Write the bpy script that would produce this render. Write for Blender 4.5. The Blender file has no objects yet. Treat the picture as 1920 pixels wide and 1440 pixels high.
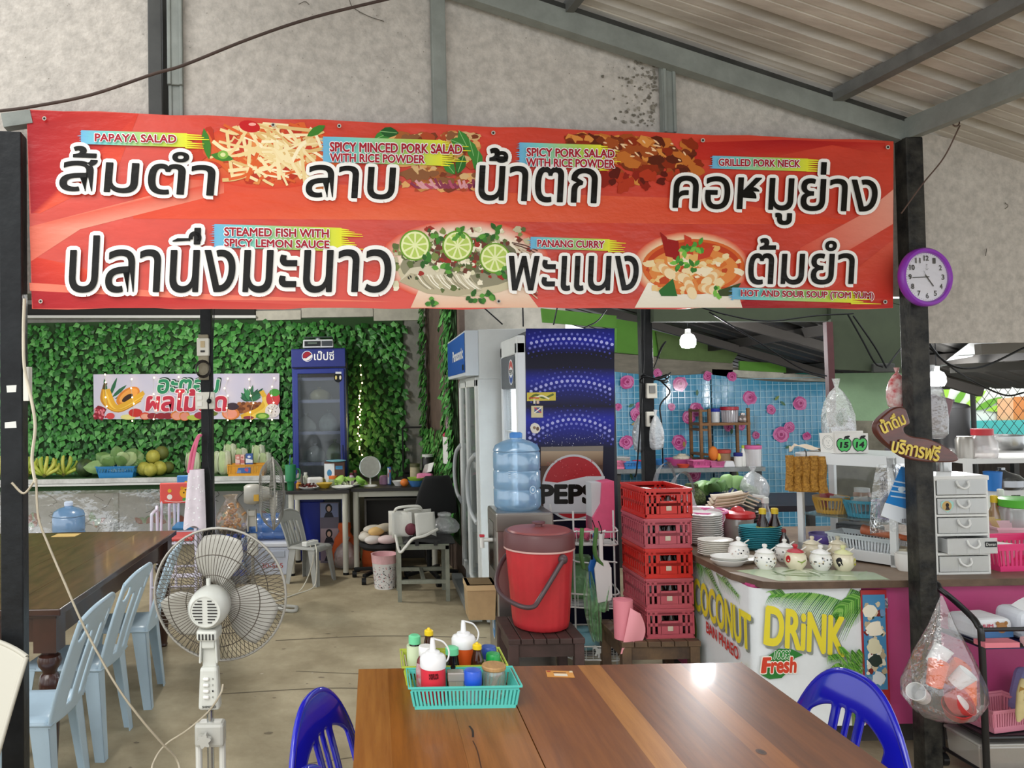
import bpy, bmesh, math, random
from mathutils import Vector as V, Matrix, noise
PI = math.pi
rnd = random.Random(11)
sc = bpy.context.scene
COL = sc.collection
# ---------------------------------------------------------------- camera
FPX, CX, CY = 1440.0, 700.0, 705.0            # focal length and principal point, in pixels of the 1920 x 1440 frame
EYE = V((0, 0, 1.65))
CR = Matrix.Rotation(math.radians(91.6), 3, 'X') @ Matrix.Rotation(math.radians(-1.0), 3, 'Z')
cd = bpy.data.cameras.new('camera'); cam = bpy.data.objects.new('camera', cd); COL.objects.link(cam)
cam.matrix_world = Matrix.Translation(EYE) @ CR.to_4x4()
cd.sensor_width = 36; cd.lens = 36*FPX/1920
cd.shift_x = (960-CX)/1920; cd.shift_y = (CY-720)/1920
cd.clip_start = .05
sc.camera = cam
sc.view_settings.view_transform = 'Standard'; sc.view_settings.look = 'None'
sc.view_settings.gamma = 1; sc.view_settings.use_curve_mapping = False
sc.view_settings.exposure = 0.55
# ---------------------------------------------------------------- daylight
wd = bpy.data.worlds.new('world'); sc.world = wd; wd.use_nodes = True
bg = wd.node_tree.nodes['Background']; bg.inputs[0].default_value = (.93, .97, 1, 1); bg.inputs[1].default_value = 1.15
sd = bpy.data.lights.new('sun', 'SUN'); so = bpy.data.objects.new('sun', sd); COL.objects.link(so)
sd.energy = 1.2; sd.angle = math.radians(40); sd.color = (1, .97, .92)
so.rotation_euler = (math.radians(48), 0, math.radians(-22))
def lamp(name, loc, power, size=.08, color=(1, 1, 1)):
    l = bpy.data.lights.new(name, 'POINT'); o = bpy.data.objects.new(name, l); COL.objects.link(o)
    o.location = loc; l.energy = power; l.shadow_soft_size = size; l.color = color
    return o
# ---------------------------------------------------------------- pixel rays -> places in the world
def ray(px, py): return CR @ V(((px-CX)/FPX, -(py-CY)/FPX, -1))
def at(px, py, Y):
    d = ray(px, py); return EYE + d*(Y/d.y)
def on(px, py, z):
    d = ray(px, py); return EYE + d*((z-EYE.z)/d.z)
B0 = V((-1.235, 2.75, 0)); BD = V((3.46, .55, 0)).normalized(); BN = V((-BD.y, BD.x, 0))   # the line of the front posts
def wp(px, py, off=0.0):
    d = ray(px, py); p = B0 + BN*off
    return EYE + d*((p-EYE).dot(BN)/d.dot(BN))
def w2(px, py, off=0.0):
    p = wp(px, py, off); return ((p-B0).dot(BD), p.z)
def pw(s, z, off=0.0): return B0 + BD*s + BN*off + V((0, 0, z))
BANG = math.atan2(BD.y, BD.x)
# ---------------------------------------------------------------- materials
def lin(c):
    c /= 255
    return c/12.92 if c <= .04045 else ((c+.055)/1.055)**2.4
def rgb(h):
    if isinstance(h, str):
        h = h.lstrip('#'); h = [int(h[i:i+2], 16) for i in (0, 2, 4)]
    return tuple(lin(x) for x in h) + (1,)
_M = {}
def M(h, rough=.5, metal=0, emis=0, var=0, vs=8, bump=0, bs=40, coat=0, stretch=None, h2=None, spec=.5, trans=0, sss=0):
    """one colour with optional mottling (var, or towards h2) and surface bump, in object coordinates"""
    k = (h, rough, metal, emis, var, vs, bump, bs, coat, stretch, h2, spec, trans, sss)
    if k in _M: return _M[k]
    m = bpy.data.materials.new('paint_' + str(h).strip('#')); m.use_nodes = True
    nt = m.node_tree; N = nt.nodes; L = nt.links; b = N['Principled BSDF']
    c = rgb(h); b.inputs['Base Color'].default_value = c; m.diffuse_color = c
    b.inputs['Roughness'].default_value = rough; b.inputs['Metallic'].default_value = metal
    b.inputs['Coat Weight'].default_value = coat; b.inputs['Coat Roughness'].default_value = .08
    b.inputs['Specular IOR Level'].default_value = spec
    b.inputs['Transmission Weight'].default_value = trans
    if sss: b.inputs['Subsurface Weight'].default_value = sss; b.inputs['Subsurface Scale'].default_value = .01
    if emis: b.inputs['Emission Color'].default_value = c; b.inputs['Emission Strength'].default_value = emis
    if var or bump:
        tc = N.new('ShaderNodeTexCoord'); mp = N.new('ShaderNodeMapping'); L.new(tc.outputs['Object'], mp.inputs[0])
        if stretch: mp.inputs['Scale'].default_value = stretch
        if var:
            n = N.new('ShaderNodeTexNoise'); n.inputs['Scale'].default_value = vs; n.inputs['Detail'].default_value = 6; n.inputs['Roughness'].default_value = .65
            L.new(mp.outputs[0], n.inputs['Vector'])
            r = N.new('ShaderNodeValToRGB'); e = r.color_ramp.elements; e[0].position = .36; e[1].position = .66
            c2 = rgb(h2) if h2 else tuple(x*(1-var) for x in c[:3]) + (1,)
            e[0].color = c2; e[1].color = c if h2 else tuple(min(1, x*(1+var*.35)) for x in c[:3]) + (1,)
            L.new(n.outputs[0], r.inputs[0]); L.new(r.outputs[0], b.inputs['Base Color'])
        if bump:
            n2 = N.new('ShaderNodeTexNoise'); n2.inputs['Scale'].default_value = bs; n2.inputs['Detail'].default_value = 4; L.new(mp.outputs[0], n2.inputs['Vector'])
            bp = N.new('ShaderNodeBump'); bp.inputs['Strength'].default_value = bump; bp.inputs['Distance'].default_value = .02
            L.new(n2.outputs[0], bp.inputs['Height']); L.new(bp.outputs[0], b.inputs['Normal'])
    _M[k] = m
    return m
def film(h, alpha, rough=.15, spec=.08, bump=0, bs=14, metal=0):
    """thin clear sheet: some see-through, some milky body, some shine"""
    k = ('film', h, alpha, rough, spec, bump, bs)
    if k in _M: return _M[k]
    m = bpy.data.materials.new('film_' + h.strip('#')); m.use_nodes = True
    nt = m.node_tree; N = nt.nodes; L = nt.links; out = N['Material Output']; b = N['Principled BSDF']
    b.inputs['Base Color'].default_value = rgb(h); b.inputs['Roughness'].default_value = .4
    t = N.new('ShaderNodeBsdfTransparent'); t.inputs[0].default_value = tuple(1-(1-x)*.35 for x in rgb(h)[:3]) + (1,)
    g = N.new('ShaderNodeBsdfGlossy'); g.inputs['Roughness'].default_value = rough
    a = N.new('ShaderNodeMixShader'); a.inputs[0].default_value = alpha
    L.new(t.outputs[0], a.inputs[1]); L.new(b.outputs[0], a.inputs[2])
    lw = N.new('ShaderNodeLayerWeight'); lw.inputs[0].default_value = .25
    mu = N.new('ShaderNodeMath'); mu.operation = 'MULTIPLY_ADD'; mu.inputs[1].default_value = .5; mu.inputs[2].default_value = spec
    L.new(lw.outputs['Fresnel'], mu.inputs[0])
    c = N.new('ShaderNodeMixShader'); L.new(mu.outputs[0], c.inputs[0]); L.new(a.outputs[0], c.inputs[1]); L.new(g.outputs[0], c.inputs[2])
    L.new(c.outputs[0], out.inputs[0])
    if bump:
        tc = N.new('ShaderNodeTexCoord'); n2 = N.new('ShaderNodeTexNoise'); n2.inputs['Scale'].default_value = bs; n2.inputs['Detail'].default_value = 3
        L.new(tc.outputs['Object'], n2.inputs['Vector'])
        bp = N.new('ShaderNodeBump'); bp.inputs['Strength'].default_value = bump; bp.inputs['Distance'].default_value = .03
        L.new(n2.outputs[0], bp.inputs['Height'])
        for q in (g, b): L.new(bp.outputs[0], q.inputs['Normal'])
    _M[k] = m
    return m
def print_mat(rough=.35, bump=0, bs=(2, 2, 2), spec=.22):
    k = ('print', rough, bump, bs)
    if k in _M: return _M[k]
    m = bpy.data.materials.new('printed_sheet'); m.use_nodes = True
    nt = m.node_tree; N = nt.nodes; L = nt.links; b = N['Principled BSDF']; b.inputs['Roughness'].default_value = rough
    b.inputs['Specular IOR Level'].default_value = spec
    a = N.new('ShaderNodeAttribute'); a.attribute_name = 'ink'; L.new(a.outputs['Color'], b.inputs['Base Color'])
    if bump:
        tc = N.new('ShaderNodeTexCoord'); mp = N.new('ShaderNodeMapping'); mp.inputs['Scale'].default_value = bs; L.new(tc.outputs['Object'], mp.inputs[0])
        n = N.new('ShaderNodeTexNoise'); n.inputs['Scale'].default_value = 1; n.inputs['Detail'].default_value = 5; L.new(mp.outputs[0], n.inputs['Vector'])
        bp = N.new('ShaderNodeBump'); bp.inputs['Strength'].default_value = bump; bp.inputs['Distance'].default_value = .03
        L.new(n.outputs[0], bp.inputs['Height']); L.new(bp.outputs[0], b.inputs['Normal'])
    _M[k] = m
    return m
# ---------------------------------------------------------------- mesh builder
def spline(pts, k=6, closed=False):
    P = [V(p) for p in pts]; n = len(P); out = []
    for i in range(n if closed else n-1):
        p1, p2 = P[i], P[(i+1) % n]
        p0 = P[i-1] if (i > 0 or closed) else p1*2-p2
        p3 = P[(i+2) % n] if (i+2 < n or closed) else p2*2-p1
        for j in range(k):
            t = j/k
            out.append(.5*((2*p1)+(p2-p0)*t+(2*p0-5*p1+4*p2-p3)*t*t+(3*p1-p0-3*p2+p3)*t**3))
    if not closed: out.append(P[-1])
    return out
class MB:
    def __init__(s): s.v = []; s.f = []; s.mi = []; s.mats = []; s.T = None
    def idx(s, m):
        if m not in s.mats: s.mats.append(m)
        return s.mats.index(m)
    def add(s, vs, fs, m):
        o = len(s.v); i = s.idx(m); T = s.T
        s.v += [(T @ V(p) if T else V(p)) for p in vs]
        for f in fs: s.f.append([o+q for q in f]); s.mi.append(i)
        return s
    def box(s, c, d, m, rz=0, top=None):
        x, y, z = d[0]/2, d[1]/2, d[2]/2; tx, ty = top or (1, 1)
        p = [(-x, -y, -z), (x, -y, -z), (x, y, -z), (-x, y, -z), (-x*tx, -y*ty, z), (x*tx, -y*ty, z), (x*tx, y*ty, z), (-x*tx, y*ty, z)]
        R3 = Matrix.Rotation(rz, 3, 'Z'); C = V(c)
        return s.add([C + R3 @ V(q) for q in p], [(3, 2, 1, 0), (4, 5, 6, 7), (0, 1, 5, 4), (1, 2, 6, 5), (2, 3, 7, 6), (3, 0, 4, 7)], m)
    def bar(s, p0, p1, w, h, m, up=(0, 0, 1)):
        a, b = V(p0), V(p1); d = (b-a).normalized(); x = d.cross(V(up))
        x = x.normalized() if x.length > 1e-4 else V((1, 0, 0)); y = x.cross(d); x *= w/2; y *= h/2
        return s.add([a-x-y, a+x-y, a+x+y, a-x+y, b-x-y, b+x-y, b+x+y, b-x+y], [(3, 2, 1, 0), (4, 5, 6, 7), (0, 1, 5, 4), (1, 2, 6, 5), (2, 3, 7, 6), (3, 0, 4, 7)], m)
    def tube(s, pts, r, m, n=8, closed=False, cap=True):
        P = [V(p) for p in pts]; k = len(P); vs = []; fs = []; prev = None
        for i in range(k):
            t = (P[(i+1) % k]-P[i-1]) if closed else (P[min(i+1, k-1)]-P[max(i-1, 0)])
            t = t.normalized() if t.length > 1e-9 else V((0, 0, 1))
            if prev is None:
                x = t.cross(V((0, 0, 1)));  x = x if x.length > 1e-3 else t.cross(V((1, 0, 0)))
            else: x = prev - t*prev.dot(t)
            x = x.normalized(); prev = x; y = t.cross(x); rr = r(i/(k-1)) if callable(r) else r
            for j in range(n):
                a = 2*PI*j/n; vs.append(P[i]+x*(rr*math.cos(a))+y*(rr*math.sin(a)))
        for i in range(k if closed else k-1):
            for j in range(n):
                a, b = i*n+j, i*n+(j+1) % n; c, d = ((i+1) % k)*n+(j+1) % n, ((i+1) % k)*n+j
                fs.append((a, b, c, d))
        if cap and not closed: fs += [tuple(range(n))[::-1], tuple((k-1)*n+j for j in range(n))]
        return s.add(vs, fs, m)
    def cyl(s, p0, p1, r, m, r1=None, n=16, cap=True):
        r1 = r if r1 is None else r1
        return s.tube([p0, p1], lambda t: r+(r1-r)*t, m, n, cap=cap)
    def lathe(s, prof, m, n=24, c=(0, 0, 0), sx=1, sy=1, wob=None):
        vs = []; fs = []; k = len(prof); c = V(c)
        for i, (r, z) in enumerate(prof):
            for j in range(n):
                a = 2*PI*j/n; w = 1+(wob(a, i/(k-1)) if wob else 0)
                vs.append(c+V((r*w*math.cos(a)*sx, r*w*math.sin(a)*sy, z)))
        for i in range(k-1):
            for j in range(n):
                a, b = i*n+j, i*n+(j+1) % n; fs.append((a, b, b+n, a+n))
        if prof[0][0] > 1e-6: fs.append(tuple(range(n))[::-1])
        if prof[-1][0] > 1e-6: fs.append(tuple((k-1)*n+j for j in range(n)))
        return s.add(vs, fs, m)
    def ball(s, c, r, m, n=14, k=8, rot=None):
        r = (r, r, r) if not hasattr(r, '__len__') else r; vs = []; fs = []
        R3 = rot or Matrix.Identity(3); c = V(c)
        for i in range(k+1):
            t = PI*i/k
            for j in range(n):
                a = 2*PI*j/n; vs.append(c+R3 @ V((r[0]*math.sin(t)*math.cos(a), r[1]*math.sin(t)*math.sin(a), -r[2]*math.cos(t))))
        for i in range(k):
            for j in range(n):
                a, b = i*n+j, i*n+(j+1) % n; fs.append((a, b, b+n, a+n))
        return s.add(vs, fs, m)
    def grid(s, fn, nu, nv, m, mask=None, closeu=False):
        vs = [fn(i/nu, j/nv) for j in range(nv+1) for i in range(nu if closeu else nu+1)]; w = nu if closeu else nu+1; fs = []
        for j in range(nv):
            for i in range(nu):
                if mask and not mask((i+.5)/nu, (j+.5)/nv): continue
                fs.append((j*w+i, j*w+(i+1) % w, (j+1)*w+(i+1) % w, (j+1)*w+i))
        return s.add(vs, fs, m)
    def prism(s, pts, o, ux, uy, depth, m, side=None):
        """outline pts (x, y) in the frame o, ux, uy, as a plate `depth` thick along ux x uy"""
        o, ux, uy = V(o), V(ux).normalized(), V(uy).normalized(); n = ux.cross(uy)*depth; k = len(pts)
        a = [o+ux*p[0]+uy*p[1] for p in pts]; b = [p+n for p in a]
        s.add(a+b, [tuple(range(k))[::-1], tuple(range(k, 2*k))], m)
        return s.add(a+b, [(i, (i+1) % k, k+(i+1) % k, k+i) for i in range(k)], side or m)
    def quad(s, a, b, c, d, m): return s.add([a, b, c, d], [(0, 1, 2, 3)], m)
    def build(s, name, parent=None, loc=None, rz=0, smooth=35, bevel=0, solid=0, sub=0, rot=None, seg=2):
        me = bpy.data.meshes.new(name); me.from_pydata([tuple(p) for p in s.v], [], s.f)
        for m in s.mats: me.materials.append(m)
        me.polygons.foreach_set('material_index', s.mi)
        bm = bmesh.new(); bm.from_mesh(me); bmesh.ops.remove_doubles(bm, verts=bm.verts, dist=1e-6)
        bmesh.ops.recalc_face_normals(bm, faces=bm.faces)
        bm.to_mesh(me); bm.free()
        if smooth:
            me.polygons.foreach_set('use_smooth', [True]*len(me.polygons)); me.set_sharp_from_angle(angle=math.radians(smooth))
        o = bpy.data.objects.new(name, me); COL.objects.link(o)
        if parent: o.parent = parent
        if loc is not None: o.location = loc
        if rz: o.rotation_euler.z = rz
        if rot: o.rotation_euler = rot
        if solid:
            q = o.modifiers.new('solid', 'SOLIDIFY'); q.thickness = solid; q.offset = 0
        if bevel:
            q = o.modifiers.new('bevel', 'BEVEL'); q.width = bevel; q.segments = seg; q.limit_method = 'ANGLE'; q.angle_limit = math.radians(40); q.harden_normals = False
        if sub:
            q = o.modifiers.new('sub', 'SUBSURF'); q.levels = sub; q.render_levels = sub
        return o
def tag(o, label, cat, group=None, kind=None):
    o['label'] = label; o['category'] = cat
    if group: o['group'] = group
    if kind: o['kind'] = kind
    return o
def thing(name, label, cat, loc=(0, 0, 0), rz=0, group=None, rot=None):
    o = bpy.data.objects.new(name, None); COL.objects.link(o); o.location = loc; o.empty_display_size = .05
    o.rotation_euler = rot or (0, 0, rz)
    return tag(o, label, cat, group)
def struct(o):
    o['kind'] = 'structure'; return o
def dup(root, loc, rz=None, label=None, rot=None, scale=None):
    """a copy of a thing with copies of its parts and sub-parts"""
    r = root.copy(); COL.objects.link(r); r.location = loc
    if rz is not None: r.rotation_euler.z = rz
    if rot: r.rotation_euler = rot
    if scale: r.scale = scale
    if label: r['label'] = label
    for ch in list(root.children):
        c = ch.copy(); COL.objects.link(c); c.parent = r
        for g in list(ch.children):
            d = g.copy(); COL.objects.link(d); d.parent = c
    return r
# ---------------------------------------------------------------- flat prints and lettering
class Ink:
    """printed shapes on a sheet: fn(x, y, lift) gives the place in the world; every later shape lies a hair above the ones before"""
    def __init__(s, fn, eps=2e-5, base=5e-4): s.fn = fn; s.v = []; s.f = []; s.c = []; s.l = base; s.eps = eps
    def poly(s, pts, h):
        o = len(s.v); s.l += s.eps
        s.v += [s.fn(p[0], p[1], s.l) for p in pts]; s.f.append(list(range(o, o+len(pts))))
        s.c.append([rgb(q) for q in h] if isinstance(h, list) else [rgb(h)]*len(pts)); return s
    def ell(s, x, y, rx, ry, h, n=20, a=0, a0=0, a1=2*PI):
        ca, sa = math.cos(a), math.sin(a); p = []
        for i in range(n):
            t = a0+(a1-a0)*i/(n if a1-a0 > 6.2 else n-1); u, w = rx*math.cos(t), ry*math.sin(t); p.append((x+u*ca-w*sa, y+u*sa+w*ca))
        return s.poly(p, h)
    def glow(s, x, y, rx, ry, h0, h1, n=28, inner=.55):
        """a soft printed blob from h0 in the middle to h1 at its rim"""
        s.ell(x, y, rx*inner, ry*inner, h0, n)
        for i in range(n):
            a, b = 2*PI*i/n, 2*PI*(i+1)/n
            q = [(x+rx*inner*math.cos(a), y+ry*inner*math.sin(a)), (x+rx*math.cos(a), y+ry*math.sin(a)), (x+rx*math.cos(b), y+ry*math.sin(b)), (x+rx*inner*math.cos(b), y+ry*inner*math.sin(b))]
            s.l -= s.eps; s.poly(q, [h0, h1, h1, h0])
        return s
    def blob(s, x, y, r, h, n=11, j=.3, sy=1, a=0):
        ca, sa = math.cos(a), math.sin(a); p = []
        for i in range(n):
            t = 2*PI*i/n; q = r*(1+rnd.uniform(-j, j)); u, w = q*math.cos(t), q*math.sin(t)*sy; p.append((x+u*ca-w*sa, y+u*sa+w*ca))
        return s.poly(p, h)
    def stroke(s, pts, w, h, k=5, taper=False):
        P = [V((p[0], p[1], 0)) for p in pts]; P = spline(P, k) if k > 1 else P; n = len(P); a = []; b = []
        for i in range(n):
            t = P[min(i+1, n-1)]-P[max(i-1, 0)]; t = t.normalized() if t.length else V((1, 0, 0)); q = V((-t.y, t.x, 0))*w/2*((1-i/(n-1)*.9) if taper else 1)
            a.append(P[i]+q); b.append(P[i]-q)
        for i in range(n-1):
            s.poly([a[i][:2], b[i][:2], b[i+1][:2], a[i+1][:2]], h)
            s.l -= s.eps
        s.l += s.eps; return s
    def leaf(s, x, y, L, w, a, h):
        ca, sa = math.cos(a), math.sin(a); p = []
        for u, q in ((0, 0), (.25, .8), (.55, 1), (.85, .5), (1, 0), (.85, -.5), (.55, -1), (.25, -.8)):
            p.append((x+L*u*ca-w*q*.5*sa, y+L*u*sa+w*q*.5*ca))
        return s.poly(p, h)
    def text(s, body, x0, y0, x1, y1, h, fat=0, out=None, outw=.04, shear=0, shadow=None, rot=None):
        """lettering fitted to a box; fat and outw thicken it by ribbons along the outlines of the letters"""
        vs, fs, ed, bb = glyphs(body, shear); sx = (x1-x0)/(bb[2]-bb[0]); sy = (y1-y0)/(bb[3]-bb[1])
        for col, w, dx in ([(shadow[0], fat+shadow[2], shadow[1])] if shadow else []) + ([(out, fat+outw, 0)] if out else []) + [(h, fat, 0)]:
            s.l += s.eps*3; c = rgb(col)
            def put(P, F):
                o = len(s.v)
                for p in P:
                    X = x0+(p[0]-bb[0])*sx+dx; Y = y0+(p[1]-bb[1])*sy-abs(dx)
                    if rot: X, Y = rot(X, Y)
                    s.v.append(s.fn(X, Y, s.l))
                for f in F: s.f.append([o+q for q in f]); s.c.append([c]*len(f))
            if w > 0:
                k = abs(sx/sy); wx, wy = w/math.sqrt(k), w*math.sqrt(k); seen = set()
                for a, b in ed:
                    p, q = vs[a], vs[b]; d = ((q[0]-p[0])/wx, (q[1]-p[1])/wy); L = math.hypot(*d) or 1; n = (-d[1]/L*wx, d[0]/L*wy)
                    s.l += 3e-6; put([(p[0]+n[0], p[1]+n[1]), (p[0]-n[0], p[1]-n[1]), (q[0]-n[0], q[1]-n[1]), (q[0]+n[0], q[1]+n[1])], [(0, 1, 2, 3)])
                    if a not in seen: seen.add(a); s.l += 3e-6; put([(p[0]+wx*math.cos(i*PI/4), p[1]+wy*math.sin(i*PI/4)) for i in range(8)], [tuple(range(8))])
            s.l += 3e-6; put(vs, fs)
        return s
    def build(s, name, parent=None, rough=.35, bump=0, bs=(2, 2, 2), m=None):
        me = bpy.data.meshes.new(name); me.from_pydata([tuple(p) for p in s.v], [], s.f)
        at_ = me.color_attributes.new('ink', 'FLOAT_COLOR', 'CORNER'); k = 0
        for f, c in zip(s.f, s.c):
            for q in c: at_.data[k].color = q; k += 1
        me.materials.append(m or print_mat(rough, bump, bs))
        o = bpy.data.objects.new(name, me); COL.objects.link(o)
        if parent: o.parent = parent
        return o
_G = {}
def glyphs(body, shear=0):
    k = (body, shear)
    if k not in _G:
        cu = bpy.data.curves.new('t', 'FONT'); cu.body = body; cu.size = 1; cu.shear = shear; cu.resolution_u = 4
        ob = bpy.data.objects.new('t', cu); COL.objects.link(ob); bpy.context.view_layer.update()
        me = ob.evaluated_get(bpy.context.evaluated_depsgraph_get()).to_mesh()
        v = [tuple(p.co[:2]) for p in me.vertices]; f = [list(p.vertices) for p in me.polygons]; n = {}
        for p in f:
            for a, b in zip(p, p[1:]+p[:1]): e = (min(a, b), max(a, b)); n[e] = n.get(e, 0)+1
        bpy.data.objects.remove(ob); bpy.data.curves.remove(cu)
        _G[k] = (v, f, [e for e, q in n.items() if q == 1], (min(p[0] for p in v), min(p[1] for p in v), max(p[0] for p in v), max(p[1] for p in v)))
    return _G[k]
def frame_fn(o, ux, uy):
    o, ux, uy = V(o), V(ux).normalized(), V(uy).normalized(); n = ux.cross(uy)
    return lambda x, y, l: o+ux*x+uy*y+n*l
# ================================================================ the shell
concrete = M('#b6a98c', .85, var=.28, vs=1.6, bump=.3, bs=14, h2='#8f8267')
mb = MB(); mb.box((0, 4.5, -.05), (18, 14, .1), concrete); floor = struct(mb.build('floor', smooth=0))
ck = Ink(lambda x, y, l: V((x, y, l)), base=.001)
for pts, w in (([(-.9, 4.36), (-.3, 4.42), (.2, 4.38), (.75, 4.45)], .012), ([(-3, 3.02), (-1, 2.98), (.5, 3.03)], .006), ([(-.7, 5.3), (0, 5.36), (.74, 5.28)], .014), ([(-.5, 4.7), (.1, 4.62), (.6, 4.7)], .008), ([(-.4, 3.5), (.1, 3.62), (.4, 3.58)], .007)):
    ck.stroke(pts, w, '#6b6252')
for i in range(60):
    ck.blob(rnd.uniform(-1.2, .7), rnd.uniform(2.8, 6), rnd.uniform(.004, .02), rnd.choice(['#7d725f', '#8c806c', '#c0b59f']), sy=.6)
struct(ck.build('floor_crack', floor, rough=.9))
dsteel = M('#3c3d3a', .5, var=.4, vs=5, h2='#2a2b29')
steel = M('#868b85', .55, var=.2, vs=6, bump=.1, bs=30)
black = M('#121315', .4, var=.3, vs=9, bump=.12, bs=25, h2='#1e2022', spec=.22)
cement = M('#bfb8af', .9, var=.22, vs=26, bump=.22, bs=60)
cement2 = M('#a9a59b', .9, var=.2, vs=5, bump=.2, bs=40)
# front wall of cement boards above the opening, under the sloping rafter
p1, p2 = w2(905, -6, .1), w2(1692, 252, .1)
SL = (p2[1]-p1[1])/(p2[0]-p1[0])
def rz_(s): return p1[1]+SL*(s-p1[0])
def wall_piece(poly, m=cement, t=.012, off=.1): mb.prism(poly, pw(0, 0, off+t), BD, (0, 0, 1), t, m)
mb = MB()
cuts = [w2(-150, 0, .1)[0], w2(290, 100, .1)[0], w2(327, 100, .1)[0], w2(819, 100, .1)[0], w2(1247, 180, .1)[0], w2(1702, 300, .1)[0], w2(2300, 600, .1)[0]]
for i in range(6):
    a, b = cuts[i]+.003, cuts[i+1]-.003
    if i == 1: mb.prism([(a, 2.06), (b, 2.06), (b, 3.6), (a, 3.6)], pw(0, 0, .2), BD, (0, 0, 1), .012, dsteel); continue
    zb = 2.06 if i < 5 else w2(1800, 643, .1)[1]
    if i < 5: wall_piece([(a, zb), (b, zb), (b, rz_(b)-.02), (a, rz_(a)-.02)])
    else:
        c = w2(1700, 300, .1)[0]
        wall_piece([(c, zb), (b, zb), (b, w2(2180, 366, .1)[1]), (c, w2(1735, 243, .1)[1])])
wf = struct(mb.build('wall_front', smooth=0)); f = Ink(lambda x, y, l: wp(x, y, .098-l), base=.001)
for i in range(150): x = 1232-abs(rnd.gauss(0, 38)); f.blob(x, rnd.uniform(112, 236), rnd.uniform(.6, 3.2), rnd.choice(['#7d776c', '#8f897d', '#6b665c']))
for i in range(70): f.blob(rnd.uniform(0, 1230), rnd.uniform(5, 200), rnd.uniform(.4, 1.3), '#8a857c')
for p_ in ([(980, 0), (1010, 20), (1060, 36)], [(560, 8), (572, 3), (580, 9)], [(655, 0), (662, 14), (690, 30), (720, 40)], [(1884, 380), (1890, 386), (1884, 392)], [(1850, 466), (1848, 480)]): f.stroke(p_, 1.2, '#4a443c', 4)
struct(f.build('wall_stain', wf, rough=.95))
k = 0
def trim(m_, name=None, **kw):
    global k
    k += 1; return struct(m_.build(name or 'trim_%d' % k, smooth=0, **kw))
def batten(pxa, pxb, ytop, ybot, off, m, d=.03, bow=False):
    a, b = w2(pxa, ytop, off)[0], w2(pxb, ytop, off)[0]; z0, z1 = w2(pxa, ybot, off)[1], w2(pxa, ytop, off)[1]
    mb = MB(); w = abs(b-a)
    mb.box((0, 0, (z0+z1)/2), (w, d, z1-z0), m)
    if bow:
        for q in (-.36, .36): mb.box((w*q, -d*.62, (z0+z1)/2), (w*.22, d*.35, z1-z0), m)
    trim(mb, loc=pw((a+b)/2, 0, off), rz=BANG, bevel=.003)
batten(277, 303, -40, 225, .075, dsteel); batten(312, 342, -40, 160, .085, steel, .02, True); batten(316, 344, 162, 225, .095, steel, .02, True)
batten(806, 832, -40, 238, .08, steel, .03); batten(1237, 1261, 105, 250, .08, steel, .03, True)
mb = MB(); a, b = p1[0]-1.6, w2(1700, 255, .05)[0]                                       # rafter along the wall top
for dz, h, m_ in ((-.035, .085, steel), (.02, .02, dsteel)):
    mb.bar(pw(a, rz_(a)+dz, .04), pw(b, rz_(b)+dz, .04), .05, h, m_)
trim(mb)
# corrugated roof over the front, ribs running down the slope
sheet = M('#cdc8bf', .6, var=.3, vs=2.5, bump=.08, bs=30, stretch=(.4, 3, 3), h2='#a8a198')
mb = MB(); prof = []; q = -.02
while q < 3.4:
    prof += [(q, 0), (q+.05, 0), (q+.055, .006), (q+.062, 0), (q+.1, 0), (q+.105, .006), (q+.112, 0), (q+.15, 0), (q+.162, .042), (q+.2, .042), (q+.212, 0)]; q += .212
s0, s1 = p1[0]-1.5, p1[0]+4.6; vs = []; fs = []
for s_ in (s0, s1):
    for q, h in prof: vs.append(pw(s_, rz_(s_)+.055+h, .1-q))
n = len(prof); fs = [(i, i+1, n+i+1, n+i) for i in range(n-1)]
mb.add(vs, fs, sheet); struct(mb.build('ceiling', smooth=0, solid=.002))
for px, py, w, m_ in ((1556, 172, .05, M('#6a6b68', .5, var=.3)), (1060, 40, .035, M('#5c5d5a', .5))):
    s_ = w2(px, py, .06)[0]; mb = MB(); mb.bar(pw(s_, rz_(s_)+.025, .05), pw(s_, rz_(s_)+.025, -3.2), w, .05, m_); trim(mb)
s_ = w2(1700, 258, .03)[0]; mb = MB(); mb.bar(pw(s_, rz_(s_)-.02, .06), pw(s_, rz_(s_)-.02, -3.2), .045, .09, steel); trim(mb)
# ---------------------------------------------------------------- back room
cement3 = M('#8f8d86', .9, var=.25, vs=4, bump=.2, bs=30)
YB = 8.95
mb = MB(); mb.box((-2.0, YB+.06, 1.5), (6.4, .1, 3.0), cement3); struct(mb.build('wall_back', smooth=0))
mb = MB(); a = at(485, 600, YB-.02); b = at(800, 578, YB-.02)
for i, (x0, x1, y0, y1) in enumerate(((480, 565, 582, 601), (565, 700, 574, 596), (700, 800, 574, 602))):
    p, q = at(x0, y1, YB), at(x1, y0, YB); mb.box(((p.x+q.x)/2, YB-.01, (p.z+q.z)/2), (q.x-p.x-.01, .03, q.z-p.z), M('#cfcabb', .8, var=.15))
trim(mb)
mb = MB(); p, q = at(40, 594, YB-.1), at(480, 594, YB-.1); mb.bar(p, q, .05, .03, M('#d8d8d4', .5)); trim(mb)
mb = MB(); mb.add([(-5.2, 3.6, 3.15), (1.1, 3.6, 3.15), (1.1, 9.1, 2.86), (-5.2, 9.1, 2.86)], [(0, 1, 2, 3)], M('#6f6d69', .8)); struct(mb.build('ceiling_back', smooth=0, solid=.02))
mb = MB(); p, q = at(30, 582, YB-.05), at(478, 582, YB-.05); mb.bar(p, q, .06, .13, M('#262522', .8)); trim(mb)  # added dark bar standing in for the shaded gap below the ceiling
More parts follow.
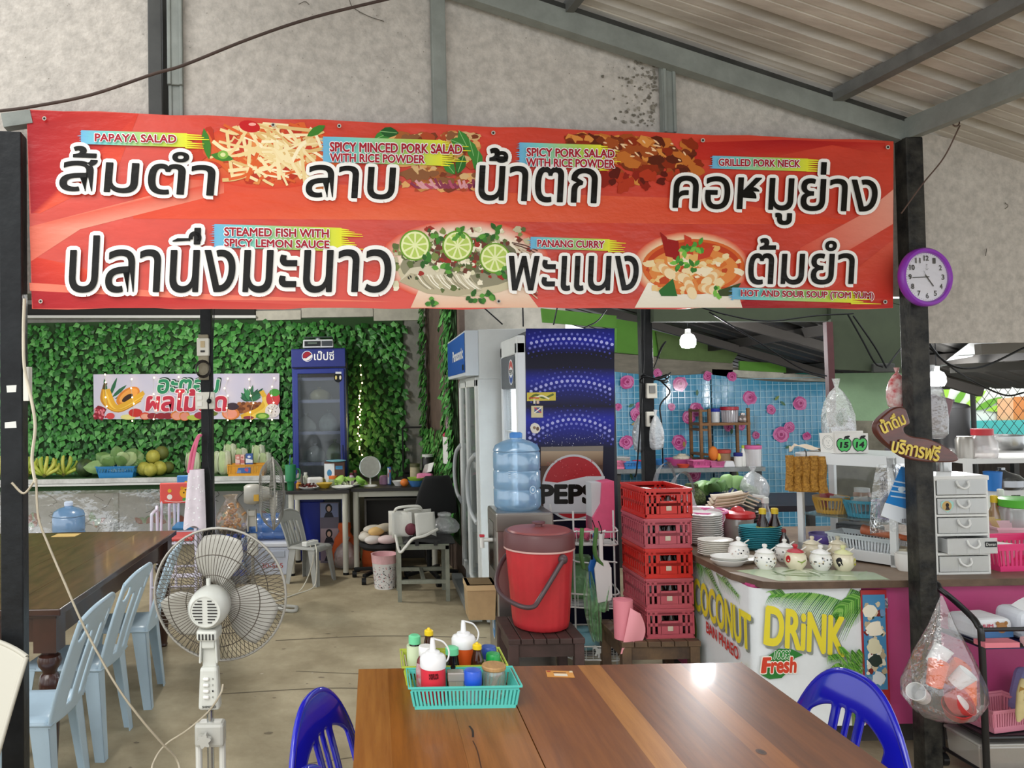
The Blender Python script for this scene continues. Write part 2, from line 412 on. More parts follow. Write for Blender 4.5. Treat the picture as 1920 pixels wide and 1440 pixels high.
# partition beside the drinks cooler
PA, PB_ = V((.615, YB, 0)), V((.775, 6.84, 0)); pd = (PB_-PA).normalized(); pn = V((pd.y, -pd.x, 0))
brown = M('#6b5a50', .8, var=.2, vs=6)
mb = MB(); mb.prism([(0, 0), ((PB_-PA).length, 0), ((PB_-PA).length, 2.9), (0, 2.9)], PA, pd, (0, 0, 1), -.05, brown); struct(mb.build('wall_right', smooth=0))
# leaf curtains
G = [M(h, .45, spec=.4) for h in ('#3f8638', '#4f9a44', '#337230', '#68ac5a', '#2a6027')]
def leaf_face(mb, c, r, ax, ay, an, size, m):
    """one ivy leaf at c: tip direction turned by r in the plane ax, ay, tilted out along an"""
    t = ax*math.sin(r)+ay*-math.cos(r); sd_ = ax*math.cos(r)+ay*math.sin(r); L = size; t = (t+an*rnd.uniform(.15, .6)).normalized()
    b = c+an*rnd.uniform(.0, .03)
    p = [b, b+t*L*.35+sd_*L*.38, b+t*L, b+t*L*.35-sd_*L*.38, b+t*L*.45+an*L*.08]
    mb.add(p, [(0, 1, 4), (1, 2, 4), (2, 3, 4), (3, 0, 4)], m)
X0, X1 = at(20, 700, YB).x-1.6, at(757, 700, YB).x; Z1 = at(400, 600, YB).z
mb = MB(); netm = M('#2c4a26', .9)
mb.grid(lambda u, v: V((X0+(X1-X0)*u, YB-.012, .85+(Z1-.85)*v)), 40, 16, netm)
z = .8
while z < Z1-.02:
    x = X0
    while x < X1:
        zt = Z1-(.05 if x > -1.2 else 0)*(x+1.2)
        if z < zt: leaf_face(mb, V((x+rnd.uniform(-.02, .02), YB-.03, z+rnd.uniform(-.02, .02))), rnd.gauss(0, .7), V((1, 0, 0)), V((0, 0, 1)), V((0, -1, 0)), rnd.uniform(.07, .105), rnd.choice(G))
        x += .055
    z += .05
tag(mb.build('ivy_curtain', smooth=0), 'wide artificial ivy leaf curtain covering the back wall behind the fruit shelf', 'leaf curtain')
mb = MB(); ln = (PB_-PA).length
mb.grid(lambda u, v: PA+pd*(ln*(.62+.33*u))+pn*.008+V((0, 0, .3+2.4*v)), 6, 16, netm)
for t0, t1, zlo, zhi in ((0, .16, .75, 2.7), (.7, .94, .4, 2.8), (.1, .7, .6, 1.35)):
    z = zlo
    while z < zhi:
        t = t0
        while t < t1:
            leaf_face(mb, PA+pd*(ln*t+rnd.uniform(-.02, .02))+pn*rnd.uniform(.02, .05)+V((0, 0, z+rnd.uniform(-.02, .02))), rnd.gauss(0, .6), pd, V((0, 0, 1)), pn, rnd.uniform(.07, .11), rnd.choice(G)); t += .025
        z += .05
tag(mb.build('ivy_curtain', smooth=0), 'narrow artificial ivy strip on the brown partition beside the glass cooler', 'leaf curtain')
# ---------------------------------------------------------------- kitchen shell
YK = 8.0
green = M('#5f9a35', .7, var=.12, vs=3); dgreen = M('#3a4431', .8, var=.2, vs=4); sage = M('#7d9a78', .75, var=.12, vs=4, bump=.1)
plank = M('#8b8577', .85, var=.25, vs=4, stretch=(1, 1, 4))
mb = MB(); p, q = at(900, 900, YK+.1), at(1560, 900, YK+.1)
mb.box(((p.x+q.x)/2, YK+.1, .95), (q.x-p.x, .1, 1.9), plank); struct(mb.build('wall_kitchen', smooth=0))
def panel(name, pts, Y, m, t=.03, st=True):
    mb = MB(); P = [at(x, y, Y) for x, y in pts]; mb.prism([(p.x, p.z) for p in P], (0, Y+t, 0), (1, 0, 0), (0, 0, 1), t, m)
    o = mb.build(name, smooth=0); return struct(o) if st else o
panel('trim_20', [(1150, 600), (1386, 660), (1372, 681), (1150, 662)], YK, green)
panel('trim_21', [(1230, 622), (1386, 660), (1372, 681), (1237, 672)], YK-.04, M('#5c7440', .75, var=.15))
panel('trim_22', [(1140, 660), (1374, 680), (1374, 708), (1140, 702)], YK, plank)
panel('trim_23', [(1335, 692), (1552, 700), (1552, 716), (1335, 705)], YK, M('#d6d2c4', .8, var=.25))
panel('trim_24', [(1387, 677), (1495, 683), (1495, 700), (1387, 694)], YK-.05, green)
panel('trim_25', [(1494, 684), (1556, 698), (1556, 704), (1494, 701)], YK-.05, M('#2aa39a', .7))
panel('trim_26', [(1015, 578), (1156, 592), (1156, 615), (1018, 604)], 5.6, green)
panel('trim_27', [(862, 570), (1060, 570), (1060, 640), (862, 640)], 7.05, M('#b9b5aa', .85, var=.2))
panel('trim_28', [(1156, 598), (1206, 606), (1206, 662), (1156, 660)], 5.7, green)
for i, (x0, y0) in enumerate(((1400, 700), (1412, 703), (1421, 703), (1434, 705), (1446, 706), (1460, 707), (1471, 708), (1481, 708))):   # mould drips
    pass
# dark corrugated kitchen roof
zr = lambda x: 2.47-.31*(x-2.5)
dsheet = M('#3f3d3a', .6, var=.35, vs=2, h2='#232220', metal=.2)
mb = MB(); prof = []; yy = 4.95
while yy < 9.2: prof += [(yy, 0), (yy+.16, 0), (yy+.17, .03), (yy+.21, .03), (yy+.22, 0)]; yy += .22
vs = [V((x_, a_, zr(x_)+h)) for x_ in (1.5, 5.2) for a_, h in prof]; n = len(prof)
mb.add(vs, [(i, i+1, n+i+1, n+i) for i in range(n-1)], dsheet); struct(mb.build('ceiling_kitchen', smooth=0, solid=.003))
for x_ in (2.7, 3.5, 4.3):
    mb = MB(); mb.bar((x_, 4.98, zr(x_)-.05), (x_, 8.2, zr(x_)-.05), .05, .08, M('#2e2b28', .7)); trim(mb)
for y_ in (6.2, 7.3):
    mb = MB(); mb.bar((1.6, y_, zr(1.6)-.12), (4.9, y_, zr(4.9)-.12), .05, .07, M('#36322e', .7)); trim(mb)
panel('trim_40', [(1226, 560), (1564, 560), (1564, 602), (1226, 603)], 5.0, dgreen, .06)
panel('trim_41', [(1558, 560), (1712, 560), (1712, 700), (1558, 692)], 4.95, dgreen, .03)
panel('wall_hatch', [(1553, 700), (1705, 698), (1705, 790), (1553, 788)], 5.05, sage, .03)
mb = MB(); mb.bar(at(1552, 604, 4.9), at(1560, 800, 4.9), .04, .04, M('#4d2428', .6, var=.2)); trim(mb)
# outside on the right: corrugated lean-to roof, bright yard, mesh fence
lsheet = M('#aeb3b2', .5, var=.25, vs=2, metal=.3)
mb = MB(); prof = []; xx = 3.2
p0_, p3_ = at(1690, 646, 4.2), at(1690, 728, 8.4)
while xx < 8.0: prof += [(xx, 0), (xx+.15, 0), (xx+.165, .03), (xx+.2, .03), (xx+.215, 0)]; xx += .215
vs = [V((x_-.15+(y_-3.75)*.62, y_, z_+h+.03*(x_-3))) for y_, z_ in ((3.75, 1.96), (7.8, 1.72)) for x_, h in prof]; n = len(prof)
mb.add(vs, [(i, i+1, n+i+1, n+i) for i in range(n-1)], lsheet); struct(mb.build('ceiling_lean_to', smooth=0, solid=.003))
for y_, z_, m_ in ((4.3, 1.90, M('#6e6a62', .7)), (5.4, 1.82, M('#4a4843', .7)), (6.6, 1.75, M('#4a4843', .7))):
    mb = MB(); mb.bar((3.05+(y_-3.75)*.62, y_, z_-.04), (7.8, y_, z_+.08), .05, .06, m_); trim(mb)
white_wall = M('#e9ede6', .8)
mb = MB(); mb.box((7.75, 8.6, .85), (3.4, .1, 1.7), white_wall); struct(mb.build('wall_yard', smooth=0))
mb = MB(); p, q = at(1765, 790, 8.5), at(1960, 838, 8.5); mb.box(((p.x+q.x)/2, 8.5, (p.z+q.z)/2), (q.x-p.x, .04, p.z-q.z), M('#4cc0bd', .6)); trim(mb)
mb = MB(); p, q = at(1740, 826, 6.9), at(1990, 905, 6.9); mb.box(((p.x+q.x)/2, 6.9, (p.z+q.z)/2), (q.x-p.x, .05, p.z-q.z), M('#3a332c', .9, var=.4, vs=8, stretch=(6, 1, 1))); trim(mb)
mb = MB(); mb.box((4.4, 8.9, .9), (3.4, .1, 1.8), M('#6a6659', .9, var=.3)); struct(mb.build('wall_far', smooth=0))
ik = Ink(lambda x, y, l: at(x, y, 8.53-l), base=.002)
for a_ in range(5): ik.leaf(1760+a_*22, 770, 60, 13, -1.2+.25*a_, rnd.choice(['#8fc63f', '#a5d84c', '#6fae3a']))
ik.poly([(1870, 748), (1920, 744), (1920, 792), (1870, 794)], '#e8b58a'); ik.poly([(1900, 744), (1960, 744), (1960, 792), (1900, 792)], '#d4884c')
struct(ik.build('wall_mural'))
t = thing('mesh_fence', 'wire mesh fence of black diamond mesh under the lean-to roof', 'fence', at(1840, 830, 6.85))
o = V(t.location); mb = MB()
for i in range(-14, 22):
    for d in (1, -1):
        pts = [V((i*.085+d*j*.1, 0, j*.13)) for j in range(0, 6)]
        pts = [p for p in pts if -.06 <= p.x <= 1.2]
        if len(pts) > 1: mb.tube(pts, .0025, dsteel, 4)
mb.build('wire_mesh', t)
for x_ in (-.06, 1.2): m2 = MB(); m2.cyl((x_, 0, -1.25), (x_, 0, .66), .02, dsteel, n=8); m2.build('fence_post', t)
m2 = MB(); m2.cyl((-.06, 0, .65), (1.2, 0, .65), .015, dsteel, n=8); m2.build('top_rail', t)
# ---------------------------------------------------------------- front posts and the banner between them
def post(name, label, base, w, h, m=black, rz=0):
    mb = MB(); mb.box((0, 0, h/2), (w, w, h), m); return tag(mb.build(name, loc=(base.x, base.y, 0), rz=rz, bevel=.004, smooth=0), label, 'post')
pl_, pr_ = wp(27, 800, .0), wp(1718, 900, .02)
pL = post('steel_post', 'black painted steel post at the end of the red menu banner with the papaya salad', V((pl_.x, pl_.y, 0)), .074, 2.62, rz=BANG)
bR, tR = wp(1741, 1440, .02), wp(1703, 262, .02)
mb = MB(); bb = bR + (bR-tR)*((bR.z)/(tR.z-bR.z)) ; mb.bar(bb, tR, .075, .075, M('#0f1011', .42, var=.6, vs=14, h2='#3c3a34', bump=.15, spec=.25), up=(0, 1, 0))
pR = tag(mb.build('steel_post', bevel=.004, smooth=0), 'scuffed black steel post carrying the purple wall clock', 'post')
for pts, lab in (([(9, 792), (30, 790), (31, 802), (9, 803)], 'white torn sticker on the black post just above the fruit shelf'), ([(12, 723), (31, 722), (30, 735), (13, 736)], 'upper scratched white sticker on the black post')):
    tag(Ink(lambda x, y, l: wp(x, y, -.038-l), base=.0006).poly(pts, '#d9d9d4').build('paper_sticker', rough=.6), lab, 'sticker')
m2 = MB(); p = wp(8, 230, .02); q = wp(62, 222, .02); m2.bar(p, q, .05, .05, steel); trim(m2)
# ---- banner
T = thing('menu_banner', 'long red vinyl menu banner with Thai dish names and food pictures', 'banner', pw(0, 0, 0))
T.location = (0, 0, 0)
C4 = [w2(50, 205), w2(1675, 265), w2(1674, 577), w2(60, 579)]
mb = MB(); red = M('#d2402c', .3, var=.12, vs=2.5, bump=.35, bs=5, stretch=(1, 1, 2.2), spec=.6)
top = [(50+1625*i/24, 205+60*i/24+(1.5*math.sin(i*2.1))) for i in range(25)]
bot = [(60+1614*i/24, 579-1.5*i/24+3*math.sin(i*1.7)*math.sin(i*.6)) for i in range(25)]
fr = [wp(x, y) for x, y in top]; lo = [wp(x, y) for x, y in bot]
mb.add(fr+lo, [(i, i+1, 26+i, 25+i) for i in range(24)], red)
mb.build('vinyl_sheet', T, solid=.002, smooth=0)
PX = lambda x, y, l: wp(x, y, -.0015-l)
def ink(): return Ink(PX, 5e-6, .002)
base = Ink(PX, base=0)
dk, md, lt = '#a81f26', '#cf3a2a', '#e0553c'
base.poly([(50, 207), (260, 213), (215, 330), (75, 400), (58, 400)], [dk, md, lt, lt, dk]); base.poly([(58, 480), (150, 500), (330, 577), (62, 577)], [md, lt, lt, dk])
base.poly([(250, 322), (620, 345), (900, 360), (1300, 372), (1640, 420), (1300, 420), (700, 412), (250, 410)], ['#d2402c', '#e05a3e', '#e2603f', '#e05a3e', '#d2402c', '#e2603f', '#e66a48', '#d94c33'])
base.poly([(55, 425), (300, 362), (330, 335), (420, 340), (420, 362), (150, 430), (58, 490)], ['#dd6a55', '#e58b72', '#df6f57', '#d84f3a', '#e07a62', '#e79680', '#dd6a55'])
base.poly([(58, 540), (420, 565), (700, 577), (62, 578)], [dk, '#c23a33', '#d45a4c', dk]); base.poly([(55, 530), (400, 552), (740, 566), (400, 562), (56, 545)], '#e87b63')
base.poly([(1280, 268), (1470, 262), (1660, 268), (1660, 290), (1560, 272), (1420, 300), (1300, 300)], ['#c22f25', '#a71f22', '#c23328', '#d04a38', '#b52a26', '#cc4533', '#c83428'])
base.poly([(1500, 465), (1620, 400), (1675, 355), (1674, 420), (1590, 470), (1500, 500)], ['#d85340', '#e58b76', '#e9a08c', '#e59581', '#dc6a55', '#d85340'])
base.poly([(1380, 577), (1560, 540), (1674, 450), (1674, 577)], ['#d2402c', '#cf4634', '#d75a45', '#c33128']); base.poly([(1360, 578), (1400, 562), (1674, 560), (1674, 577)], ['#8f1c2a', '#a82a30', '#cf4634', '#b52a2a'])
base.glow(870, 490, 160, 78, '#f3e6cf', '#dd5138', inner=.72); base.poly([(770, 577), (800, 510), (960, 510), (1010, 577)], ['#e4b79a', '#f3ecd8', '#f3ecd8', '#e4b79a'])
base.glow(1295, 500, 110, 66, '#f6d9b0', '#dd5138', inner=.8); base.poly([(1190, 577), (1215, 530), (1380, 535), (1392, 577)], ['#eadfcb', '#f8f2e4', '#f8f2e4', '#e9d9c4'])
base.glow(505, 292, 150, 62, '#d96a3a', '#d7432d', inner=.6)
base.build('printed_background', T, bump=.35, bs=(5, 5, 11), rough=.3)
# papaya salad
f = ink()
for i in range(110): f.blob(500+rnd.gauss(0, 52), max(244, 280+rnd.gauss(0, 24)), rnd.uniform(8, 16), rnd.choice(['#c4402a', '#d9622e', '#b8351f', '#e3c48a', '#e08a4a']))
for i in range(120):
    x, y = 505+rnd.gauss(0, 48), 232+rnd.uniform(-5, 108); a = rnd.gauss(.5, .7); L = rnd.uniform(40, 90)
    x = max(400, min(610, x))
    pts = [(x-L/2*math.cos(a), y-L/2*math.sin(a)), (x, y+rnd.uniform(-8, 12)), (x+L/2*math.cos(a), y+L/2*math.sin(a))]
    if all(222+.037*(q[0]-300) < q[1] < 348 and 385 < q[0] < 640 for q in pts): f.stroke(pts, rnd.uniform(3.5, 7), rnd.choice(['#f2dfae', '#e9cf94', '#f6e8c2', '#dcb878', '#efd9a5', '#d9602c']), 4)
for x, y, L, a in ((382, 240, 60, 1.4), (395, 290, 44, .2), (610, 235, 40, 2.6)): f.leaf(x, y, L, 16, a, '#3f7d2b')
f.ell(418, 290, 10, 8, '#7fae45'); f.ell(418, 290, 5, 4, '#d7dd9c'); f.ell(468, 237, 20, 11, '#c31f22', a=.2); f.ell(473, 233, 7, 3, '#f0a89a')
f.build('papaya_salad_picture', T)
# minced pork salad
f = ink()
for i in range(200): f.blob(max(735, min(890, 815+rnd.gauss(0, 52))), max(256, min(350, 300+rnd.gauss(0, 36))), rnd.uniform(6, 15), rnd.choice(['#c98a4e', '#e0a868', '#a85f30', '#7d3b22', '#d8b27c', '#b04a2a', '#8c5a38']), sy=.7)
for i in range(14): f.stroke([(770+i*9, 340+rnd.uniform(-6, 6)), (785+i*8, 352), (800+i*7, 345)], 5, rnd.choice(['#b4526a', '#d99aa0', '#8c3a52']), 3)
for x, y, L, a in ((700, 262, 44, -.4), (725, 268, 40, .4), (712, 246, 36, .1), (860, 244, 46, 1.1), (880, 262, 46, 1.3), (898, 282, 40, 1.7), (832, 300, 34, .9), (870, 290, 38, 1.9), (845, 262, 30, .4)):
    f.leaf(x, y, L, 20, a, rnd.choice(['#2f6b2c', '#3f8438', '#27592a'])); f.stroke([(x, y), (x+L*.9*math.cos(a), y+L*.9*math.sin(a))], 1.2, '#8fbf7a', 1)
f.build('minced_pork_picture', T)
# grilled pork
f = ink()
for i in range(220):
    u = rnd.random(); x = 1075+u*225+rnd.gauss(0, 6); y = 262+u*42+rnd.gauss(0, 22)*(1-.4*abs(u-.6)); y = max(258+.037*(x-1000), y)
    f.blob(x, y, rnd.uniform(8, 17), rnd.choice(['#7a3418', '#a34e22', '#c4702e', '#5d2412', '#8f2f14', '#d98d42', '#6d2a14']), sy=.65, a=.3)
for i in range(30): f.blob(1090+rnd.uniform(0, 190), 335+rnd.gauss(0, 10), rnd.uniform(5, 12), rnd.choice(['#8f2416', '#b5391f', '#5f1a10']))
for i in range(24): f.ell(1085+rnd.uniform(0, 200), 262+rnd.uniform(0, 45), rnd.uniform(3, 8), 1.6, '#f0c79a', 8, a=rnd.uniform(0, 1))
f.build('grilled_pork_picture', T)
# steamed fish with limes
f = ink()
f.ell(868, 508, 122, 48, '#c9bf9e'); f.ell(866, 500, 116, 42, '#8f8a70'); f.ell(880, 478, 90, 34, '#6d6a50'); f.poly([(748, 528), (770, 502), (810, 498), (870, 516), (905, 545), (860, 556), (800, 550)], '#cfc6ac'); f.poly([(748, 528), (770, 512), (860, 530), (905, 545), (860, 556), (800, 550)], '#b5aa8c'); f.ell(768, 520, 4, 4, '#3a352a', 10)
for i in range(20): f.stroke([(765+i*6, 515), (775+i*6, 530), (790+i*6, 542)], 2, rnd.choice(['#b5ac90', '#efe9d6', '#8f8870']), 3)
for i in range(330): f.blob(max(742, min(992, 866+rnd.gauss(0, 64))), max(430, min(545, 474+rnd.gauss(0, 24))), rnd.uniform(2, 7), rnd.choice(['#5d6b3a', '#9c2f24', '#efe6cc', '#d8d2b0', '#4a5530', '#7c8a4a', '#c0b896', '#6d3a2c']))
for x, y in ((778, 460), (858, 461), (928, 484)):
    f.ell(x, y, 29, 29, '#6f9a2e', 28); f.ell(x, y, 26, 26, '#e6ecb0', 28)
    for i in range(9):
        a = 2*PI*i/9+.2; f.poly([(x+4*math.cos(a), y+4*math.sin(a)), (x+22*math.cos(a-.26), y+22*math.sin(a-.26)), (x+23*math.cos(a), y+23*math.sin(a)), (x+22*math.cos(a+.26), y+22*math.sin(a+.26))], '#b5cc62')
for x, y in ((815, 440), (800, 490), (860, 440), (905, 440), (935, 435), (945, 510), (830, 505), (890, 560), (810, 565), (915, 555)):
    for i in range(6): f.leaf(x+rnd.uniform(-8, 8), y+rnd.uniform(-5, 5), rnd.uniform(10, 18), 9, rnd.uniform(0, 6.3), rnd.choice(['#3d7a2a', '#5c9a3a', '#2f5f24']))
for i in range(16): f.stroke([(960+i*3, 455+i*3), (985, 460+i*5), (1008, 470+i*6)], 2, rnd.choice(['#7a4a3c', '#c9b79c', '#5a3a30']), 3)
f.build('steamed_fish_picture', T)
# tom yum bowl
f = ink(); f.ell(1300, 500, 96, 52, '#d9662c', 40); f.ell(1300, 498, 88, 45, '#c2421e', 40); f.ell(1300, 505, 84, 40, '#e38a44', 36)
for i in range(90): f.blob(max(1215, min(1385, 1300+rnd.gauss(0, 42))), max(465, min(548, 505+rnd.gauss(0, 20))), rnd.uniform(4, 12), rnd.choice(['#f2d9a8', '#e9b56a', '#d9702e', '#f6e6c6', '#c2481f', '#efc98a']), sy=.7)
for x, y, a in ((1262, 515, .3), (1290, 530, 1.2), (1340, 515, 2.4), (1320, 540, .2), (1240, 500, .7)):
    for i in range(4): f.ell(x+i*7*math.cos(a), y+i*7*math.sin(a), 12, 9, '#f4dcb0' if i % 2 else '#eab377', 12, a)
for p in ([(1238, 435), (1250, 445), (1268, 485), (1248, 480)], [(1252, 448), (1272, 452), (1276, 492), (1262, 486)], [(1283, 440), (1296, 446), (1300, 478), (1284, 474)], [(1310, 470), (1340, 462), (1330, 482), (1308, 488)]): f.poly(p, rnd.choice(['#b3241c', '#c9402a', '#9c1c18']))
for x, y in ((1285, 470), (1275, 495), (1300, 500), (1310, 460), (1345, 545)):
    for i in range(7): f.leaf(x+rnd.uniform(-6, 6), y+rnd.uniform(-5, 5), rnd.uniform(9, 17), 8, rnd.uniform(0, 6.3), rnd.choice(['#4c9a3a', '#7cbd4a', '#3a7a2c']))
f.poly([(1235, 545), (1262, 522), (1270, 555), (1240, 555)], '#2f6b2e'); f.poly([(1345, 545), (1390, 530), (1375, 555), (1350, 555)], '#3d4a28')
f.build('tom_yum_picture', T)
# brush stroke patches and English names
wr = '#a8202f'
for name, x0, x1, y0, y1, lines in (('papaya_salad_caption', 152, 400, 243, 272, [('PAPAYA SALAD', 178, 330, 266, 249)]),
        ('minced_pork_caption', 606, 885, 255, 306, [('SPICY MINCED PORK SALAD', 619, 866, 285, 265), ('WITH RICE POWDER', 619, 796, 304, 286)]),
        ('pork_salad_caption', 974, 1165, 266, 314, [('SPICY PORK SALAD', 988, 1152, 294, 276), ('WITH RICE POWDER', 987, 1152, 313, 295)]),
        ('grilled_neck_caption', 1336, 1560, 291, 318, [('GRILLED PORK NECK', 1348, 1500, 312, 296)]),
        ('fish_caption', 402, 700, 419, 466, [('STEAMED FISH WITH', 421, 616, 443, 425), ('SPICY LEMON SAUCE', 421, 617, 463, 446)]),
        ('panang_caption', 995, 1180, 443, 468, [('PANANG CURRY', 1008, 1133, 464, 448)]),
        ('tom_yum_caption', 1373, 1655, 538, 563, [('HOT AND SOUR SOUP (TOM YUM)', 1390, 1638, 560, 542)])):
    f = ink(); f.l = .006; w = x1-x0; h = y1-y0; sl = .03
    cs = ['#6fb2d8', '#7fcfc4', '#a6cf8c', '#b6d25a', '#e3e23a']
    for i in range(4): 
        a, b = x0+w*i*.2, x0+w*(i+1)*.2; f.l -= f.eps if i else 0
        f.poly([(a, y1-2+sl*(a-x0)), (b, y1-2+sl*(b-x0)), (b, y0+1+sl*(b-x0)), (a, y0+1+sl*(a-x0))], [cs[i], cs[i+1], cs[i+1], cs[i]])
    for i in range(int(h/4)): 
        y = y0+2+i*4; xs = x0+w*.8; xe = x0+w*rnd.uniform(.84, 1.0); f.poly([(xs-3, y+3.4+sl*w*.8), (xe, y+2+sl*w), (xe, y+1+sl*w), (xs-3, y-.4+sl*w*.8)], [cs[4], '#efe63a', '#efe63a', cs[4]])
        f.poly([(x0-rnd.uniform(0, 10), y+2), (x0+2, y+3), (x0+2, y)], cs[0])
    for s_, a, b, yb, yt in lines:
        yo = sl*.6*(b-a)/2
        f.l = .011; f.text(s_, a, yb-1.5, b, yt+1.5, wr, fat=.03, out='#ffffff', outw=.06, rot=(lambda X, Y, a=a: (X, Y+.02*(X-a))))
    f.build(name, T, bump=.2, bs=(5, 5, 11))
for name, body, x0, y0, x1, y1, sk in (('som_tam_lettering', 'ส้มตำ', 112, 360, 403, 276, .035), ('larb_lettering', 'ลาบ', 574, 372, 742, 312, .03), ('nam_tok_lettering', 'น้ำตก', 898, 378, 1120, 280, .03), ('grilled_neck_lettering', 'คอหมูย่าง', 1262, 420, 1645, 302, .02),
        ('fish_lettering', 'ปลานึ่งมะนาว', 130, 548, 733, 428, .0), ('panang_lettering', 'พะแนง', 955, 545, 1197, 480, .0), ('tom_yum_lettering', 'ต้มยำ', 1404, 533, 1602, 447, .0)):
    f = ink(); f.l = .008
    f.text(body, x0, y0, x1, y1, '#15130f', fat=.008, out='#f7f4ee', outw=.06, shear=.06, rot=(lambda X, Y, a=x0, sk=sk: (X, Y+sk*(X-a)-(3 if sk else 0))))
    f.build(name, T, bump=.25, bs=(5, 5, 11), rough=.28)
for x, y in ((83, 222), (512, 234), (636, 236), (925, 249), (1318, 263), (1665, 276), (1660, 566), (935, 565), (76, 565)): f = ink(); f.l = .011; f.ell(x, y, 4, 4, '#b9b3a8', 12); f.ell(x, y, 2.2, 2.2, '#262220', 10); f.build('eyelet', T)
# white plastic strips and rope ends at the banner's end
mb = MB(); mb.tube(spline([wp(0, 208, -.05), wp(60, 200, -.06), wp(170, 178, -.06), wp(290, 138, -.06), wp(345, 122, -.06), wp(470, 72, -.06), wp(590, 32, -.06), wp(740, -5, -.06), wp(800, -22, -.06)]), .006, M('#4a3a33', .8, var=.3), 8)
tag(mb.build('service_cable', smooth=60), 'brown cable sagging across the grey wall above the banner', 'cable')
mb = MB(); mb.tube(spline([wp(1800, 235, -.1), wp(1770, 295, -.06), wp(1730, 345, -.06), wp(1690, 400, -.05)]), .003, M('#5a463c', .8), 6)
mb.tube([wp(1790, 225, -.1)+V((.02*math.cos(a), .02*math.sin(a)*.4, .03*math.sin(a))) for a in [i*PI/5 for i in range(10)]], .003, M('#5a463c', .8), 6, closed=True)
tag(mb.build('wire_tie', smooth=60), 'thin brown wire tied to the eave beam above the clock', 'wire')
# ---- clock
c = wp(1728, 521, -.05); ck_ = thing('wall_clock', 'round purple wall clock hung on the black post', 'clock', c, BANG)
mb = MB(); Rm = Matrix.Rotation(PI/2, 4, 'X'); mb.T = Rm; S = .001*1.02
mb.lathe([(.0, 0), (.118, 0), (.125, .008), (.125, .026), (.119, .034), (.108, .034), (.102, .022), (0, .022)], M('#8a35b0', .3), 48); mb.build('case', ck_, smooth=50)
mb = MB(); mb.T = Rm; mb.lathe([(0, .0225), (.102, .0225), (.102, .023), (0, .023)], M('#eceaf2', .4), 40); mb.build('dial', ck_)
f = Ink(lambda x, y, l: V((x, -.0236-l, y)), base=0)
for i in range(12):
    a = PI/2-2*PI*(i+1)/12; x, y = .08*math.cos(a), .08*math.sin(a); w = .0115 if i >= 9 else .0065
    f.text(str(i+1), x-w, y-.0105, x+w, y+.0105, '#161616', fat=.03)
for i in range(60):
    a = 2*PI*i/60; f.stroke([(.096*math.cos(a), .096*math.sin(a)), (.1*math.cos(a), .1*math.sin(a))], .0012, '#333333', 1)
f.stroke([(0, .03), (0, .05)], .0015, '#777777', 1); f.stroke([(-.008, .036), (0, .03), (.008, .036)], .0015, '#777777', 3); f.ell(0, .052, .003, .003, '#777777', 8)
f.build('numerals', ck_)
for nm, a, L, w in (('hour_hand', math.radians(90-142), .05, .005), ('minute_hand', math.radians(180+3), .07, .004), ('second_hand', math.radians(120), .03, .0015)):
    f = Ink(lambda x, y, l: V((x, -.026-l, y)), base=.0002 if w > .002 else .001); f.stroke([(-.012*math.cos(a), -.012*math.sin(a)), (L*math.cos(a), L*math.sin(a))], w, '#101010', 1); f.ell(0, 0, .004, .004, '#101010', 10); f.build(nm, ck_)
mb = MB(); mb.T = Rm; mb.lathe([(.104, .029), (.07, .0315), (0, .033)], film('#ffffff', .03, .03, .03), 32); mb.build('glass', ck_)
# ================================================================ makers used again and again
wht = M('#e9e9e4', .4); clear = film('#eef2f3', .16, .1, .07); clear2 = film('#f4f6f6', .38, .2, .06, .5, 30); glass = film('#dfe8ea', .05, .03, .05)
chrome = M('#c9ccce', .22, 1); ss = M('#a9a7a4', .3, .9, bump=.03, bs=80)
def single(mb, name, label, cat, loc, group=None, **kw): return tag(mb.build(name, loc=loc, **kw), label, cat, group)
def turned(name, label, cat, loc, prof, m, group=None, n=28, sx=1, sy=1, smooth=40, wob=None, rz=0):
    return tag(MB().lathe(prof, m, n, sx=sx, sy=sy, wob=wob).build(name, loc=loc, smooth=smooth, rz=rz), label, cat, group)
def tpart(root, name, prof, m, n=24, c=(0, 0, 0), sx=1, sy=1, smooth=40, label=None):
    o = MB().lathe(prof, m, n, c, sx, sy).build(name, root, smooth=smooth)
    if label: o['label'] = label
    return o
